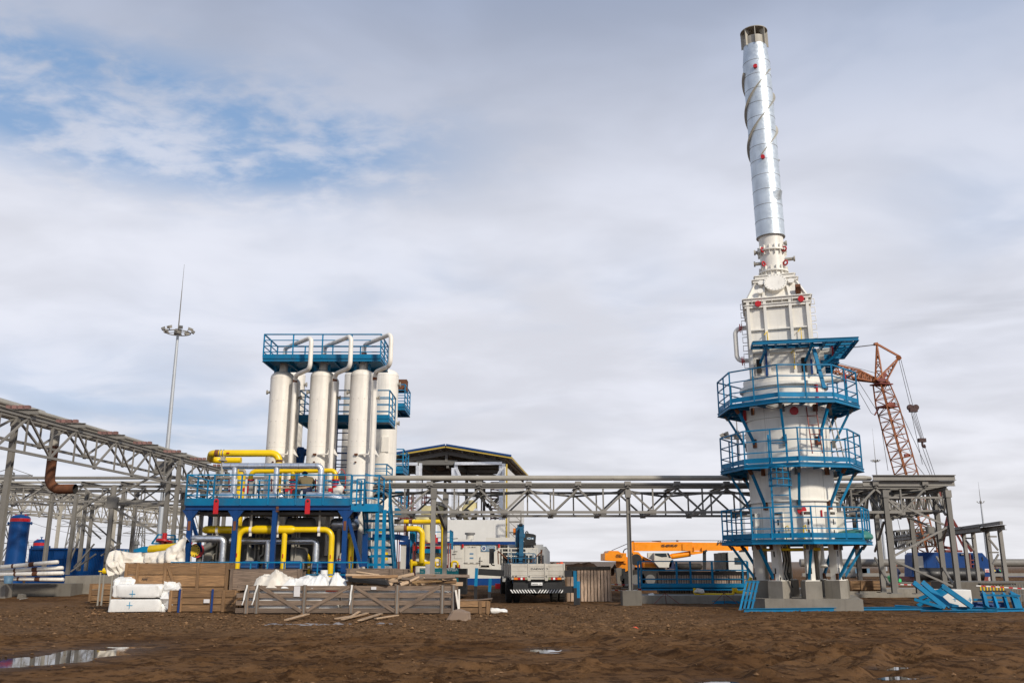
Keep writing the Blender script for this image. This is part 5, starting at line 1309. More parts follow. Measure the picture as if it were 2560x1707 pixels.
 yy=88;z_=e8(1500,640,yy).z;m=MB();xl,xr_=P(2000,1400,yy).x,P(2760,1400,yy).x
 pl=thing('pipeline','thick grey pipeline on low posts stretching across the far right','pipeline',(xl,yy,0));m.cyl((xl,yy,z_),(xr_,yy,z_),.36,n=18);m.build('pipe','steel',pl)
 m=MB();m.beam((xl,yy-.3,z_-1.1),(xr_,yy-.3,z_-1.1),.2,.3);m.build('rail','steel',pl)
 for i in range(11):x=xl+2+i*2.9;m=MB();m.beam((x,yy,-.4),(x,yy,z_-.3),.45,.3);m.build('post','steel',pl)
racks()
# ------------------------------------------------------------------ lighting masts and pylons
def mast(px_b,py_b,Y,px_t,py_ring,py_tip,ringw,label,nl=8,r0=.24,r1=.11):
 zr=P(px_t,py_ring,Y).z;ztip=P(px_t,py_tip,Y).z;x=P(px_b,py_b,Y).x
 t=thing('lighting_mast',label,'mast',(x,Y,0),'high lighting masts');m=MB();m.tube([(x,Y,0),(x,Y,zr)],[r0,r1],16);m.build('pole','mastgrey',t)
 m=MB();m.tube([(x,Y,zr),(x,Y,zr+(ztip-zr)*.62),(x,Y,zr+(ztip-zr)*.64),(x,Y,ztip)],[r1*.55,r1*.3,r1*.22,.012],8);m.build('lightning_rod','steel',t)
 rr=ringw/2;m=MB();m.tube([(x+rr*math.cos(a),Y+rr*math.sin(a),zr-.1)for a in np.linspace(0,2*math.pi,29)],.05*rr/1.1,8,cap=False)
 for a in(0,math.pi/2,math.pi,1.5*math.pi):m.beam((x,Y,zr-.05),(x+rr*math.cos(a),Y+rr*math.sin(a),zr-.1),.05,.05)
 m.cyl((x,Y,zr-.25),(x,Y,zr+.2),.28*rr,n=14);m.build('ring_platform','steel',t)
 for k in range(nl):
  a=2*math.pi*(k+.5)/nl;n=Vector((math.cos(a),math.sin(a),0));q=Vector((x,Y,zr+.1))+n*rr*1.12;m=MB();m.beam(q-n*.15+Zv*(-.15),q+n*.02,.05,.05);m.prism([q+Zv*.2*rr-n*.05,q+n*.24*rr+Zv*.05,q+n*.14*rr-Zv*.14*rr,q-n*.1-Zv*.05],Vector((-n.y,n.x,0))*.3*rr);m.build('floodlight','palesteel' if k%2 else 'steeldark',t)
 return t
mast(400,1320,75,450,829,661,2.05,'tall silver lighting mast with a ring of floodlights behind the left rack')
mast(1862,1395,78,1842,1090,985,2.2,'far lighting mast half hidden behind the left edge of the furnace tower',8)
mast(2206,1330,170,2197,1152,1070,1.3,'distant lighting mast with a needle left of the red lattice boom',6)
mast(2461,1330,150,2455,1255,1204,.9,'distant thin mast with a needle above the far right rack',4)
def pylon(x,Y,h,label,wdt=1.6,arms=3):
 t=thing('power_pylon',label,'pylon',(x,Y,0),'power line pylons');m=lattice((x,Y,0),(x,Y,h),wdt,wdt,int(h/(wdt*1.1)),.14,.08,side=(1,0,0),taper0=1.0,taper1=.35);m.build('lattice_tower','steeldark',t)
 for k in range(arms):z=h*(.97-.13*k);m=MB();m.beam((x-wdt*1.6,Y,z),(x+wdt*1.6,Y,z),.14,.12);m.beam((x-wdt*1.6,Y,z),(x,Y,z+.8),.06,.06);m.beam((x+wdt*1.6,Y,z),(x,Y,z+.8),.06,.06);m.build('cross_arm','steeldark',t)
 return t
pl=[(P(6,1330,96).x,96,P(18,1240,96).z+2.5,'dark lattice pylon at the far left edge beside the tall blue tank',1.5),(P(183,1330,150).x,150,P(190,1268,150).z,'dark lattice pylon seen between the columns behind the blue container',1.9),(P(60,1380,330).x,330,P(62,1352,330).z,'tiny distant pylon between the two blue tanks',4),(P(352,1330,160).x,160,P(362,1292,160).z,'lattice pylon behind the rack column near the white tarpaulin',1.9)]
for(x,Y,h,lab,w_)in pl:pylon(x,Y,h,lab,w_)
m=MB()
wt_=thing('power_lines','thin dark power lines sagging between the pylons in the left background','power lines',(pl[0][0],96,8))
for k in range(3):
 for s in(-1,1):
  m=MB();a=Vector((pl[0][0]+s*2.2,96,pl[0][2]*(.97-.13*k)));b=Vector((pl[3][0]+s*2.6,160,pl[3][2]*(.97-.13*k)));c_=P(800,1335+6*k,200+s*3);z0=Vector((pl[0][0]-30,60+s*3,a.z+1))
  pts=[]
  for(p,q,sg)in((z0,a,.8),(a,b,1.6),(b,c_,3)):
   for i in range(10):f=i/10;v=p.lerp(q,f);v.z-=sg*4*f*(1-f);pts.append(v)
  m.tube(pts,.022,4,cap=False);m.build('cable','cable',wt_)
# ================================================================== CRATES, BUNDLES, LOOSE MATERIAL
from mathutils import noise as mn
def lump(lo,hi,seed,amp,ex=.35,nu=56,nv=34,freq=1.6,flatbase=True,sm=None):
 """crumpled sheet or bag: boxy rounded body creased by folded noise"""
 if amp>=.045:nu=int(nu*.55);nv=int(nv*.5);freq*=.6
 lo=Vector(lo);hi=Vector(hi);c=(lo+hi)/2;e=(hi-lo)/2;m=MB();vs=[]
 sg=lambda v,p:math.copysign(abs(v)**p,v)
 for i in range(nv+1):
  ph=-math.pi/2+math.pi*i/nv
  for j in range(nu):
   th=2*math.pi*j/nu
   p=Vector((e.x*sg(math.cos(ph),ex)*sg(math.cos(th),ex),e.y*sg(math.cos(ph),ex)*sg(math.sin(th),ex),e.z*sg(math.sin(ph),ex)))
   q=(c+p)*freq+Vector((seed*3.7,seed,0));n=p.normalized()
   d=0;f=1.0;a=1.0
   for k in range(4):d+=a*(1-2.2*abs(mn.noise(q*f+Vector((0,0,q.x*.7)))));f*=1.9;a*=.62
   d=(d-.9)*amp*1.5;v=c+p+n*d+Vector((mn.noise(q+Vector((9,0,0))),mn.noise(q+Vector((0,9,0))),0))*amp*.8
   if flatbase and v.z<lo.z:v.z=lo.z+(v.z-lo.z)*.1
   vs.append(v)
 fs=[(i*nu+j,i*nu+(j+1)%nu,(i+1)*nu+(j+1)%nu,(i+1)*nu+j)for i in range(nv)for j in range(nu)]
 m.add(vs,fs,smooth=amp<.045);return m
def crate(label,fl,fr,depth,h,nb=3,gap=.02,posts=(0.03,.5,.97),diags=(),material='wood',lid=True,group='wooden shipping crates',post_w=.1,strip=False,z0=0.0,name='wooden_crate',skid=.06,postmat=None,bw=None):
 fl=Vector(fl);fr=Vector(fr);fl.z=fr.z=z0;u=(fr-fl).normalized();L=(fr-fl).length;w=Vector((-u.y,u.x,0));O=fl
 t=thing(name,label,'crate',(fl+fr)/2+w*depth/2,group);zb=z0+skid
 hb=(h-skid-gap*(nb-1))/nb;rng=random.Random(hash(label)%999)
 for(sidename,a,b,nrm)in(('side_panel',O,O+u*L,-w),('side_panel',O+w*depth,O+w*depth+u*L,w),('end_panel',O,O+w*depth,-u),('end_panel',O+u*L,O+u*L+w*depth,u)):
  m=MB()
  for k in range(nb):
   zz=zb+k*(hb+gap)+hb/2;j=rng.uniform(-.008,.008);m.beam(a+Zv*(zz-a.z)-nrm*.012,b+Zv*(zz-b.z+j)-nrm*.012,.024,hb*rng.uniform(.965,1.0),up=(0,0,1))
  m.build(sidename,material,t)
 for f in posts:
  for s in(0,1):
   q=O+u*(L*f)+(w*(depth+.017)if s else-w*.017);m=MB();m.beam(q+Zv*(zb-.02-q.z),q+Zv*(z0+h+.02-q.z),post_w,.032,up=w if not s else-w)
   pb=m.build('batten',postmat or material,t)
   if strip and not s:m=MB();q2=q-w*.019;m.beam(q2+Zv*(zb-.02-q.z),q2+Zv*(z0+h+.01-q.z),post_w*.34,.006,up=w);m.build('metal_strip','steel',pb)
 for f in(.12,.88):
  q=O+u*(L+.017)+w*(depth*f);m=MB();m.beam(q+Zv*(zb-q.z),q+Zv*(z0+h-q.z),post_w,.03,up=u);m.build('batten',material,t)
 for(f0,z_0,f1,z_1)in diags:
  a=O+u*(L*f0)-w*.02+Zv*(zb+(h-skid)*z_0-O.z);b=O+u*(L*f1)-w*.02+Zv*(zb+(h-skid)*z_1-O.z);m=MB();m.beam(a,b,.028,post_w*.85,up=Zv);m.build('brace',material,t)
 for s in(.12,.5,.88):
  q=O+w*(depth*s);m=MB();m.beam(q+Zv*(z0+skid/2-.01-q.z),q+u*L+Zv*(z0+skid/2-.01-q.z),.09,skid);m.build('skid','wooddark' if s==.5 else material,t)
 if lid:
  m=MB();n=max(2,int(depth/.2))
  for k in range(n):q=O+w*(depth*(k+.5)/n)+Zv*(z0+h+.014-O.z);j=rng.uniform(-.05,.05);m.beam(q-u*(.04+j),q+u*(L+.04-j),depth/n*.95,.022)
  m.build('lid',material,t)
 return t,O,u,w,L
def px(x,y):return G(x,y)
def D7(x,y):return d7.g(x,y)
def D8(x,y):return d8.g(x,y)
def sheet(p,q,y0,y1,seed,peaks,nx=84,ny=34):
 """crumpled thin sheet heaped over a crate: sharp creases, ragged rim"""
 m=MB();vs=[];H=q.z-p.z
 for i in range(nx+1):
  for j in range(ny+1):
   u,v=i/nx,j/ny;x=p.x+(q.x-p.x)*u;y=y0+(y1-y0)*v;c=Vector((x*1.5+seed*5,y*1.5,seed));w=Vector((mn.noise(c*.8),mn.noise(c*.8+Vector((5,5,5))),0))*.9
   r_=0;f=1.0;a=1.0
   for k in range(4):n_=1-abs(mn.noise(c*f+w))*2.4;r_+=a*(n_ if k<1 else n_*abs(n_));f*=2.1;a*=.5
   env=max(math.exp(-((u-pu)/pw)**2)*ph for(pu,pw,ph)in peaks);edge=min(1,7*min(u,1-u),5*min(v,1-v));z=p.z+H*env*(.45+.33*r_)*max(0,edge)**.6-.10*(1-edge)
   vs.append(Vector((x+.10*mn.noise(c*3),y+.12*mn.noise(c*2.2+Vector((2,9,1))),z)))
 m.add(vs,[(i*(ny+1)+j,(i+1)*(ny+1)+j,(i+1)*(ny+1)+j+1,i*(ny+1)+j+1)for i in range(nx)for j in range(ny)],smooth=True);return m
 # long open slatted crate in front
a=G(590,1533);b=G(1137,1539);a.y=b.y=(a.y+b.y)/2-.0
hL=P(860,1463,a.y).z
Lx=lambda px_:(P(px_,1500,a.y).x-P(590,1500,a.y).x)/(P(1137,1500,a.y).x-P(590,1500,a.y).x)
a=P(590,1500,a.y);b=P(1137,1500,a.y)
pf=[Lx(x)for x in(617,643,761,879,993,1106,1134)]
t,O,u,w,L=crate('long grey open slatted crate in front, full of white plastic sheeting',a,b,1.35,hL,4,.085,pf,[(pf[1]+.01,.97,pf[2]-.012,.06),(pf[3]-.012,.97,pf[2]+.012,.06),(pf[3]+.012,.97,pf[4]-.012,.06),(pf[5]-.012,.97,pf[4]+.012,.06)],'woodgrey',False,post_w=.125,strip=True,group=None)
for f in(pf[0]+.004,pf[1]-.004):pass
m=MB();q=O+u*(L*Lx(745))-w*.035;m.box(q+Vector((-.14,-.003,hL*.62)),q+Vector((.06,.003,hL*.98)));m.build('paper_label','paper',t)
m=MB();q=O+u*(L*Lx(937))-w*.035;m.box(q+Vector((-.13,-.003,hL*.86)),q+Vector((.04,.003,hL*.96)));m.build('paper_label','paper',t)
for f,sd_ in((pf[0],-.12),(pf[1],-.14),(pf[3],-.05)):
 m=MB();q=O+u*(L*f)-w*.06+Zv*(hL+.02);pts=[]
 for i in range(9):v=q+u*(sd_*i/8+.008*math.sin(i*1.3))-Zv*(.62*i/8)-w*(.01*math.sin(i));pts.append(v)
 for i in range(8):m.beam(pts[i],pts[i+1],.006,.05-.02*(i>5),up=(1,0,.2))
 m.build('torn_strip','film',t)
solo(lump(O+u*.2+w*.12,O+u*(L*.46)+w*(1.2)+Zv*.82,5,.05,.3),'plastic_sheeting','film','dirty white plastic sheeting packed inside the left half of the slatted crate','sheeting')
solo(lump(O+u*(L*.47)+w*.14,O+u*(L-.15)+w*(1.2)+Zv*.78,8,.05,.3),'plastic_sheeting','tarp','dirty white plastic sheeting packed inside the right half of the slatted crate','sheeting')
q=O+u*(L*Lx(827))+w*.1;m=MB();m.box(q+Vector((-.2,-.01,hL*.79)),q+Vector((.24,.05,hL*.86)));solo(m,'orange_strap','orangehat','orange-red strap showing between the top boards of the slatted crate','strap')
yb=a.y
for(x0,y0_,x1,y1_,sd,mt,lab)in((1862,275,2150,410,1,'tarp','crumpled cream sheet heaped on the left end of the slatted crate'),(2120,330,2230,412,2,'tarp','small pale crumpled cloth lying between the two white heaps'),(2190,300,2600,414,3,'film','large crumpled white sheet rising over the middle of the slatted crate')):
 p=d7(x0,y1_,yb+.5);q=d7(x1,y0_,yb+.5);solo(sheet(p-Vector((.12,0,.03)),q+Vector((.12,0,.06)),yb+.02,yb+1.2,sd,{1:[(.3,.4,.75),(.68,.4,.95)],2:[(.5,.6,.8)],3:[(.15,.25,.5),(.5,.4,.75),(.82,.3,.9)]}[sd]),'crumpled_sheet',mt,lab,'sheeting')
p=d8(558,415,yb+.6);q=d8(690,300,yb+.6);solo(sheet(p-Vector((.1,0,.03)),q+Vector((.1,0,.05)),yb+.3,yb+1.0,9,[(.35,.45,.95),(.8,.35,.75)]),'crumpled_sheet','film','crumpled bright white bag beside the heap of broken boards','sheeting')
p=d8(410,318,yb+1.3);q=d8(487,270,yb+1.3);m=MB();m.cyl((p.x+.17,yb+1.3,p.z),(p.x+.17,yb+1.3,q.z),W(38/4.2,yb+1.3,1425),n=24);solo(m,'white_roll','film','short white roll standing on a crate behind the crumpled sheets','roll')
p=d8(505,415,yb+.8);q=d8(562,345,yb+.8);m=MB();m.box((p.x,yb+.8,p.z),(q.x,yb+.81,q.z));solo(m,'paper_sheet','paper','grey paper sheet propped up right of the crumpled white sheet','paper')
# the other crates
def cr(label,k,x0,x1,ytop,ybase,Y,depth,nb=3,**kw):
 a=k(x0,ybase,Y);b=k(x1,ybase,Y);top=k(x0,ytop,Y).z;z0=kw.pop('z0',max(0,a.z)if ybase else 0.0)
 return crate(label,a,b,depth,top-z0,nb,z0=z0,**kw)
Y9=D7(1300,722).y
t9=cr('low brown wooden crate with two dark blue straps right of the wrapped bundle',d7,925,1640,490,722,Y9,.9,3,posts=(.02,.17,.63,.8,.98),z0=0.0)[0]
for x in(1040,1385):m=MB();q=d7(x,600,Y9-.06);m.box((q.x-.035,Y9-.065,.02),(q.x+.035,Y9-.05,d7(x,480,Y9).z+.03));m.build('blue_strap','stripblue',t9)
m=MB();q=d7(1330,595,Y9-.05);m.box((q.x-.1,Y9-.056,q.z-.06),(q.x+.1,Y9-.05,q.z+.06));m.build('paper_label','paper',t9)
Y5=31.65
cr('largest warm brown crate at the back left, with a black stencil and one diagonal brace',d7,440,1530,200,None or 640,Y5,.7,4,posts=(.01,.12,.39,.71,.99),diags=[(.41,.95,.52,.38)],z0=0.0)
m=MB();q=d7(680,365,Y5-.05)
sten=thing('stencil_marks','small black stencilled marks on the largest back crate','stencil',q)
for k in range(4):m.box(q+Vector((-.09+k*.05,-.004,-.02-.01*(k%2))),q+Vector((-.06+k*.05,0,.03)))
m.build('marks','ink',sten)
Y6=31.3
cr('reddish grey crate with a loose lid behind the crumpled sheets',d7,1555,2300,265,640,Y6+.3,.7,2,posts=(.02,.98),material='woodpink' if 0 else 'woodgrey',z0=0.0)
Y7=Y9+1.0
cr('small light brown crate with a diagonal brace, topmost left of the grey crate',d7,1010,1375,350,640,Y7,.55,4,material='woodwarm',posts=(.06,.8),diags=[(.08,.95,.36,.35)],z0=0.0)
cr('greyish crate with a paper sheet stuck on its front',d7,1415,1745,335,640,Y7+.1,.55,3,posts=(.05,.95),diags=[(.1,.98,.48,.25)],material='woodgrey',z0=0.0)
m=MB();q=d7(1650,410,Y7-.0);m.box((q.x-.17,Y7+.03,q.z-.26),(q.x+.17,Y7+.045,q.z+.26));solo(m,'paper_sheet','paper','white paper sheet on the front of the greyish crate','paper')
cr('short crate stub just above the wrapped bundle with a broken lid',d7,915,1095,445,640,Y7-.05,.5,3,material='woodwarm',posts=(.9,),z0=0.0)
Y10=D7(200,622).y
cr('dark weathered crate sticking out left of the wrapped bundle',d7,90,320,420,622,Y10,1.0,3,gap=.03,posts=(.03,.5),z0=0.05)
Y4=32.0
cr('long grey-brown crate on top behind the heap of broken boards',d8,700,1165,262,560,Y4-.7,1.0,3,posts=(.01,.98),material='woodgrey',z0=0.0)
cr('small crate with a paper label right of the long grey-brown crate',d8,1180,1320,268,560,Y4-.6,.9,3,posts=(.05,.93),material='woodgrey',z0=0.0)
Y13=D8(2100,742).y
cr('low pale crate with a sagging lid right of the slatted crate',d8,1880,2190,600,742,Y13,1.3,2,posts=(.72,.97),material='wood',z0=0.0)
# sagging lid
m=MB();
for k in range(4):m.beam(d8(1880,600,Y13+.2+k*.3),d8(2230,568,Y13+.2+k*.3),.28,.03)
solo(m,'board_stack','woodgrey','crooked grey board lid tilting over the low pale crate','boards')
cr('closed brown crate on the kerb right of the tower foundation',d2,155,340,1372,1443,38.4,1.2,3,posts=(.0,.33,.4,.97),z0=.5)
# wrapped bundle
YB=D7(560,722).y;p=d7(280,720,YB);q=d7(840,568,YB);r_=d7(850,412,YB);bt=thing('wrapped_bundle','white film-wrapped bundle of two layers with cyan crosses, left of the crates','bundle',((p.x+q.x)/2,YB,0))
lump((p.x+.04,YB+.03,.03),(q.x,YB+1.15,q.z-.03),11,.026,.1,72,44,1.8).build('lower_layer','film',bt)
lump((p.x+.08,YB+.05,q.z+.02),(q.x+.02,YB+1.15,r_.z-.03),12,.044,.16,80,50,2.0).build('upper_layer','film',bt)
lump((q.x-.02,YB+.1,.02),(q.x+.42,YB+.9,r_.z-.05),13,.10,.4,56,52,3.0).build('draped_end','film',bt)
s1=d7(300,360,YB);s2=d7(520,360,YB);lump((s1.x,YB+.3,r_.z-.15),(s2.x,YB+.9,s1.z),14,.06,.5,48,30,2.6).build('folded_top','film',bt)
m=MB();m.box((p.x+.1,YB+.1,0),(q.x-.05,YB+1.0,.06));m.build('pallet','wooddark',bt)
for(x,y)in((550,520),(520,640)):
 c_=d7(x,y,YB-.012);m=MB();m.box(c_-Vector((.10,.004,.008)),c_+Vector((.10,.003,.008)));m.box(c_-Vector((.008,.006,.10)),c_+Vector((.008,-.001,.12)));m.build('cyan_cross','cyanink',bt)
 # large tarpaulin draped at the back left
def drape():
 Y=32.6;outline=[(270,235,330),(310,90,300),(370,62,420),(520,88,560),(640,95,640),(850,70,700),(985,5,620),(1085,-85,560),(1120,-60,480)]
 m=MB();vs=[];nx,nz=56,26
 def top(s):
  s*=len(outline)-1;i=min(int(s),len(outline)-2);f=s-i;a,b=outline[i],outline[i+1];return a[0]+(b[0]-a[0])*f,a[1]+(b[1]-a[1])*f
 for i in range(nx+1):
  x,y=top(i/nx);T=d7(x,y,Y);xb=max(360,x+60*(1-i/nx));Bt=d7(xb if x<500 else x,480 if x>420 else 330,Y)
  for j in range(nz+1):
   f=j/nz;v=T.lerp(Bt,f);nz_=mn.noise(Vector((v.x*1.7,v.z*.9,3)));n2=abs(mn.noise(Vector((v.x*3.1+v.z*1.5,v.z*1.4,7))))
   n3=abs(mn.noise(Vector((v.x*2.2-v.z*2.0,v.z*2.4+v.x,17))));v.z+=.06*n2-.1*n3*f;v.y=Y-.45*math.sin(min(1,f*1.3)*math.pi/2)+.3*nz_+.45*n2+.4*n3;v.z+=.05*mn.noise(Vector((v.x*3,0,5)));vs.append(v)
 for i in range(nx+1):
  T=vs[i*(nz+1)];vs.append(T+Vector((0,.7,-.25)))
 b0=(nx+1)*(nz+1);fs=[(i*(nz+1)+j,i*(nz+1)+j+1,(i+1)*(nz+1)+j+1,(i+1)*(nz+1)+j)for i in range(nx)for j in range(nz)]
 fs+=[(b0+i,i*(nz+1),(i+1)*(nz+1),b0+i+1)for i in range(nx)]
 m.add(vs,fs,smooth=True);solo(m,'tarpaulin','tarp','big cream tarpaulin draped behind the largest brown crate','tarpaulin')
drape()
# white trestle table legs and parts left of the tarpaulin
q0=c1(600,1255,36);t=thing('trestle','white metal trestle standing left of the large brown crate','trestle',(q0.x,36,0))
for x in(600,622,672):m=MB();q=c1(x,1255,36);m.beam((q.x,36,0),(q.x,36,q.z),.05,.05);m.build('leg','palesteel',t)
m=MB();m.beam(c1(590,1252,36),c1(690,1252,36),.14,.04);m.build('top','yellow',t)
q=c1(655,1235,36);m=MB();m.cyl(q-Vector((.25,0,.1)),q+Vector((.2,0,-.1)),.12,n=14);m.cyl(q-Vector((.1,0,.1)),q+Vector((-.1,0,.15)),.07,n=12);m.disc(q+Vector((.2,0,0)),(1,0,0),.2,.05);solo(m,'gate_valve','yellow','small yellow valve lying on the white trestle','valve')
# yellow pipe, blue railings and red valve behind the tarpaulin
a=c1(880,1126,38);b=c1(1110,1108,38);m=MB();m.tube([a,a+Vector((.05,0,0)),b],[.1,.19,.19],18);solo(m,'yellow_drum','yellow','yellow capped pipe showing above the cream tarpaulin','pipe')
pr=thing('small_platform','blue railed platform piece behind the tarpaulin left of the process module','platform',c1(980,1090,40));m=MB()
for(x0,y0_,x1,y1_)in((900,1090,940,1035),(940,1035,1040,1040),(940,1060,1100,1062),(905,1088,1100,1088),(1040,1040,1040,1110),(970,1035,975,1110)):m.beam(c1(x0,y0_,40),c1(x1,y1_,40),.06,.06)
m.build('railing','blue',pr)
q=c1(975,1075,39.5);m=MB();m.disc(q,(.1,.2,1),.35,.08);m.cyl(q-Zv*.3,q+Zv*.35,.1,n=12);solo(m,'red_valve','red','dark red valve between the tarpaulin and the blue platform piece','valve')
for k,x in enumerate((1085,1240,1130)):
 q=c1(x,1040,38.5)if k<2 else c1(1128,870,38.5)
 if k==2:continue
 m=MB();m.tube([q+Vector((-.12,0,-.5)),q+Vector((-.12,0,0)),q+Vector((.12,0,.1)),q+Vector((.14,0,-.5))],.045,8,R_=.1);m.cyl(q+Vector((0,0,.2)),q+Vector((0,0,.24)),.16,n=14);solo(m,'valve_bonnet','palesteel',['pale valve bonnet with a hoop left of the blue left column','pale valve bonnet with a hoop right of the blue left column'][k],'valve')
 # heap of broken boards with the black sheet
rng=random.Random(12)
BO=['long pale board along the top left','long brown board under the topmost pale one','pale board slanting down left of the square offcut','thick brown board rising right of the square offcut','short pale board rising left of the square offcut','square pale plywood offcut','narrow pale board right below the thick rising one','longest grey board jutting out far right','grey board right behind the thick rising one','upright pale stick at the right','pale board lying lowest at the right','short brown board at the far right middle','pale board slanting from the top left','thin pale stick lying across the back crate','short brown board at the lower left end','short pale board behind the upright stick','steep short pale board beside the black sheet']
bp=thing('black_sheet','black sheet tilting out of the heap of broken boards','sheet',d8(900,400,yb));m=MB();m.prism([d8(700,345,yb+.1),d8(1105,385,yb-.1),d8(1140,430,yb-.12),d8(735,392,yb+.1)],(0,.9,.05));m.build('sheet','black',bp)
bl=[(690,322,1180,336,.07,'woodpale'),(760,345,1240,338,.08,'wood'),(1120,345,1330,392,.1,'woodpale'),(1440,405,1640,345,.14,'wood'),(1265,425,1395,380,.1,'woodpale'),(1360,410,1450,355,.22,'woodpale'),(1480,418,1600,370,.1,'woodpale'),(1425,325,1990,335,.09,'woodgrey'),(1520,350,1840,340,.12,'woodgrey'),(1805,425,1808,325,.09,'woodpale'),(1500,412,1920,418,.12,'woodpale'),(1640,385,1850,395,.1,'wood'),(880,330,1120,360,.1,'woodpale'),(800,290,1040,322,.05,'woodpale'),(650,405,745,412,.12,'wood'),(1700,360,1850,380,.1,'woodpale'),(1100,375,1180,425,.08,'woodpale')]
for k,(x0,y0_,x1,y1_,w_,mt)in enumerate(bl):
 Y=yb+.15+.7*rng.random();m=MB();m.beam(d8(x0,y0_,Y),d8(x1,y1_,Y+rng.uniform(-.3,.3)),w_*1.15,.035,up=(rng.uniform(-.2,.2),-rng.uniform(.6,2.2),1));solo(m,'loose_board',mt,f'{BO[k]} in the heap on the crate','board','broken boards heaped on the slatted crate')
for k in range(24):
 x0=rng.uniform(720,1600);y0_=rng.uniform(345,425);x1=x0+rng.uniform(90,330);y1_=y0_+rng.uniform(-45,30);Y=yb+.2+.9*rng.random();m=MB();m.beam(d8(x0,y0_,Y),d8(x1,min(y1_,425),Y+rng.uniform(-.4,.4)),rng.uniform(.07,.15),.03,up=(0,-rng.uniform(.5,2),1));solo(m,'loose_board',rng.choice(['wood','woodpale','woodwarm','woodgrey']),'small splintered board deep in the heap on the slatted crate','board','small splintered boards deep in the heap')
for k,(x0,y0_,x1,y1_,w_)in enumerate(((590,805,770,775,.12),(655,815,915,752,.1),(835,825,1060,765,.12),(1000,805,1235,790,.11),(60,820,290,785,.11),(720,800,830,765,.08))):
 p,q=D8(x0,y0_),D8(x1,y1_);z1=.07;m=MB();m.beam(p+Zv*z1,q+Zv*(z1+.02*k),w_,.03);solo(m,'loose_board','woodpale',['leftmost of the crossed pale boards','longest pale board, crossing the leftmost one,','pale board slanting alone right of the crossed ones','rightmost pale board','single dusty board far left of the others','small pale board above the crossed ones'][k]+' before the slatted crate','board','loose boards on the ground')
def ash():
 m=MB();c_=G(855,1562);rng=random.Random(5)
 nx,ny=60,16;xs=np.linspace(c_.x-3.0,c_.x+2.2,nx);ys=np.linspace(c_.y-.55,c_.y+.75,ny);X,Y=np.meshgrid(xs,ys);H=ground_h(X,Y);d=np.sqrt(((X-c_.x+.4)/2.4)**2+((Y-c_.y-.1)/.5)**2)+(fbm(X*1.5,Y*3,4,91)-.5)*1.6
 H=H+.006-.05*sstep(.5,1.0,d)+(fbm(X*3,Y*5,4,93,.7)-.5)*.09
 m.add(np.stack([X,Y,H],-1).reshape(-1,3),[(i*nx+j,i*nx+j+1,(i+1)*nx+j+1,(i+1)*nx+j)for i in range(ny-1)for j in range(nx-1)],smooth=True)
 m.build('ash','ash',None,kind='stuff',label='pale ash and dust spilled over the gravel before the slatted crate',category='ash')
ash()
q=D8(1878,802);solo(lump(q+Vector((-.32,0,-.03)),q+Vector((.3,.3,.28)),71,.06,.35,26,18,3),'chipped_block','woodgrey','chipped brown block at the right front corner of the slatted crate','block')
m=MB();q=d8(1845,480,yb-.1);r_=d8(1880,705,yb-.25);m.beam(q,r_,.06,.02,up=(0,1,0));m.beam(d8(1882,470,yb-.1),r_,.05,.02,up=(0,1,0));solo(m,'hanging_strap','tarp','pale V-shaped strap hanging at the right corner of the slatted crate','strap')
q=D8(2260,720);solo(lump(q+Vector((-.25,-.1,-.02)),q+Vector((.4,.2,.14)),21,.05,.8,30,18,5),'plastic_scrap','film','scrap of white plastic on the ground beside the low pale crate','scrap')
q=d6.g(562,168);m=MB();solo(lump(q+Vector((-.08,-.06,-.01)),q+Vector((.08,.06,.05)),22,.02,.8,16,10,9),'orange_rag','orangehat','small orange scrap lying alone on the bare mud','scrap')
# ---- slatted timber screens
def screen(label,a,b,h,z0,n,mt='woodpink',depth=.9,group='upright plank crates'):
 a=Vector(a);b=Vector(b);u=(b-a).normalized();L=(b-a).length;w=Vector((-u.y,u.x,0));t=thing('plank_crate',label,'crate',(a+b)/2,group);pw=L/n
 m=MB()
 for k in range(n):q=a+u*(pw*(k+.5));q.z=z0;j=random.uniform(-.02,.02);m.beam(q+Zv*.02,q+Zv*(h-.08+j),pw*.78,.03,up=w)
 m.build('front_planks',mt,t)
 m=MB();m.beam(Vector((a.x,a.y,z0+h-.08))-w*.035,Vector((b.x,b.y,z0+h-.08))-w*.035,.04,.14,up=Zv);m.build('top_rail','wooddark' if group else 'woodgrey',t)
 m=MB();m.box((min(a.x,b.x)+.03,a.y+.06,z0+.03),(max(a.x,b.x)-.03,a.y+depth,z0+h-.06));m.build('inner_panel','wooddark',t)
 m=MB()
 for f in(0,1):q=a.lerp(b,f);m.beam(Vector((q.x,q.y,z0)),Vector((q.x,q.y,z0+h)),.05,.07)
 m.build('corner_post','woodpale',t);return t
ya=40.2
p,q=e7(1195,1318,ya),e7(1855,1318,ya);screen('pale vertical plank crate with a dark top rail standing right of the truck',(p.x,ya,0),(q.x,ya,0),e7(1500,812,ya).z,.0,13)
yb2=41.15;p,q=c5(975,1268,yb2),c5(1860,1268,yb2);screen('long vertical plank crate behind the blue railed walkway section',(p.x,yb2,0),(q.x,yb2,0),c5(1400,1048,yb2).z-p.z,p.z,36)
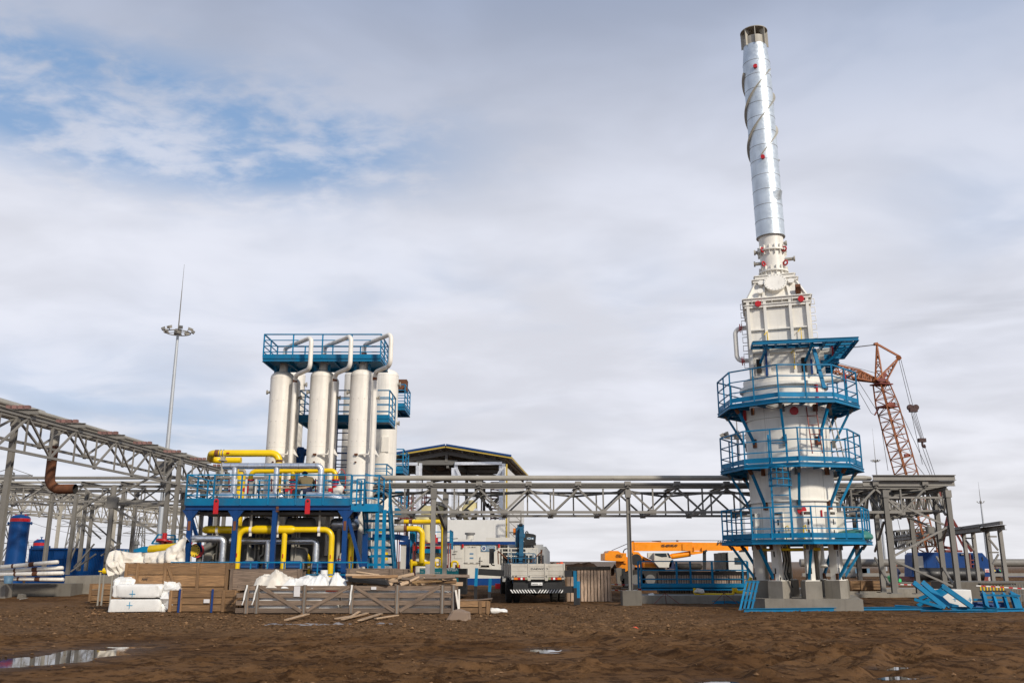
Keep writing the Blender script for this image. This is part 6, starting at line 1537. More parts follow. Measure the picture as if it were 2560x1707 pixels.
# blue walkway section standing on the kerb
yw=40.2;p,q=c5(800,1225,yw),c5(1850,1225,yw);t=thing('walkway_section','long blue railed walkway section standing on the kerb before the plank crate','walkway',((p.x+q.x)/2,yw,p.z))
zt_=c5(1300,1168,yw).z;zr_=c5(1300,950,yw).z;m=MB();m.beam((p.x,yw,(p.z+zt_)/2-.1),(q.x,yw,(p.z+zt_)/2-.1),.1,(zt_-p.z)*.5);m.beam((p.x,yw-.04,zt_-.1),(q.x,yw-.04,zt_-.1),.02,.22);m.build('deck_beam','blue',t)
m=MB();m.box((p.x,yw,zt_-.22),(q.x,yw+.9,zt_-.2));m.build('deck','blue',t)
railing([(p.x,yw,zt_-.2),(q.x,yw,zt_-.2)],zr_-zt_+.2,False,3,.08,.045,1.35).build('railing','blue',t)
railing([(p.x,yw+.9,zt_-.2),(q.x,yw+.9,zt_-.2)],zr_-zt_+.2,False,3,.08,.045,2.2).build('railing','blue',t)
# yellow tubes in front of it
yy=38.6;m=MB();m.tube([c5(890,1305,yy),c5(1790,1308,yy)],.05,10);solo(m,'yellow_tube','yellow','long straight yellow tube lying on the kerb with plastic at one end','pipe')
m=MB();m.tube([c5(1318,1212,yy+.5),c5(1318,1275,yy+.5),c5(1700,1278,yy+.5),c5(1700,1212,yy+.5)],.06,10,R_=.12);solo(m,'yellow_tube','yellow','U-shaped yellow tube with upturned ends on the kerb','pipe')
m=MB();m.tube([c5(1715,1215,yy+.3),c5(1735,1252,yy+.3),c5(1800,1252,yy+.3),c5(1872,1110,yy+.3)],.07,10,R_=.15);solo(m,'yellow_tube','yellow','bent yellow tube rising to the left tower leg','pipe')
q=c5(885,1305,yy);solo(lump(q+Vector((-.08,-.1,-.08)),q+Vector((.15,.1,.16)),31,.03,.7,24,16,5),'plastic_scrap','film','white plastic knotted round the left end of the straight yellow tube','scrap')
q=c5(1340,1245,yy+.4);solo(lump(q+Vector((-.1,-.1,-.08)),q+Vector((.3,.1,.1)),32,.03,.7,24,16,4),'plastic_scrap','tarp','crumpled plastic wrapped round the U-shaped yellow tube','scrap')
for k,x in enumerate((1030,1605)):
 m=MB();q=c5(x,1262,37.6)
 for dx in(-.45,.55,.1):m.beam((q.x,37.6,q.z),(q.x+dx,37.6+(.4 if dx==.1 else 0),.03),.02,.02)
 solo(m,'wire_tripod','cranedark',['thin dark red wire tripod left of the U-shaped yellow tube','thin dark red wire tripod near the bent yellow tube'][k],'tripod')
 # barriers either side of the truck
def barrier(label,k,posts,boards,Y):
 t=thing('barrier',label,'barrier',k(posts[0][0],posts[0][2],Y),'blue and black barriers by the truck')
 for(x,y0_,y1_,lean)in posts:
  a_,b_=k(x+lean,y0_,Y),k(x,y1_,Y);z_=b_.z+(a_.z-b_.z)*.28;m=MB();c_=b_.lerp(a_,.28);m.beam(c_,a_,.13,.05,up=(0,1,0));m.build('post','blue',t);m=MB();m.beam(Vector((b_.x,Y,min(b_.z,0))),c_,.13,.05,up=(0,1,0));m.build('post_foot','black',t)
 for(x0,y0_,x1,y1_)in boards:m=MB();m.beam(k(x0,y0_,Y+.06),k(x1,y1_,Y+.06),.05,.26,up=Zv);m.build('board','black',t)
barrier('blue and black barrier with a black board left of the truck',c4,[(812,1108,1312,10),(925,1192,1345,8)],[(835,1138,1045,1150)],38.6)
barrier('blue and black posts with dark boards between the truck and the plank crate',e7,[(1315,882,1240,-6),(1365,1036,1388,-4)],[(1150,925,1335,918),(1130,1165,1345,1160)],37.2)
# ---- blue steel and white block at the right
yz=e8.g(900,1308).y;p,q=e8(722,1300,yz),e8(1165,1300,yz);top=e8(900,1045,yz).z
m=lump((p.x,yz,0),(q.x,yz+1.3,top),41,.006,.05,48,30,2);wb=thing('white_block','white wrapped block with cyan crosses behind the pile of blue steel','block',((p.x+q.x)/2,yz,0));m.build('block','panelwhite',wb)
for(x,y)in((890,1190),(1120,1195)):c_=e8(x,y,yz-.015);m=MB();m.box(c_-Vector((.08,.003,.008)),c_+Vector((.08,.003,.008)));m.box(c_-Vector((.008,.005,.08)),c_+Vector((.008,.001,.08)));m.build('cyan_cross','cyanink',wb)
y0=e8.g(900,1385).y
bars=[(265,935,735,1312,.6,.5),(392,928,825,1312,.9,.6),(690,985,1145,1305,.3,.3),(275,1190,690,1312,.7,.4),(520,1195,945,1302,1.3,.9),(325,1285,760,1060,1.6,1.4),(350,1180,700,1040,1.8,1.6),(560,1205,760,1080,1.5,1.7)]
for k,(x0,ya_,x1,yb_,da,db)in enumerate(bars):
 a,b=e8(x0,ya_,y0+da),e8(x1,yb_,y0+db);m=MB();m.ibeam(a,b,.16 if k<3 else.1,.11,.015,up=(0,-1,0));solo(m,'steel_channel','blue',['longest slanting blue channel at the left of the pile','second slanting blue channel in the pile','slanting blue channel leaning across the white block','low blue channel at the left foot of the pile','blue channel lying low under the slanting ones','thin blue strut rising to the right behind the pile','upper thin blue strut behind the pile','short blue strut in the middle of the pile'][k],'channel','blue steel members piled at the right')
for k,(x0,ya_,x1,yb_,dd)in enumerate(((370,1385,1535,1372,0),(830,1322,1660,1345,.5),(-560,1330,640,1325,.7),(-20,1298,700,1340,.9),(1500,1355,1925,1345,.35))):
 a,b=e8(x0,ya_,y0+dd),e8(x1,yb_,y0+dd);m=MB();m.ibeam(a,b,.12,.11,.015);solo(m,'steel_channel','blue',['front blue beam lying flat before the pile','flat blue beam right behind the front one','thin blue beam reaching far left along the mud','dark-edged blue beam under the slanting channels','short flat blue beam at the right frame edge'][k],'channel','blue steel members piled at the right')
lf=thing('welded_grid','blue ladder-like welded frame propped at the right end of the pile','steel grid',e8(1500,1370,y0+.4))
for(x0,ya_,x1,yb_,s_)in((1310,1085,1365,1310,.16),(1455,1095,1545,1375,.1),(1615,1100,1705,1390,.1),(1765,1100,1860,1390,.3)):m=MB();m.ibeam(e8(x0,ya_,y0+1.2),e8(x1,yb_,y0+.4),s_,.1,.015,up=(0,-1,0));m.build('upright','blue',lf)
for(x0,ya_,x1,yb_)in((1270,1125,1870,1138),(1380,1325,1925,1345),(1170,1195,1600,1200)):m=MB();m.beam(e8(x0,ya_,y0+1.1),e8(x1,yb_,y0+.9),.07,.07);m.build('crossbar','blue',lf)
m=MB();m.prism([e8(1170,1230,y0+1.3),e8(1700,1235,y0+1.3),e8(1700,1310,y0+1.2),e8(1170,1310,y0+1.2)],(0,.1,0));m.build('backing_plate','deepblue',lf)
# trench guard, concrete, rebar screen
m=MB();p,q=e8(1265,1060,38),e8(1655,1055,38);yg=thing('trench_guard','yellow barred guard over the dark trench at the right','guard',(p.x,38,p.z))
for k in range(8):x=p.x+(q.x-p.x)*(k+.3)/8;m=MB();m.beam((x,38,p.z),(x,38,p.z+.24),.04,.04);m.build('bar','yellow',yg)
m=MB();m.beam((p.x,38,p.z-.02),(q.x,38,p.z-.02),.07,.06);m.beam((p.x,38.0,p.z+.26),(q.x+.4,38.0,p.z+.26),.2,.06);m.build('rail','wooddark',yg)
p,q=e8(930,985,39.5),e8(1400,930,39.5);m=MB();m.box((p.x,39.5,0),(q.x+3.5,42,q.z));solo(m,'concrete_block','concretedark','dark concrete block behind the yellow trench guard','block')
p,q=e8(1765,1180,37.5),e8(1990,960,37.5);rb=thing('rebar_screen','row of upright thin rebar rods at the right frame edge','rebar',(p.x,37.5,0));m=MB()
for k in range(22):x=p.x+(q.x+1.5-p.x)*k/21;m.beam((x,37.5,0),(x,37.5,q.z),.025,.025)
m.beam((p.x,37.5,.4),(q.x+1.5,37.5,.4),.03,.03);m.beam((p.x,37.5,q.z-.2),(q.x+1.5,37.5,q.z-.2),.03,.03);m.build('rods','steeldark',rb)
def tape(label,pts):
 t=thing('barrier_tape',label,'tape',pts[0],'red and white barrier tapes');m1=MB();m2=MB();n=0
 for a,b in zip(pts,pts[1:]):
  L=(b-a).length;k=max(1,int(L/.16))
  for i in range(k):(m1 if n%2 else m2).beam(a.lerp(b,i/k),a.lerp(b,(i+1)/k),.006,.045,up=Zv);n+=1
 m1.build('red_bands','red',t);m2.build('white_bands','panelwhite',t)
tape('red and white tape sagging across the right edge in front of the blue tank',[e8(1210,985,36.9),e8(1500,1000,36.9),e8(1960,1032,36.9)])
tape('red and white tape running behind the columns of the right rack',[e8(-40,962,44),e8(440,978,44)])
tape('red and white tape between the plank crate and the middle column',[c5(500,1175,43),c5(640,1180,43),c5(800,1175,43)])
tape('red and white lower tape left of the middle column footing',[c5(500,1232,43),c5(640,1237,43),c5(800,1225,43)])
# ---- far left: stacked white pipes and small things
for k,(x0,ya_,x1,yb_,dd)in enumerate(((-260,950,762,858,0),(-260,990,826,935,.25),(-260,1030,832,1003,-.1),(-260,1072,832,1087,.1))):
 a,b=e2(x0,ya_,42.6+dd),e2(x1,yb_,42.6+dd);t=thing('white_pipe',['topmost of the four stacked white pipes at the left edge','second white pipe from the top of the stack','third white pipe from the top of the stack','lowest white pipe of the stack'][k],'pipe',a,'white pipes stacked at the far left');m=MB();m.tube([a,b-(b-a).normalized()*.06,b],[.092,.092,.07],16);m.build('pipe','white',t)
 for f in((.42,.66)if k!=3 else(.46,.69)):m=MB();q=a.lerp(b,f);u=(b-a).normalized()*(.045 if f<.5 else.12);m.cyl(q-u,q+u,.099,n=16);m.build('rusty_band','rust',t)
yq=e2.g(35,1345).y;q=e2(35,1340,yq);m=MB();m.beam((q.x,yq,0),(q.x-.05,yq,e2(35,1105,yq).z),.6,.5);solo(m,'concrete_post','concrete','pale concrete block cut by the left frame edge','block')
q=e2(105,1138,42);m=MB();m.tube([q,q+Zv*.34,q+Zv*.34],[.17,.21,.0],20);solo(m,'bucket','signblue','blue and white bucket beside the concrete block at the left edge','bucket')
yq=e2.g(1045,1275,.1).y;q=e2(1045,1275,yq);solo(lump((q.x-.3,yq,0.05),(q.x+.3,yq+.35,e2(1045,1218,yq).z),51,.012,.5,30,20,4),'jerrycan','film','dirty white jerrycan lying on the ground left of the crates','canister')
q=e2(260,1355,30);m=MB();hz=[e2(x,y,31)for(x,y)in((230,1340),(330,1330),(560,1305),(700,1268),(860,1272),(980,1270))]
for v in hz:v.z=max(.05,v.z)
hz=[G(0+x/5.2265,1240+y/5.2265,.05)for(x,y)in((260,1345),(400,1325),(560,1305),(700,1268),(860,1272),(1150,1285))];m.tube(hz,.02,6,R_=.3);solo(m,'hose','palesteel','grey hose curling over the mud at the left','hose')
q=e2.g(255,1350);m=MB();m.prism([q+Vector((-.14,0,0)),q+Vector((.16,0,0)),q+Vector((.12,0,.22)),q+Vector((-.1,0,.26))],(0,.3,0));solo(m,'stone_chunk','concretedark','dark chunk of stone at the end of the grey hose','stone')
# ================================================================== BLUE TANKS, CONTAINER (far left)
def dome_tank(label,cx,ytop,yb,k,Y,wpx,base,bandy):
 c=k(cx,yb,Y);r=W(wpx/k.s/2,Y,1380);zt=k(cx,ytop,Y).z
 t=thing('blue_tank',label,'tank',(c.x,Y,base),'upright blue tanks at the far left');m=MB();m.lathe((c.x,Y,0),[(r,base),(r,zt-r*.45)],36);m.dome((c.x,Y,zt-r*.45),r,r*.45,36);m.build('shell','tankblue',t)
 z1=k(cx,bandy,Y).z;m=MB();m.lathe((c.x,Y,0),[(r+.006,z1-.1),(r+.006,z1+.1)],36);m.build('red_band','red',t)
 for s in(-.45,.6):m=MB();m.beam((c.x+s*r,Y-.1,zt-.22),(c.x+s*r,Y-.1,zt+.0),.12,.05);m.build('lifting_lug','red',t)
 m=MB();m.cyl((c.x,Y,zt-.05),(c.x,Y,zt+.16),.04,n=8);m.cyl((c.x,Y,zt+.12),(c.x,Y,zt+.16),.1,n=12)
 for s in(-1,1):m.cyl((c.x+s*r,Y,z1-.2),(c.x+s*(r+.13),Y,z1-.2),.05,n=10);m.cyl((c.x+s*(r+.13),Y,z1-.2),(c.x+s*(r+.17),Y,z1-.2),.1,n=14)
 m.build('nozzle','tankblue',t)
 m=MB();q=Vector((c.x+r*.3,Y-r*.95,base+.9));m.cyl(q,q+Vector((.05,-.15,0)),.24,n=20);m.build('manhole','tankblue',t)
dome_tank('taller blue tank with a red band at the left edge',190,238,900,e2,58,242,.25,312)
dome_tank('shorter blue tank with a red band before the blue container',505,560,870,e2,66,182,.25,627)
def container():
 Y=62;a=e2(365,1000,Y);b=e2(1062,1000,Y);zt=e2(700,678,Y).z;z0=.3;yb=Y+2.4
 t=thing('shipping_container','blue corrugated shipping container behind the left rack columns','container',((a.x+b.x)/2,Y,z0))
 m=MB();n=54;x0,x1=a.x,b.x+2.2
 vs=[];fs=[];k=0
 prof=[]
 for i in range(n):
  xa=x0+(x1-x0)*i/n;st=(x1-x0)/n;prof+=[(xa,0),(xa+st*.3,0),(xa+st*.45,.05),(xa+st*.85,.05)]
 prof.append((x1,0))
 for(x,d)in prof:vs+=[(x,Y+d,z0+.12),(x,Y+d,zt-.1)]
 m.add(vs,[(2*i,2*i+2,2*i+3,2*i+1)for i in range(len(prof)-1)]);m.build('side_wall','tankblue',t)
 m=MB();m.box((x0,Y+.08,z0),(x1,yb,zt-.02));m.build('body','tankblue',t)
 m=MB()
 for z in(z0+.06,zt-.05):m.beam((x0,Y,z),(x1,Y,z),.1,.13)
 for x in(x0,x1):m.beam((x,Y,z0),(x,Y,zt),.13,.13)
 m.build('frame','tankblue',t)
 m=MB()
 for i in range(2):ya=Y+.15+i*1.15;m.box((x1+.02,ya,z0+.1),(x1+.06,ya+1.1,zt-.1))
 m.build('door','blue',t);m=MB()
 for i in range(4):ya=Y+.4+i*.55;m.cyl((x1+.1,ya,z0+.1),(x1+.1,ya,zt-.1),.025,n=8)
 m.build('locking_bar','palesteel',t)
 m=MB();m.box((x0+1.6,Y-.01,z0+1.6),(x0+2.3,Y+.02,z0+2.1));m.build('panel','tankblue',t)
container()
def hut():
 Y=70;a=c1(760,1140,Y);b=c1(905,1140,Y);zr=c1(820,1105,Y).z;t=thing('blue_roofed_hut','small hut with a bright blue roof and chimney left of the process module','hut',(a.x,Y,0))
 m=MB();m.box((a.x,Y,0),(b.x+2,Y+3,a.z));m.build('wall','panelwarm',t);m=MB();m.prism([(a.x-.2,Y-.2,a.z),(b.x+2.2,Y-.2,a.z),(b.x+1.2,Y-.2,zr),(a.x+1.2,Y-.2,zr)],(0,3.4,0));m.build('roof','blue',t)
 q=c1(778,1092,Y);m=MB();m.cyl((q.x,Y+1,a.z),(q.x,Y+1,q.z),.14,n=12);m.cyl((q.x,Y+1,q.z),(q.x,Y+1,q.z+.25),.24,.2,n=12);m.build('chimney','steeldark',t)
hut()
# ================================================================== SHED UNDER CONSTRUCTION, WHITE CABIN, YELLOW SKID
def shed():
 Y0,Y1=66.0,84.0;g=lambda x,y:g3(x,y,Y0)
 ridge=g(415,182);zr=ridge.z;el=g(-560,352);er=g(1335,335);z_e=er.z;xr,xe=ridge.x,er.x;xl=xr-(xe-xr)*1.0
 FE=G(1040+1470/5.6,1080+485/5.6,z_e);DV=FE-Vector((xe,Y0,z_e));DV.z=0;DV*=(Y1-Y0)/DV.y;sh=lambda y:DV.x*(y-Y0)/(Y1-Y0)
 t=thing('steel_shed','unfinished steel shed with a low pitched roof, open top and white lower wall','shed',(xr,Y0,0))
 for s,xx in((-1,xl),(1,xe)):
  m=MB();m.prism([(xr+.02*s,Y0,zr),(xx,Y0,z_e),(xx,Y0,z_e-.14),(xr+.02*s,Y0,zr-.14)],DV);r_=m.build('roof','roofunder',t)
  m=MB();m.beam((xr+.03*s,Y0-.03,zr-.12),(xx,Y0-.03,z_e-.12),.03,.12);m.build('yellow_fascia','ochre',r_)
  m=MB();m.beam((xr+.03*s,Y0-.05,zr+.02),(xx,Y0-.05,z_e+.02),.1,.14);m.build('blue_ridge_trim','deepblue',r_)
 m=MB();m.beam((xe,Y0,z_e-.1),(xe+DV.x,Y1,z_e-.1),.04,.16);m.build('yellow_fascia','ochre',t)
 wl,wr=g(25,500).x,g(1232,500).x;xm=g(530,500).x;zt=g(25,395).z
 for i in range(4):
  y=Y0+1+i*5.2;m=MB()
  for s,xx in((-1,xl),(1,xe)):m.beam((xr+sh(y),y,zr-.45),(xx-s*.6+sh(y),y,z_e-.38),.16,.3)
  m.build('rafter','steeldark',t)
  for x in(xl+.8,wl,xm,xe-.9):m=MB();m.beam((x+sh(y),y,0),(x+sh(y),y,zt-.1),.24,.24);m.build('column','steeldark' if i else 'foil',t)
  m=MB();m.beam((wl-.2,y,zt-.05),(xm+.2,y,zt-.05),.15,.35)if i<1 else m.beam((xl+.8+sh(y),y,zt-.3),(xe-.9+sh(y),y,zt-.3),.12,.22);m.build('crane_beam','steeldark',t)
 for x in(wl+.1,xm,xr+.1):m=MB();m.beam((x,Y0+1,zt-.25),(x+DV.x*.85,Y1-2,zt-.25),.18,.4);m.build('runway_beam','steeldark',t)
 m=MB();m.beam((xr,Y0+1,zt),(xr,Y0+1,zr-.5),.2,.2);m.build('king_post','steel',t)
 for k in range(6):x=xr+(xe-xr)*(k+.5)/6;z=zr+(z_e-zr)*(k+.5)/6-.22;m=MB();m.beam((x,Y0+.3,z),(x+DV.x,Y1-.3,z),.08,.16);m.beam((2*xr-x,Y0+.3,z),(2*xr-x+DV.x,Y1-.3,z),.08,.16);m.build('purlin','steel',t)
 # foil-wrapped bracing and beams
 yb=Y0+.8
 f=lambda x,y:g3(x,y,yb)
 for(p,q)in(((-400,445),(25,445)),((545,440),(1205,435)),((560,500),(625,640)),((1200,510),(1130,640)),((780,860),(850,980)),((850,1070),(740,1215)),((905,1090),(1005,1215)),((1228,440),(1228,1220)),((520,500),(520,1215)),((22,470),(22,1215))):m=MB();m.beam(f(*p),f(*q),.24,.22);m.build('foil_wrapped_member','foil',t)
 for(p,q)in(((730,495),(1180,492)),((730,548),(1170,548)),((870,860),(1010,1050)),((400,1000),(290,990)),((720,540),(760,640)),((1080,1000),(1200,880)),((1000,1000),(1120,1220))):m=MB();m.beam(g3(p[0],p[1],Y0+6),g3(q[0],q[1],Y0+6),.2,.22);m.build('brace','steel',t)
 # white lower wall and tall white side wall
 z1=g(700,1228).z;m=MB();m.box((g(300,1228).x,Y0-.2,0),(g(1250,1228).x,Y0+.0,z1));m.build('front_wall','panelwhite',t)
 m=MB();zs=g(1300,440).z;xw=g(1262,440).x;fw=DV*.8;m.prism([(xw,Y0+.2,0),(xw,Y0+.2,z_e-.75),(xw+fw.x,Y0+.2+fw.y,z_e-.75),(xw+fw.x,Y0+.2+fw.y,0)],(-.12,0,0));m.build('side_wall','panelwhite',t)
 m=MB();x=g(1258,800).x;m.box((x,Y0-.25,0),(x+.12,Y0-.1,g(1258,450).z));m.build('yellow_corner_trim','ochre',t)
 # insulated vessels inside
 for(x0,x1,y0,r,mt,lab)in((70,400,1130,.55,'insul','yellow-green insulated vessel inside the left bay of the shed'),(470,660,1130,.5,'panelwarm','pale vessel with blue straps inside the middle bay of the shed'),(650,830,1120,.6,'insul','yellow-green insulated duct with open pipe ends inside the shed')):
  Y=Y0+3;a,b=g3(x0,y0,Y),g3(x1,y0,Y);m=MB();m.tube([a,a+Vector((.1,0,0)),b-Vector((.1,0,0)),b],[r*.6,r,r,r*.6],20);solo(m,'insulated_vessel',mt,lab,'vessel')
 q=g3(790,990,Y0+3);m=MB();m.cyl(q-Zv*.6,q+Zv*.2,.32,n=16);solo(m,'insulated_nozzle','insul','upright yellow-green insulated stub above the duct in the shed','nozzle')
 for k,(x,y)in enumerate(((712,1120),(822,1140))):q=g3(x,y,Y0+1.6);m=MB();m.cyl(q,q+Vector((0,1.4,0)),.25,n=18);tt=thing('open_pipe_end',['larger dark open pipe end pointing out of the shed','smaller dark open pipe end at the right, pointing out of the shed'][k],'pipe',q);m.build('pipe','palesteel',tt);m=MB();m.disc(q-Vector((0,.01,0)),(0,1,0),.18,.01);m.build('bore','black',tt)
 # scaffolding behind, two lots
 def scaff(label,x0,x1,y0,y1,Y,nx,nz,mt='cranedark'):
  a,b=g3(x0,y1,Y),g3(x1,y0,Y);s=thing('scaffolding',label,'scaffold',a,'scaffolding by the shed');z0,z1=0.3,b.z
  for i in range(nx+1):
   x=a.x+(b.x-a.x)*i/nx;m=MB()
   for yy in(Y,Y+1.2):m.beam((x,yy,z0),(x,yy,z1),.07,.07)
   m.build('standard',mt,s)
  m=MB()
  for j in range(nz+1):
   z=z1-(z1-a.z)*j/nz
   for yy in(Y,Y+1.2):m.beam((a.x,yy,z),(b.x,yy,z),.06,.06)
   if j<nz:m.beam((a.x,Y,z),(b.x,Y,z-(z1-a.z)/nz),.04,.04)
  m.build('ledger',mt,s)
 scaff('dark red scaffolding standing behind the left bay of the shed',-250,215,840,1200,70,5,5)
 scaff('dark red scaffolding ladder frame inside the right bay of the shed',1045,1215,700,1200,72,1,11)
 scaff('thin grey scaffold poles outside the white side wall of the shed',1300,1470,1100,1700,64.5,1,4,'steel')
shed()
def cabin():
 Y=58;a=c4(612,1250,Y);b=c4(1130,1250,Y);zt=c4(800,900,Y).z;z0=c4(800,1255,Y).z;x0=a.x-3.2;x1=b.x;yb=Y+2.6
 t=thing('generator_cabin','white metal generator cabin with a blue roof edge and blue base','cabin',((x0+x1)/2,Y,z0))
 zb=c4(800,1192,Y).z;m=MB();m.box((x0,Y,zb),(x1,yb,zt-.1));m.build('body','panelwarm',t)
 m=MB();m.box((x0-.02,Y-.03,.1),(x1+.02,yb,zb));m.build('base','cranehouse',t)
 m=MB();m.box((x0-.1,Y-.12,zt-.12),(x1+.12,yb+.1,zt+.06));m.build('roof_edge','cranehouse',t)
 f=lambda x,y:c4(x,y,Y-.012)
 def pnl(xa,ya,xb,yb_,nm='door',mt='panelwarm',d=.03):
  p,q=f(xa,yb_),f(xb,ya);m=MB();m.box((p.x,Y-d,p.z),(q.x,Y-.002,q.z));return m.build(nm,mt,t)
 p1=pnl(725,930,840,1075);pnl(848,1030,925,1100);pnl(640,920,705,1030);pnl(855,1085,925,1100,'vent_strip')
 for(x,y)in((650,972),(640,993),(735,1065),(782,1065),(832,1065),(855,1050)):q=f(x,y);m=MB();m.beam(q+Vector((-.12,-.04,0)),q+Vector((.12,-.04,0)),.03,.03);m.build('handle','steeldark',t)
 q=f(851,1050);m=MB();m.beam(q+Vector((0,-.04,-.25)),q+Vector((0,-.04,.25)),.03,.04);m.build('handle','steeldark',t)
 for(x,y)in((780,992),(780,1027)):q=f(x,y);m=MB();m.box((q.x-.12,Y-.035,q.z-.05),(q.x+.12,Y-.031,q.z+.05));m.build('blue_sticker','signblue',t)
 for(x)in(708,1003):q=f(x,930);m=MB();m.cyl(q+Vector((0,-.1,-.1)),q+Vector((0,-.1,.12)),.07,n=10);m.build('red_lamp','lampred',t)
 text('L.A.–08.А/1',.11,f(750,943)+Vector((0,-.03,0)),'ink',t)
 text('g – s.25/s',.09,f(862,1095)+Vector((0,-.045,0)),'steel',t)
 # company sign: blue panel, cube emblem in a ring, lines of small print
 s=pnl(858,922,972,972,'sign','signblue',.05);q0,q1=f(858,972),f(972,922);w=q1.x-q0.x;h=q1.z-q0.z;c=Vector((q0.x+w*.2,Y-.055,q0.z+h*.5))
 sg=lambda o:o
 m=MB();m.disc(c,(0,1,0),h*.40,.006,28);m.build('emblem_ring','inkwhite',t);m=MB();hx=[c+Vector((math.cos(R(60*i+30))*h*.32,-.006,math.sin(R(60*i+30))*h*.32))for i in range(6)];m.prism(hx,(0,-.004,0));m.build('emblem_cube','deepblue',t)
 m=MB();cc=c+Vector((0,-.012,0))
 for i in(1,3,5):m.beam(cc,Vector((hx[i].x,cc.y,hx[i].z)),.012,.03,up=(0,1,0))
 m.build('emblem_edges','inkwhite',t)
 for i in range(5):text(('ПРОИЗВОДСТВО','МОДУЛЬНЫХ','КОТЕЛЬНЫХ И','ЭЛЕКТРО-','СТАНЦИЙ')[i],h*.17,Vector((q0.x+w*.42,Y-.056,q0.z+h*(.8-.17*i))),'inkwhite',t)
 p,q=c4(898,893,Y+.3),c4(1122,860,Y+.3);m=MB();m.box((p.x,Y+.3,p.z),(q.x,Y+1.9,q.z));m.build('roof_unit','panelwarm',t)
 p,q=c4(668,893,Y+.4),c4(775,873,Y+.4);m=MB();m.box((p.x,Y+.4,p.z),(q.x,Y+1.4,q.z));m.cyl((p.x+.75,Y+.8,q.z),(p.x+.75,Y+.8,q.z+.3),.25,n=16);m.build('roof_unit','panelwarm',t);m=MB();m.cyl((p.x+.75,Y+.8,q.z+.3),(p.x+.75,Y+.8,q.z+.42),.33,.33,n=18);m.build('exhaust_cap','steeldark',t)
 m=MB();m.tube([(p.x-.5,Y+.3,p.z-.1),(p.x-.5,Y+.3,q.z),(p.x,Y+.3,q.z+.05)],.03,8,R_=.2);m.build('conduit','steel',t)
 m=MB();m.box((x0,Y-.1,-.1),(x1-.4,Y+2.4,.12));solo(m,'concrete_slab','concrete','concrete slab under the white generator cabin','slab')
 for(x,y)in((995,1250),(992,1292)):q=c4(x,y,50);m=MB();m.box((q.x-.14,50,q.z-.22),(q.x+.14,50.12,q.z+.1));solo(m,'red_marker_box','red',['upper red marker box','lower red marker box'][y>1260]+' on the ground before the blue base of the cabin','marker')
cabin()
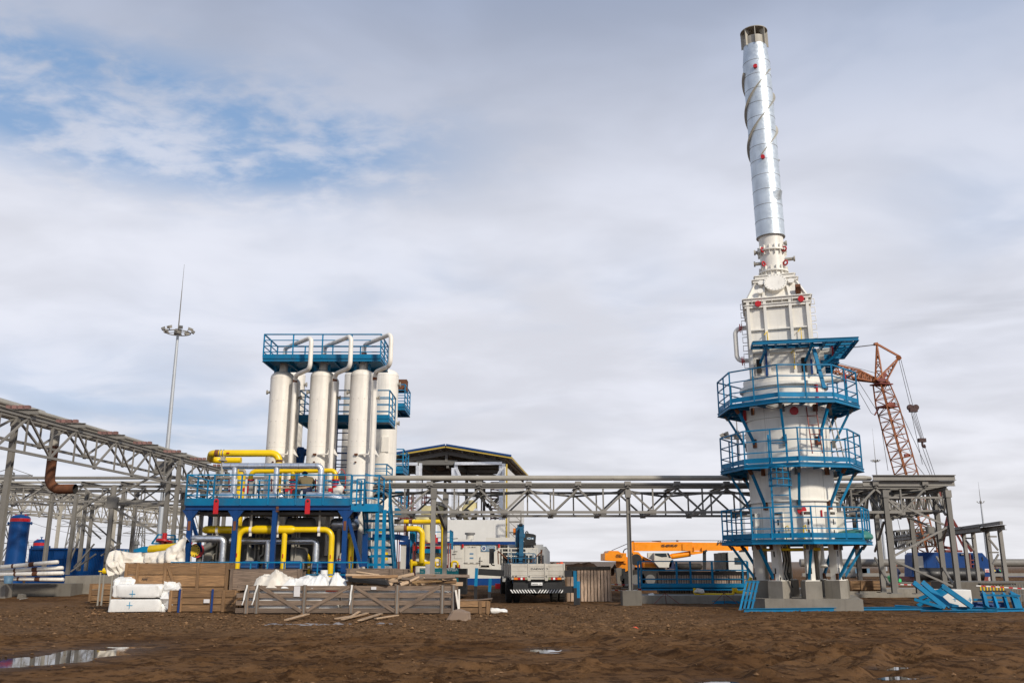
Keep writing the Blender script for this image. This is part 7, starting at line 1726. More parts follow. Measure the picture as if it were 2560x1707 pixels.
def yskid():
 Y=44.5;f=lambda x,y,d=0:e6(x,y,Y+d)
 a=f(830,1130);b=f(1345,1070)
 t=thing('filter_skid','blue railed skid with two white filter vessels and red flanges behind the stairs','skid',(a.x,Y,0));y1=Y+2.2
 m=MB();m.box((a.x,Y,a.z),(b.x,y1,b.z));m.build('deck_beam','blue',t)
 r=railing([(a.x,Y+.9,b.z),(a.x,y1,b.z),(f(1385,0).x,y1,b.z),(f(1385,0).x,Y+.2,b.z)],f(0,812).z-b.z,False,3,.05,.03,.5);r.build('railing','blue',t)
 for x in(830,870):m=MB();q=f(x,800);m.beam((q.x,Y-.05,0),(q.x,Y-.05,q.z),.12,.12);m.build('post','blue',t)
 for x in(970,1180):q=f(x,1130,.8);m=MB();m.cyl((q.x,Y+.8,0),(q.x,Y+.8,q.z+.1),.45,n=26);m.build('filter_vessel','white',t);m=MB();m.cyl((q.x,Y+.8,b.z),(q.x,Y+.8,b.z+.12),.52,n=26);m.build('flange','red',t)
 m=MB()
 for x in(1350,1380,860,890):q=f(x,1000,-.3);m.beam((q.x,Y-.3,.2),(q.x,Y-.3,q.z),.05,.05)
 m.beam(f(870,985,-.3),f(1385,1000,-.3),.05,.05);m.beam(f(860,1300,-.3),f(1340,1315,-.3),.05,.05);m.build('scaffold_tube','cranedark',t)
 yp=[([(640,690),(1275,690),(1272,1340)],.10,'upper yellow pipe turning down right of the filter skid',-.5),([(640,790),(985,790),(975,1270)],.135,'thicker yellow pipe turning down before the filter skid',-.6),([(775,1278),(1180,1282)],.12,'horizontal yellow pipe at the foot of the filter skid',-.4),([(1395,1330),(1398,1245),(1480,1250),(1482,1325)],.05,'thin yellow loop beside the red fittings',-.4),([(830,1220),(832,1420)],.06,'short yellow post left of the horizontal yellow pipe',-.5)]
 for(pts,r_,lab,d)in yp:
  pts=[f(x,y,d)for(x,y)in pts];tt=thing('yellow_pipe',lab,'pipe',pts[0]);m=MB();m.tube(pts,r_,16,R_=r_*2.2);m.build('pipe','yellow',tt)
  if r_>.09 and len(pts)==3:
   q=pts[0].lerp(pts[1],.25);m=MB();m.cyl(q,q+Vector((.16,0,0)),r_+.004,n=16);m.build('weld_band','rust',tt)
   q=pts[0];m=MB();m.cyl(q+Vector((-.35,0,0)),q+Vector((.3,0,0)),r_*1.25,n=16);m.build('bare_end','palesteel',tt)
 q=f(1200,1262,-.5);m=MB();m.tube([q+Vector((.22*math.cos(a_),0,.22*math.sin(a_)))for a_ in np.linspace(0,6.283,19)],.03,6,cap=False);m.cyl(q-Vector((0,.05,0)),q+Vector((0,.4,0)),.05,n=8);solo(m,'yellow_handwheel','yellow','yellow handwheel at the end of the horizontal yellow pipe','handwheel')
 q=f(1000,640,1.5);m=MB();m.tube([f(930,690,1.5),f(935,645,1.5),f(1040,645,1.5),f(1045,1000,1.5)],.19,16,R_=.35);solo(m,'wrapped_pipe','insul','cream wrapped pipe elbow rising behind the filter skid','pipe')
 m=MB();m.tube([f(820,745,.2),f(850,718,.2),f(1235,718,.2),f(1255,800,.2)],.055,10,R_=.2);solo(m,'striped_pipe','palesteel','thin pale pipe below the upper yellow pipe','pipe')
 for(x,y)in((1310,1325),(1478,1325),(1170,945),(880,1060)):q=f(x,y,-.2);m=MB();m.cyl(q-Zv*.12,q+Zv*.1,.12,n=12);m.cyl(q,q+Zv*.25,.03,n=6);solo(m,'red_fitting','red',{1310:'red fitting at the foot of the upper yellow pipe',1478:'red fitting under the thin yellow loop',1170:'red fitting above the right filter vessel',880:'red fitting at the left end of the filter deck'}[x],'fitting')
 # dark blue frame behind the stairs
 z=f(700,900,-3).z;m=MB();q0,q1=f(640,905,-3),f(790,935,-3);m.beam(q0,q1,.15,.25);m.beam((q1.x,Y-3,0),(q1.x,Y-3,q1.z),.16,.16);m.beam(q0,q0+Vector((-1.5,0,0)),.15,.25);solo(m,'blue_portal','deepblue','dark blue portal beam and post seen behind the stairs','portal')
 m=MB();m.cyl(f(465,1120,-5),f(460,1230,-5),.13,n=14);m.cyl(f(380,830,-5),f(480,832,-5),.06,n=10);solo(m,'yellow_stub','yellow','yellow pipe pieces seen through the stair treads','pipe')
 # rental banner on a teal machine box
 Yb=42;p,q=e6(945,1430,Yb),e6(1490,1342,Yb);bt=thing('rental_machine','teal rental machine with white lettering behind the broken boards','machine',(p.x,Yb,0));m=MB();m.box((p.x,Yb,.25),(q.x,Yb+1.6,q.z));m.build('body','teal',bt)
 m=MB();m.box((q.x,Yb+.1,.25),(q.x+.35,Yb+1.5,q.z-.02));m.build('end_box','black',bt);m=MB();r_=e6(1075,1390,Yb);m.box((r_.x-.16,Yb-.02,r_.z-.33),(r_.x+.24,Yb-.01,r_.z+.32));m.build('pale_patch','paper',bt)
 text('АРЕНДА',.15,e6(1285,1378,Yb-.012),'inkwhite',bt,bold=.003,wide=1.0);text('АРЕНДА',.085,e6(955,1365,Yb-.012),'inkwhite',bt,wide=1.3);text('www.',.07,e6(955,1398,Yb-.012),'inkwhite',bt);text('техники',.085,e6(1122,1412,Yb-.012),'inkwhite',bt,wide=1.1)
 for(x,l)in((.4,1),(q.x-p.x-.4,1)):m=MB();m.cyl((p.x+x,Yb-.05,.27),(p.x+x,Yb+.25,.27),.27,n=18);m.build('wheel','rubber',bt)
yskid()
# ================================================================== FLATBED TRUCK WITH LOADER CRANE
def truck():
 yt=G(1340,1508.5).y;s=lambda x:e7(x,1000,yt).x;z=lambda y:e7(750,y,yt).z;xc=s(752)
 t=thing('flatbed_truck','dusty white flatbed truck seen from behind with a folded teal loader crane','truck',(xc,yt,0));L=6.2
 x0,x1=s(345),s(1158);zt,zb=z(775),z(975)
 def B(x0_,y0_,z0_,x1_,y1_,z1_,nm,mt,par=None):
  m=MB();m.box((min(x0_,x1_),min(y0_,y1_),min(z0_,z1_)),(max(x0_,x1_),max(y0_,y1_),max(z0_,z1_)));return m.build(nm,mt,par or t)
 B(x0,yt,zb-.12,x1,yt+L,zb-.02,'bed_floor','steeldark')
 tg=B(x0+.02,yt-.03,zb,x1-.02,yt,zt,'tailgate','truckwhite')
 for f in(0,.315,.64,1):x=x0+.03+(x1-x0-.06)*f;B(x-.025,yt-.055,zb-.0,x+.025,yt-.031,zt+.02,'gate_post','truckwhite',tg)
 for k in range(3):zz=zb+.08+k*(zt-zb)*.33;m=MB();m.beam((x0+.06,yt-.036,zz),(x1-.06,yt-.036,zz),.012,.02);m.build('gate_rib','truckwhite',tg)
 for x in(s(425),s(620),s(880),s(1085),s(375),s(1130)):B(x-.03,yt-.075,zb-.02,x+.03,yt-.03,zb+.06,'hinge','steeldark',tg)
 text('DAEWOO',.105,(s(642),yt-.034,z(866)),'ink',tg,bold=.0015,wide=1.5)
 for s_ in(0,1):xx=x0 if s_==0 else x1-.03;B(xx,yt+.02,zb,xx+.03,yt+L,zt,'side_board','truckwhite')
 for k in range(5):
  for xx in(x0-.03,x1):B(xx,yt+.1+k*1.5,zb-.05,xx+.03,yt+.18+k*1.5,zt+.02,'side_post','truckwhite')
 B(x0+.02,yt-.05,z(1010),x1-.02,yt+.02,zb-.02,'rear_sill','truckwhite')
 for x in(s(620),s(880)):m=MB();m.prism([(x-.09,yt-.07,z(970)),(x+.09,yt-.07,z(970)),(x+.055,yt-.07,z(1030)),(x-.055,yt-.07,z(1030))],(0,.06,0));m.build('hinge_bracket','truckwhite',t)
 for side,xs in((-1,(390,448,490,520,556,592)),(1,(908,950,980,1012,1046,1105))):
  mts=['lampamber','lampred','inkwhite','lampred','lampclear']if side<0 else['lampclear','lampred','inkwhite','lampred','lampamber']
  lb=B(s(xs[0])-.01,yt-.05,z(1020),s(xs[-1])+.01,yt-.02,z(976),'tail_lamp','black')
  for k in range(5):B(s(xs[k]),yt-.075,z(1014),s(xs[k+1])-.006,yt-.051,z(981),'lens',mts[k],lb)
 B(s(630),yt-.03,z(1110),s(840),yt-.01,z(1045),'plate_holder','black');pl_=B(s(652),yt-.05,z(1099),s(818),yt-.031,z(1056),'number_plate','inkwhite');text('А800ВЕ 174',.072,(s(656),yt-.053,z(1093)),'ink',pl_,wide=1.08)
 for x in(s(600),s(900)):B(x-.05,yt+.1,z(1180),x+.05,yt+L+1.4,z(1025),'chassis_rail','black')
 B(x0+.1,yt+.08,z(1160),x1-.1,yt+.14,z(1020),'dark_undersheet','black');m=MB();m.cyl((s(1020),yt+.3,z(1090)),(s(1020),yt+1.0,z(1090)),.2,n=20);m.build('air_tank','palesteel',t)  # full-width black sheet stands in for the dark chassis area under the bed
 bp_=B(s(348),yt-.1,z(1216),s(1122),yt-.04,z(1160),'bumper','black');zz0,zz1=z(1213),z(1163);n=9
 for side in(-1,1):
  m=MB();xm=s(735)
  for k in range(n):
   w_=(xm-s(348))/n;xa=xm+side*(k*w_+.02);m.prism([(xa,yt-.106,zz0),(xa+side*w_*.42,yt-.106,zz0),(xa+side*(w_*.42+.10),yt-.106,zz1),(xa+side*.10,yt-.106,zz1)],(0,.005,0))
  m.build('white_stripe','inkwhite',bp_)
 r=.5
 for(yy,dual)in((yt+1.5,1),(yt+7.6,0)):
  for sx in(-1,1):
   for d in((0,.32)if dual else(0,)):
    xx=xc+sx*(1.12-d-(.0 if dual else.05));m=MB();prof=[(.26,-.13),(.44,-.14),(.5,-.10),(.5,.10),(.44,.14),(.26,.13)];vs=[];N=36
    for(q,dx)in prof:
     for j in range(N):a=2*math.pi*j/N;vs.append((xx+dx,yy+q*math.cos(a),r+q*math.sin(a)))
    m.add(vs,[(i*N+j,i*N+(j+1)%N,(i+1)*N+(j+1)%N,(i+1)*N+j)for i in range(5)for j in range(N)],smooth=False)
    for j in range(24):a=2*math.pi*j/24;q=Vector((xx,yy+.5*math.cos(a),r+.5*math.sin(a)));m.beam(q+Vector((-.11,0,0)),q+Vector((.11,0,0)),.05,.03,up=(0,math.cos(a),math.sin(a)))
    w_=m.build('wheel','rubber',t);m=MB();m.cyl((xx-.1,yy,r),(xx+.1,yy,r),.27,n=24);m.build('rim','steeldark',w_)
 m=MB();m.cyl((xc-.9,yt+1.5,r),(xc+.9,yt+1.5,r),.1,n=12);m.tube([(xc-.22,yt+1.5,r),(xc,yt+1.5,r),(xc+.22,yt+1.5,r)],[.12,.24,.12],16);m.build('rear_axle','black',t)
 # cab ahead
 yc=yt+L+.45;cx0,cx1=xc-1.15,xc+1.15;zc=e7(500,515,yc).z;zcb=.75
 m=MB();m.prism([(cx0,yc,zcb),(cx1,yc,zcb),(cx1,yc,zc-.25),(cx1-.18,yc,zc),(cx0+.18,yc,zc),(cx0,yc,zc-.25)],(0,2.0,0));cb=m.build('cab','panelwhite',t)
 for(xa,xb)in((-.92,-.52),(-.42,.3),(.45,.85)):B(xc+xa,yc-.012,zc-.95,xc+xb,yc-.002,zc-.42,'rear_window','glass',cb)
 m=MB();m.box((cx0+.3,yc+.2,zc),(cx1-.3,yc+1.4,zc+.1));m.build('roof_cap','panelwhite',cb)
 # headboard hoop with canvas straps
 ym=yt+L-.1;f=lambda x,y:e7(x,y,ym);hb=[]
 for(a_,b_)in(((265,545),(850,545)),((320,600),(830,605)),((380,660),(560,662)),((320,548),(320,790)),((455,548),(455,770)),((720,548),(720,770)),((850,548),(850,780)),((905,560),(905,780)),((265,545),(265,780))):m=MB();m.beam(f(*a_),f(*b_),.05,.05);m.build('headboard_rail','panelwarm',t)
 for(a_,b_)in(((250,580),(460,760)),((915,590),(745,760)),((255,600),(262,780)),((912,560),(908,770))):m=MB();m.beam(f(*a_),f(*b_),.09,.05);m.build('canvas_strap','rust',t)
 for(a_,b_)in(((385,625),(800,620)),((800,620),(822,650)),((822,650),(822,780)),((405,640),(405,780)),((385,690),(820,690)),((385,765),(820,765)),((480,640),(480,780)),((520,640),(520,780)),((670,640),(670,780)),((780,625),(780,780))):m=MB();m.beam(e7(a_[0],a_[1],ym-.4),e7(b_[0],b_[1],ym-.4),.035,.035);m.build('cargo_rail','craneteal',t)
 m=MB();q=e7(350,680,ym+.2);m.cyl(q-Zv*.35,q+Zv*.55,.18,n=18);m.build('exhaust_stack','black',t)
 # mirror
 q=e7(188,660,yc+1.3);m=MB();m.box((q.x-.12,q.y-.06,q.z-.36),(q.x+.12,q.y+.04,q.z+.36));mi=m.build('mirror','black',t)
 m=MB();m.tube([e7(245,570,yc+1.3),e7(195,568,yc+1.3),e7(190,610,yc+1.3)],.03,8,R_=.1);m.tube([e7(180,720,yc+1.3),e7(182,790,yc+1.3),e7(235,800,yc+1.3)],.03,8,R_=.1);m.build('mirror_arm','black',mi)
 # loader crane
 yk=yt+L+.1;c=lambda x,y,d=0:e7(x,y,yk+d);base=c(600,780)
 m=MB();m.beam(Vector((base.x,yk,zb)),c(600,560),.45,.4,up=(0,1,0));m.cyl(c(598,600),c(598,470),.2,n=18);m.build('crane_column','black',t)
 m=MB();m.beam(c(565,520),c(575,235),.3,.28,up=(0,1,0));m.beam(c(600,240),c(600,188),.32,.3,up=(0,1,0));m.build('folded_boom','craneteal',t)
 m=MB();m.beam(c(612,235,-.3),c(598,770,-.3),.2,.18,up=(0,1,0));m.beam(c(618,320,-.3),c(618,380,-.3),.28,.22,up=(0,1,0));m.build('inner_boom','craneteal',t)
 m=MB();m.cyl(c(560,480,.1),c(548,300,.1),.09,n=12);m.cyl(c(640,430,.1),c(632,260,.1),.07,n=12);m.build('hydraulic_ram','black',t)
 m=MB();m.cyl(c(575,190,-.15),c(628,190,-.15),.07,n=12);m.build('boom_head','black',t)
 m=MB();m.box(c(510,285)-Vector((.07,.1,.06)),c(540,262)+Vector((.07,.1,.06)));m.build('work_lamp','lampamber',t);m=MB();m.beam(c(520,300),c(520,345),.2,.15);m.build('pulley','rust',t)
 m=MB();m.tube([c(540,600,-.2),c(556,640,-.2),c(640,650,-.2)],.07,10);m.beam(c(555,640,-.1),c(640,640,-.1),.25,.2);m.build('slew_base','craneteal',t)
 p,q=c(668,462,.2),c(828,330,.2);w=MB();w.prism([p,Vector((q.x,p.y,p.z)),Vector((q.x+.03,p.y,q.z-.05)),Vector((q.x-.1,p.y,q.z+.01)),Vector((p.x+.05,p.y,q.z+.06)),Vector((p.x-.02,p.y,q.z-.12))],(0,.55,0));ob=w.build('operator_seat_box','black',t)
 p,q=c(695,410,.19),c(805,378,.19);m=MB();m.box((p.x,p.y-.01,p.z),(q.x,p.y,q.z));lb=m.build('blue_logo_sticker','signblue',ob);m=MB();m.tube([(p.x+.12+.08*math.cos(a),p.y-.014,(p.z+q.z)/2+.05*math.sin(a))for a in np.linspace(0,6.283,17)],.01,5,cap=False);m.beam((p.x+.25,p.y-.014,(p.z+q.z)/2),(q.x-.04,p.y-.014,(p.z+q.z)/2-.02),.01,.05);m.build('logo_mark','inkwhite',lb)
 m=MB();m.tube([c(682,330,.3),c(680,300,.3),c(697,286,.3),c(716,300,.3),c(716,330,.3)],.028,8,R_=.08);m.build('seat_loop','black',ob)
 m=MB();m.beam(c(632,480,.3),c(836,480,.3),.2,.12);m.beam(c(650,505,.3),c(760,510,.3),.1,.1);m.beam(c(690,520,.3),c(760,500,.3),.06,.06);m.beam(c(790,490,.3),c(800,545,.3),.04,.04);m.build('stabiliser_arm','black',t)
 m=MB();m.tube([c(645,440,-.1),c(660,500,-.1),c(620,560,-.1),c(560,590,-.1)],.02,6,R_=.2);m.tube([c(560,520,-.1),c(540,600,-.1),c(520,770,-.1)],.02,6,R_=.2);m.build('hydraulic_hose','black',t)
 t.rotation_euler=(0,0,R(3.2))
 for k,(x,y)in enumerate(((1048,785),(1105,770))):q=e7(x,y,yt+1.6);m=MB();m.dome(Vector((q.x,q.y,q.z-.08)),.09+.03*k,.16,16);solo(m,'orange_helmet','orangehat',['small orange-red dome left of the larger one on the truck bed edge','larger orange-red dome on the right edge of the truck bed'][k],'helmet')
truck()
# ================================================================== ORANGE MOBILE CRANE
def mobile():
 Y=50.0;z0=.28;c=lambda x,y,d=0:c5(x,y,Y+d)
 t=thing('mobile_crane','orange truck crane with its telescopic boom lowered, behind the blue railing','crane',(c(1100,1000).x,Y,z0))
 def pr(pts,d0,d1,nm,mt='orange',par=None):m=MB();m.prism([c(x,y,d0)for(x,y)in pts],(0,d1-d0,0));return m.build(nm,mt,par or t)
 q1=P(1872,1160+805/3.92,Y);xe=q1.x
 bm=MB();a=c(722,806,.3);b=c(1290,806,.3);bm.beam(a,b,.5,W(84/3.92,Y));boom=bm.build('boom','orange',t)
 m=MB();e_=Vector((xe,Y+.3,b.z-.01));m.beam(b-Vector((.05,0,0)),e_,.42,W(77/3.92,Y));m.build('boom_section','orange',t)
 pr([(690,768),(722,757),(722,858),(690,850)],.05,.6,'boom_foot')
 pr([(1200,775),(1238,775),(1238,843),(1200,843)],-.01,.0,'boom_plate');pr([(1278,850),(1402,852),(1395,872),(1300,886),(1280,878)],.05,.5,'cylinder_bracket')
 pr([(1310,810),(1316,810),(1316,852),(1310,852)],-.02,.6,'boom_rib');pr([(1390,815),(1396,815),(1396,852),(1390,852)],-.02,.6,'boom_rib')
 text('КС-45717К-3Р',.16,c(995,807,-.0)+Vector((0,-.0,0)),'ink',boom,bold=.008,wide=.86);text('ИВАНОВЕЦ',.30,c(1535,790,.06),'ink',boom,bold=.01,shear=.3)
 m=MB();m.tube([c(925,925,.3),c(1100,903,.3)],.13,16);m.build('lift_cylinder','orange',t);m=MB();m.tube([c(1095,903,.3),c(1275,876,.3)],.15,16);m.build('lift_cylinder','orange',t)
 pr([(690,850),(770,860),(800,895),(900,940),(960,950),(960,968),(800,960),(790,1010),(750,1008),(700,965),(688,930)],.0,.12,'turret_plate');pr([(690,850),(770,860),(800,895),(900,940),(960,950),(960,968),(800,960),(790,1010),(750,1008),(700,965),(688,930)],.9,1.02,'turret_plate')
 q=c(748,934,-.01);m=MB();m.disc(q,(0,1,0),.3,.02,20);m.build('pivot','black',t)
 for(x,y)in((775,908),(705,880),(818,940)):m=MB();m.disc(c(x,y,-.01),(0,1,0),.06,.03,10);m.build('pin','black',t)
 cw=pr([(440,872),(468,868),(480,846),(570,848),(598,868),(650,870),(650,948),(600,950),(440,942)],-.5,1.9,'counterweight');pr([(440,872),(468,868),(466,940),(440,940)],-.51,-.50,'counterweight_face')
 for k in range(4):text(('АВТОКРАН','АРЕНДА','ГРУЗОВОЙ','ТЕХНИКИ')[k],.05,c(545 if k else 552,888+k*9,-.515),'ink',cw,bold=.001,wide=1.4)
 m=MB();m.cyl(c(622,975,.2),c(622,975,1.2),.42,n=24);m.build('winch_drum','orange',t);pr([(600,930),(650,930),(650,975),(600,960)],.1,1.3,'rear_bracket')
 tb=pr([(820,965),(965,968),(970,1012),(820,1010)],-.2,1.6,'turntable')
 for k in range(3):m=MB();m.beam(c(825,975+k*12,-.21),c(965,977+k*12,-.21),.01,.03);m.build('step_edge','orange',tb)
 m=MB();m.cyl(c(880,1030,.7)-Zv*.1,c(880,1012,.7),.85,n=30);m.build('slew_ring','black',t)
 cabp=pr([(925,868),(1062,866),(1085,905),(1100,950),(1090,1010),(970,1008),(925,960)],-.9,-.05,'crane_cab','panelwarm');pr([(860,868),(930,868),(930,935),(905,935),(860,912)],-.4,-.1,'cab_panel','panelwarm')
 m=MB();m.prism([c(x,y,-.92)for(x,y)in((930,872),(1040,872),(1050,905),(1000,908),(935,890))],(0,.01,0));m.build('window','glass',cabp);m=MB();m.prism([c(x,y,-.92)for(x,y)in((1050,870),(1066,870),(1088,915),(1070,915))],(0,.01,0));m.build('window','glass',cabp)
 pr([(1068,990),(1085,940),(1110,935),(1128,1025),(1070,1025)],-.9,-.3,'seat_and_controls','navy')
 m=MB();m.tube([c(620,868,.3),c(625,840,.3),c(655,822,.3),c(690,840,.3)],.03,6,R_=.2);m.build('hose','black',t)
 m=MB();m.tube([c(505,845,.4),c(690,765,.4),c(708,752,.4),c(1300,746,.4),Vector((xe,Y+.4,c(1300,748).z))],.018,5);m.build('hoist_rope','cable',t)
 m=MB();m.cyl(c(1150,758,.3),c(1150,742,.3),.06,n=8);m.beam(c(900,752,.3),c(990,758,.3),.06,.04);m.cyl(c(710,765,.3),c(710,752,.3),.09,n=8);m.build('boom_fitting','rust',t)
 for x in(1407,1424):m=MB();m.beam(c(x,1030,.3),c(x,850,.3),.08,.08);m.build('boom_rest','black',t)
 m=MB();m.beam(c(1400,856,.3),c(1432,845,.3),.5,.1);m.build('boom_rest','black',t)
 # carrier
 zc=c(900,1035).z;xa,xb=c(600,1000).x,P(1852,1400,Y).x;m=MB();m.box((xa,Y-.45,zc-.55),(xb,Y+1.6,zc-.15));m.box((xa+.4,Y-.8,zc-.15),(xb-2.6,Y+1.9,zc-.05));m.build('chassis','black',t)
 for x in(c(720,1000).x,c(860,1000).x,c(1640,1000).x):
  for sy in(-.65,1.75):m=MB();m.cyl((x,Y+sy-.16,z0+.5),(x,Y+sy+.16,z0+.5),.5,n=26);w_=m.build('wheel','rubber',t);m=MB();m.cyl((x,Y+sy-.17,z0+.5),(x,Y+sy+.17,z0+.5),.26,n=20);m.build('rim','steeldark',w_)
 for x in(1198,1300):q=c(x,1000,.4);m=MB();m.tube([Vector((q.x+.36*math.cos(a)*1,Y+.4+.36*math.sin(a),q.z+.0))for a in np.linspace(0,6.283,25)],.17,10,cap=False);m.build('spare_wheel','rubber',t)
 for x in(xa+.1,xb-3.4):m=MB();m.beam((x,Y-1.2,zc-.3),(x,Y+2.3,zc-.3),.3,.25);m.beam((x,Y-1.1,zc-.3),(x,Y-1.1,z0+.15),.16,.16);m.beam((x,Y-1.1,z0+.02),(x,Y-1.1,z0+.1),.5,.5);m.build('outrigger','black',t)
 p=P(1400+1625/3.92,1160+1050/3.92,Y);q=P(1400+1790/3.92,1160+862/3.92,Y);m=MB();m.prism([(p.x,Y-.75,p.z-.5),(q.x+.3,Y-.75,p.z-.5),(q.x+.3,Y-.75,q.z-.5),(q.x+.1,Y-.75,q.z),(p.x,Y-.75,q.z)],(0,2.4,0));dc=m.build('driver_cab','panelwhite',t)
 m=MB();a,b=c(1680,980),c(1742,915);m.box((a.x,Y-.77,a.z),(b.x,Y-.752,b.z));m.build('side_window','glass',dc);a,b=c(1570,1045),c(1622,870);m=MB();m.box((a.x,Y-.6,a.z),(b.x,Y+1.4,b.z));m.build('cab_dark_side','black',t);m=MB();m.beam(c(1755,865,.2),c(1800,890,.2),.4,.35);m.build('boom_head','black',t)  # dark side of the white driver cab painted black as its own box
 pr([(550,1020),(605,1010),(600,1180),(565,1190)],-1.0,-.6,'jack_leg','concretedark');pr([(555,1020),(640,1020),(640,1075),(555,1060)],-.6,.4,'rear_box','black')
mobile()
# ================================================================== LATTICE BOOM CRAWLER CRANE
mat('blockdark',(.05,.02,.018),.7)
def crawler():
 Y=70.0;c=lambda x,y,d=0:e8(x,y,Y+d);g=lambda x,y,d=0:g5(x,y,Y+d);z0=.25
 t=thing('crawler_crane','lattice boom crawler crane with an orange-brown boom and a dark blue machine house','crane',(c(830,800).x,Y,z0))
 m=MB();m.prism([c(x,y,-1.4)for(x,y)in((410,850),(410,482),(1300,490),(1395,600),(1420,850))],(0,2.9,0));hs=m.build('machine_house','cranehouse',t)
 m=MB();m.prism([c(x,y,-1.7)for(x,y)in((240,850),(244,520),(290,490),(412,484),(412,850))],(0,1.3,0));cb=m.build('operator_cab','cranehouse',t)
 for(x0,x1,y0,y1)in((258,322,535,735),(338,402,540,712)):a,b=c(x0,y1,-1.72),c(x1,y0,-1.72);m=MB();m.box((a.x,a.y,a.z),(b.x,a.y+.015,b.z));w_=m.build('cab_window','panelwarm' if x0>300 else 'glass',cb)
 for(x0,x1,y0,y1)in((480,560,630,830),(640,820,620,840),(915,1090,520,840)):a,b=c(x0,y1,-1.42),c(x1,y0,-1.42);m=MB();m.box((a.x,a.y,a.z),(b.x,a.y+.018,b.z));m.build('side_door','cranehouse',hs)
 for(x,y)in((920,585),(1305,580),(1330,790)):q=c(x,y,-1.43);m=MB();m.beam(q-Zv*.14,q+Zv*.14,.05,.05);m.build('door_hinge','black',hs)
 q0,q1=c(500,758,-1.42),c(575,730,-1.42);m=MB();m.box((q0.x,q0.y-.01,q0.z),(q1.x,q0.y,q1.z));m.build('orange_stripe','cranered',hs);q=c(1010,510,-1.5);m=MB();m.beam(q-Vector((.15,0,0)),q+Vector((.15,0,0)),.1,.1);m.build('work_lamp','steel',hs)
 q0,q1=c(1345,785,-1.43),c(1400,730,-1.43);m=MB();m.box((q0.x,q0.y,q0.z),(q1.x,q0.y+.01,q1.z));sg=m.build('warning_sign','inkwhite',hs)
 for k in range(4):m=MB();zz=q1.z-.045-k*(q1.z-q0.z)/4.3;m.box((q0.x+.03,q0.y-.005,zz-.035),(q1.x-.03,q0.y,zz));m.build('red_line','red',sg)
 m=MB();m.prism([c(x,y,-1.5)for(x,y)in((285,915),(285,852),(1432,850),(1432,912))],(0,3.0,0));bs=m.build('base_frame','cranedark',t)
 for(xa,n_)in((1400,3),(900,1)):
  m=MB()
  for k in range(n_):x=xa+k*13;m.prism([c(x,912,-1.51),c(x+7,912,-1.51),c(x+1,882,-1.51),c(x+7,852,-1.51),c(x,852,-1.51),c(x-6,882,-1.51)],(0,.008,0))
  m.build('white_chevron','inkwhite',bs)
 for x in(1110,1180):m=MB();m.beam(c(x,500,-1.6),c(x+22,845,-1.6),.14,.1);m.build('house_ladder','cranedark',t)
 m=MB()
 for k in range(4):m.beam(c(1120,600+60*k,-1.6),c(1190,600+60*k,-1.6),.07,.07)
 m.build('ladder_rung','cranedark',t)
 for d in(-1.9,.9):m=MB();a,b=c(350,915,d),c(1330,915,d);m.tube([(a.x,Y+d+.3,z0+.55),(b.x,Y+d+.3,z0+.55)],.5,16);m.box((a.x,Y+d,z0),(b.x,Y+d+.7,z0+1.0));m.build('crawler_track','black',t)
 # gantry
 top=c(830,-60)
 for d in(-.9,.9):
  for(p,q,w_)in(((670,460),(790,-60),.2),((905,465),(820,-60),.24),((1140,470),(830,-40),.16),((1060,470),(790,-20),.12)):m=MB();m.beam(c(*p,d),c(*q,d*.5),w_,w_);m.build('gantry_leg','cranedark',t)
 m=MB();m.beam(c(660,462,0),c(910,468,0),1.9,.15);m.beam(c(700,400,0),c(870,430,0),.2,.2);m.build('gantry_base','cranedark',t)
 m=MB();q=P(2060+640/2.24,840+875/2.24,Y);m.cyl(q-Vector((0,.4,0)),q+Vector((0,.4,0)),.5,n=18);m.build('bridle_sheaves','cranedark',t);bri=q
 # main boom (legs close at the foot, wide through the middle, narrow at the head)
 foot=P(2321,1385,Y);head=g(305,575);b1=P(2262,1180,Y);hd=g(300,560)
 s_=Vector((.93,.36,0));m=MB()
 lattice(foot,foot.lerp(head,.42),1.25,1.1,10,.085,.045,side=s_,m=m,taper0=.8,taper1=1.0);m.build('boom_lattice','cranered',t);m=MB()
 lattice(foot.lerp(head,.42),foot.lerp(head,.86),1.25,1.1,10,.085,.045,side=s_,m=m);m.build('boom_lattice','cranered',t);m=MB()
 lattice(foot.lerp(head,.86),head,1.25,1.1,3,.085,.045,side=s_,m=m,taper0=1.0,taper1=.72);m.build('boom_lattice','cranered',t)
 for f in(.41,.43,.855,.99):m=MB();q=foot.lerp(head,f);m.beam(q-s_*.68,q+s_*.68,1.1,.09);m.build('boom_joint','cranedark',t)
 m=MB();q=g(460,830);m.beam(q-Vector((.5,0,0)),q+Vector((.12,0,0)),.2,.22);q=g(640,1460);m.beam(q-Vector((.3,0,0)),q+Vector((.12,0,0)),.2,.22);m.build('boom_joint','cranedark',t)
 hub=g(240,545)
 def frame(b0,b1_,tp,w0,nm):
  for d in(-w0,w0):
   for b_ in(b0,b1_):m=MB();m.beam(g(*b_,d),g(*tp,0),.10,.10);m.build(nm,'cranered',t)
  m=MB()
  for f in(.25,.5,.72):
   a_,c_=g(*b0,0).lerp(g(*tp,0),f),g(*b1_,0).lerp(g(*tp,0),f);m.beam(a_,c_,.07,.07);f2=f-.22;m.beam(g(*b0,0).lerp(g(*tp,0),max(0,f2)),c_,.06,.06);m.beam(g(*b1_,0).lerp(g(*tp,0),max(0,f2)),a_,.06,.06)
  m.build(nm+'_web','cranered',t)
 frame((236,540),(332,540),(255,98),.45,'mast_strut');frame((250,535),(365,560),(525,262),.5,'rear_strut')
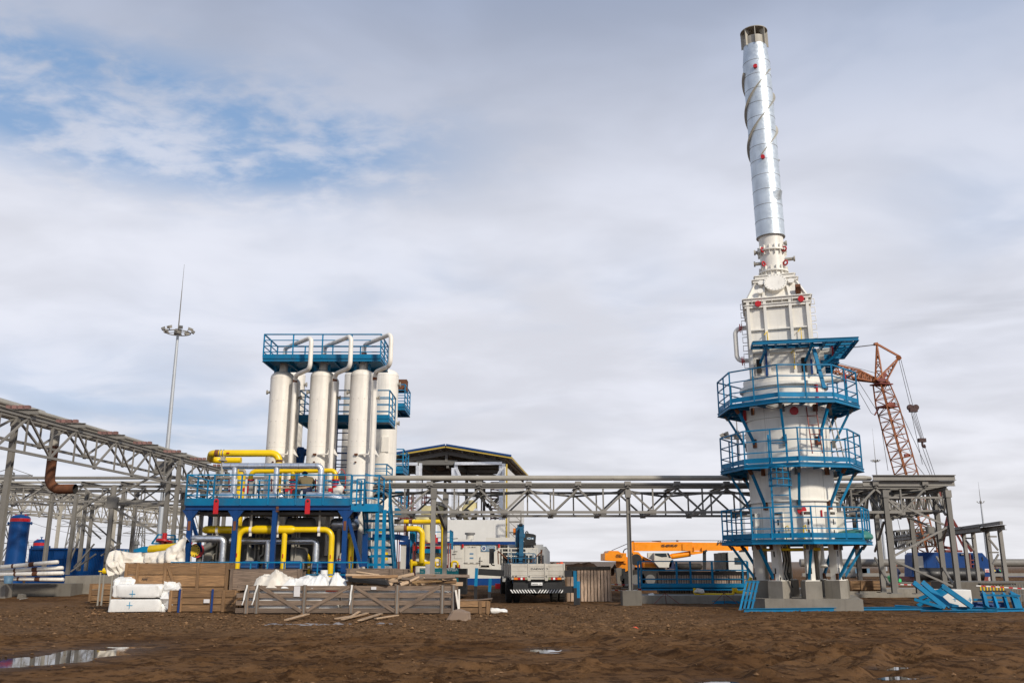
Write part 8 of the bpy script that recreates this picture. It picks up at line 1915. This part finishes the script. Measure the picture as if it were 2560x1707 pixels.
 m=MB();m.beam(g(258,98),g(522,245),.14,.14);m.build('tie_bar','cranered',t);m=MB();m.beam(g(222,100),g(262,96),.3,.2);m.cyl(g(525,262,-.2),g(525,262,.2),.18,n=12);m.beam(g(500,245),g(545,285),.25,.22);m.build('sheave_head','cranered',t)
 m=MB();m.beam(g(235,545),g(368,560),1.0,.25);m.beam(g(300,540),g(360,460),.35,.25);m.build('boom_head','cranedark',t)
 tip=P(1995,895,Y);jm=MB();q=g(10,478);lattice(hub,q,.75,.75,9,.1,.06,side=(0,1,0),m=jm,taper0=.35,taper1=.95);jm.build('jib','cranered',t);jm=MB();lattice(q,tip,.75,.75,9,.1,.06,side=(0,1,0),m=jm,taper0=.95,taper1=.5);jm.build('jib','cranered',t)
 cabs=[(g(225,105,-.2),tip+Zv*.4),(g(225,110,.2),tip+Zv*.3),(g(230,450),tip+Zv*.5),(g(525,290),g(668,872)),(g(550,290),g(702,872)),(g(672,930),g(790,1250)),(g(690,930),g(800,1250)),(g(710,930),g(812,1250)),(g(730,930),g(828,1250)),(g(675,930),P(2306,1160,Y)),(g(800,1320),bri),(g(835,1320),bri+Vector((.2,0,0))),(g(375,560),bri),(bri,top),(bri+Vector((.2,0,0)),top),(g(500,1060),P(2290,1160,Y)),(P(2290,1160,Y),bri),(P(2060+190/2.24,840+300/2.24,Y),g(185,940)),(g(20,540),g(270,935)),(g(185,940),g(225,965)),(g(285,950),g(312,1155)),(g(318,1175),P(2220,1176,Y)),(P(2060+408/2.24,840+1005/2.24,Y),c(180,640))]
 for(a_,b_)in cabs:m=MB();m.tube([a_,b_],.022,5);m.build('rope','cable',t)
 m=MB();m.beam(g(280,880),g(228,968),.1,.1);m.build('spreader','cranedark',t)
 m=MB();q=g(700,905);m.beam(q-Vector((.3,0,0)),q+Vector((.3,0,0)),.3,.32);m.cyl(q+Vector((-.22,-.1,.2)),q+Vector((-.22,.1,.2)),.24,n=12);m.cyl(q+Vector((.22,-.1,.2)),q+Vector((.22,.1,.2)),.24,n=12);m.build('upper_block','blockdark',t)
 m=MB();q=g(808,1275);m.beam(q-Vector((.28,0,0)),q+Vector((.28,0,0)),.28,.3);m.tube([q,q-Zv*.45,q+Vector((.22,0,-.6)),q+Vector((.12,0,-.35))],.09,8,R_=.1);m.build('hook_block','blockdark',t)
 q=c(198,670);m=MB();m.tube([q+Zv*.3,q,q+Vector((.12,0,-.2)),q+Vector((.2,0,-.05))],.08,8,R_=.08);m.build('small_hook','yellow',t)
crawler()
# ================================================================== FAR SOIL, SHEDS, BLUE TANK
def mound(label,x0,x1,ytops,Y,seed,k=e7):
 n=50;m=MB();vs=[];ny=14;xa,xb=k(x0,800,Y).x,k(x1,800,Y).x
 for i in range(n+1):
  f=i/n;s=f*(len(ytops)-1);j=min(int(s),len(ytops)-2);yt=ytops[j]+(ytops[j+1]-ytops[j])*(s-j);zt=k(x0+(x1-x0)*f,yt,Y).z
  for q in range(ny+1):g_=q/ny;h=math.sin(math.pi*g_)**.9;v=Vector((xa+(xb-xa)*f,Y+(g_-.5)*14,.2+(zt-.2)*h));nn=mn.fractal(v*.35+Vector((seed,0,0)),1,2,5);v.z+=nn*.45*(h>.05)*min(1,8*f*(1-f)+.1);vs.append(v)
 m.add(vs,[(i*(ny+1)+j,i*(ny+1)+j+1,(i+1)*(ny+1)+j+1,(i+1)*(ny+1)+j)for i in range(n)for j in range(ny)]);m.f=[tuple(reversed(f))for f in m.f]
 o=m.build('soil_mound','soil',None,kind='structure')
mat('soil',(.045,.028,.019),1.0,spec=.0,var=.4,scale=.6,bump=.6,bscale=3)
mound('',1040,1700,[800,768,764,765,748,738,742,760,740,745,775,815,830],110,2);mound('',900,1080,[800,750,748,770,800],130,5)
mound('',1840,1900,[830,800,850,900],60,8);mound('',-900,-300,[830,800,790,800,830],160,9,c4)
def far():
 Y=95;p,q=e8(1425,910,Y),e8(2100,800,Y);t=thing('far_blue_tank','long horizontal dark blue tank lying beyond the far rack at the right edge','tank',(p.x,Y,0));zc=(p.z+q.z)/2;r=(q.z-p.z)/2;m=MB();m.tube([(p.x-.3,Y,zc),(p.x,Y,zc),(q.x,Y,zc)],[r*.5,r,r],24);m.build('shell','tankblue',t);m=MB()
 for k in range(4):m.beam((p.x+1+k*2.5,Y,0),(p.x+1+k*2.5,Y,zc),.3,.8)
 m.build('saddle','steeldark',t)
 for k,(x0,x1,y0,y1,mt,lab)in enumerate(((1990,2240,735,850,'panelwhite','far white site hut with a red stripe behind the right tower legs'),(2265,2420,730,850,'panelwhite','second far white site hut with a red stripe further right'))):
  Y=120;p,q=g2(x0,y1,Y),g2(x1,y0,Y);t=thing('site_hut',lab,'hut',(p.x,Y,0));m=MB();m.box((p.x,Y,.3),(q.x,Y+3,q.z));m.build('wall','panelwhite',t);m=MB();m.box((p.x-.1,Y-.06,q.z-.35),(q.x+.1,Y-.01,q.z));m.build('red_stripe','red',t);m=MB()
  for j in range(3):x=p.x+(q.x-p.x)*(j+.5)/3;m.box((x-.5,Y-.05,1.0),(x+.5,Y-.01,q.z-.6))
  m.build('window','signblue',t)
 for k,(x0,x1,y0,y1)in enumerate(((-40,38,838,880),(-30,20,880,940),(22,82,880,940))):Y=58;p,q=e8(x0,y1,Y),e8(x1,y0,Y);solo(lump((p.x,Y,p.z),(q.x,Y+.9,q.z),60+k,.06,.5,28,18,2),'green_bag','brightgreen',['uppermost bright green bag by the crouching worker','lower left bright green bag by the crouching worker','lower right bright green bag beside the crouching worker'][k],'bag')
 m=MB();a,b=e8(-40,1000,57),e8(430,938,57);m.box((a.x,57,.2),(b.x,60,b.z));solo(m,'low_wall','concretedark','low dark wall under the green bags and the crouching worker','wall')
far()
# ================================================================== PEOPLE
def skinmesh(pts,edges,radii,name,material,parent,sub=2):
 me=bpy.data.meshes.new(name);me.from_pydata([tuple(p)for p in pts],edges,[]);o=bpy.data.objects.new(name,me);COL.objects.link(o)
 md=o.modifiers.new('skin','SKIN');md.use_smooth_shade=True
 for i,r in enumerate(radii):v=me.skin_vertices[0].data[i];v.radius=(r,r)if not isinstance(r,tuple)else r;v.use_root=(i==0)
 s=o.modifiers.new('sub','SUBSURF');s.levels=s.render_levels=sub
 dg=bpy.context.evaluated_depsgraph_get();dg.update();nm=bpy.data.meshes.new_from_object(o.evaluated_get(dg));bpy.data.objects.remove(o);bpy.data.meshes.remove(me)
 nm.materials.clear();nm.materials.append(MATS[material]);nm.polygons.foreach_set('use_smooth',[True]*len(nm.polygons));q=bpy.data.objects.new(name,nm);COL.objects.link(q);q.parent=parent;return q
def person(label,loc,yaw,pose,jacket,trousers,hat,hatmat,vest=None):
 t=thing('person',label,'person',loc);V=Vector
 J=dict(pel=(0,0,.95),ch=(0,.02,1.28),nk=(0,.03,1.50),hd=(0,.07,1.66),shL=(-.19,.02,1.44),shR=(.19,.02,1.44),elL=(-.27,.05,1.17),elR=(.27,.05,1.17),wrL=(-.25,.2,.95),wrR=(.25,.2,.95),hpL=(-.1,0,.92),hpR=(.1,0,.92),knL=(-.12,.05,.50),knR=(.12,.05,.50),anL=(-.12,-.02,.09),anR=(.12,-.02,.09));J.update(pose);J={k:V(v)for k,v in J.items()}
 names=['pel','ch','nk','hd','shL','elL','wrL','shR','elR','wrR','hpL','knL','anL','hpR','knR','anR'];ix={n:i for i,n in enumerate(names)}
 E=[('pel','ch'),('ch','nk'),('nk','hd'),('ch','shL'),('shL','elL'),('elL','wrL'),('ch','shR'),('shR','elR'),('elR','wrR'),('pel','hpL'),('hpL','knL'),('knL','anL'),('pel','hpR'),('hpR','knR'),('knR','anR')]
 rad=dict(pel=.12,ch=.13,nk=.055,hd=.095,shL=.06,shR=.06,elL=.042,elR=.042,wrL=.03,wrR=.03,hpL=.085,hpR=.085,knL=.055,knR=.055,anL=.038,anR=.038)
 pts=[J[n]for n in names];ed=[(ix[a],ix[b])for a,b in E];rr=[rad[n]for n in names]
 # feet and five separate fingers per hand belong to the same body mesh
 for s in 'LR':
  a=J['an'+s];i0=len(pts);pts+=[a+V((0,.16,-.05))];rr+=[.035];ed+=[(ix['an'+s],i0)]
  w=J['wr'+s];d=(w-J['el'+s]).normalized();sd_=d.cross(V((0,0,1))).normalized();i1=len(pts);pts.append(w+d*.07);rr.append(.026);ed.append((ix['wr'+s],i1))
  for f in range(4):k=len(pts);o_=sd_*((f-1.5)*.022);pts+=[w+d*.12+o_,w+d*(.155-.008*abs(f-1))+o_*1.1-V((0,0,.015)),w+d*(.175-.01*abs(f-1))+o_*1.1-V((0,0,.035))];rr+=[.009,.008,.007];ed+=[(i1,k),(k,k+1),(k+1,k+2)]
  k=len(pts);sg=1 if s=='L' else-1;pts+=[w+d*.05+sd_*.045*sg,w+d*.09+sd_*.06*sg];rr+=[.01,.008];ed+=[(ix['wr'+s],k),(k,k+1)]
 skinmesh(pts,ed,rr,'body','skin',t,2)
 jn=['pel','ch','nk','shL','elL','wrL','shR','elR','wrR'];je=[(0,1),(1,2),(1,3),(3,4),(4,5),(1,6),(6,7),(7,8)]
 skinmesh([J[n]for n in jn],je,[.165,.185,.075,.095,.068,.05,.095,.068,.05],'jacket',jacket,t)
 if vest:skinmesh([J['pel'].lerp(J['ch'],.2),J['ch'],J['ch'].lerp(J['nk'],.5)],[(0,1),(1,2)],[.18,.2,.15],'vest',vest,t)
 tn=['pel','hpL','knL','anL','hpR','knR','anR'];skinmesh([J[n]for n in tn],[(0,1),(1,2),(2,3),(0,4),(4,5),(5,6)],[.15,.115,.08,.065,.115,.08,.065],'trousers',trousers,t)
 for s in 'LR':a=J['an'+s];skinmesh([a+V((0,-.03,0)),a+V((0,0,-.03)),a+V((0,.2,-.045))],[(0,1),(1,2)],[.055,.06,.045],'boot','black',t,1)
 h=J['hd'];L0=Vector(t.location)
 m=MB();hc=L0+h+V((0,0,.03))
 for ex in(-.032,.032):m.disc(hc+V((ex,.088,.0)),(0,1,0),.011,.01,8)
 m.build('eyes','ink',t);m=MB();m.prism([hc+V((-.013,.09,-.035)),hc+V((.013,.09,-.035)),hc+V((0,.09,.01))],(0,.022,0));m.build('nose','skin',t);m=MB();m.beam(hc+V((-.022,.088,-.058)),hc+V((.022,.088,-.058)),.012,.008);m.build('mouth','lampred',t)
 m=MB()
 if hat=='cap':m.dome(hc+V((0,-.005,.015)),.118,.10,20,5);m.prism([hc+V((-.08,.09,.02)),hc+V((.08,.09,.02)),hc+V((.05,.17,.01)),hc+V((-.05,.17,.01))],(0,0,.012))
 else:m.dome(hc+V((0,0,.02)),.135,.12,20,5);m.cyl(hc+V((0,.01,.015)),hc+V((0,.01,.025)),.155,n=22)
 m.build('cap' if hat=='cap' else 'helmet',hatmat,t);m=MB();m.dome(hc+V((0,-.03,-.03)),.1,.07,16,4);m.build('hair','black',t)
 t.rotation_euler=(0,0,yaw);return t
q=e4(575,760,34.2);zdeck=e3(500,1113,33.0).z
person('worker in khaki jacket and dark cap bending over on the module deck',(q.x+.02,34.2,zdeck+.02),R(12),dict(pel=(.03,-.08,.62),ch=(0,.06,.92),nk=(-.04,.18,1.10),hd=(-.08,.26,1.22),shL=(-.22,.08,1.05),shR=(.2,.1,1.04),elL=(-.30,.22,.82),elR=(.33,.2,.84),wrL=(-.2,.42,.72),wrR=(.24,.42,.74),hpL=(-.07,-.08,.6),hpR=(.13,-.08,.6),knL=(-.12,.22,.42),knR=(.2,.2,.42),anL=(-.12,-.02,.09),anR=(.18,-.04,.09)),'khaki','navy','cap','ink')
CR=dict(pel=(0,-.1,.30),ch=(0,.05,.62),nk=(0,.16,.82),hd=(0,.24,.95),shL=(-.2,.08,.76),shR=(.2,.08,.76),elL=(-.27,.3,.55),elR=(.27,.3,.55),wrL=(-.12,.45,.5),wrR=(.12,.45,.5),hpL=(-.1,-.1,.3),hpR=(.1,-.1,.3),knL=(-.16,.28,.48),knR=(.16,.28,.48),anL=(-.12,.0,.09),anR=(.12,.0,.09))
q=e8(140,955,56);person('crouching worker in dark blue clothes with an orange helmet beside green bags',(q.x,57.4,e8(140,940,57).z),R(-30),CR,'navy','navy','helmet','orangehat')
q=e8(1500,915,90);person('tiny worker with a yellow vest bending near the far rack at the right edge',(q.x,90,.3),R(-20),CR,'navy','navy','helmet','orangehat','yellow')
q=e8(1572,915,90);person('tiny crouching worker with a greenish vest, right of the one with the yellow vest',(q.x,90,.3),R(40),CR,'navy','navy','helmet','panelwhite','brightgreen')
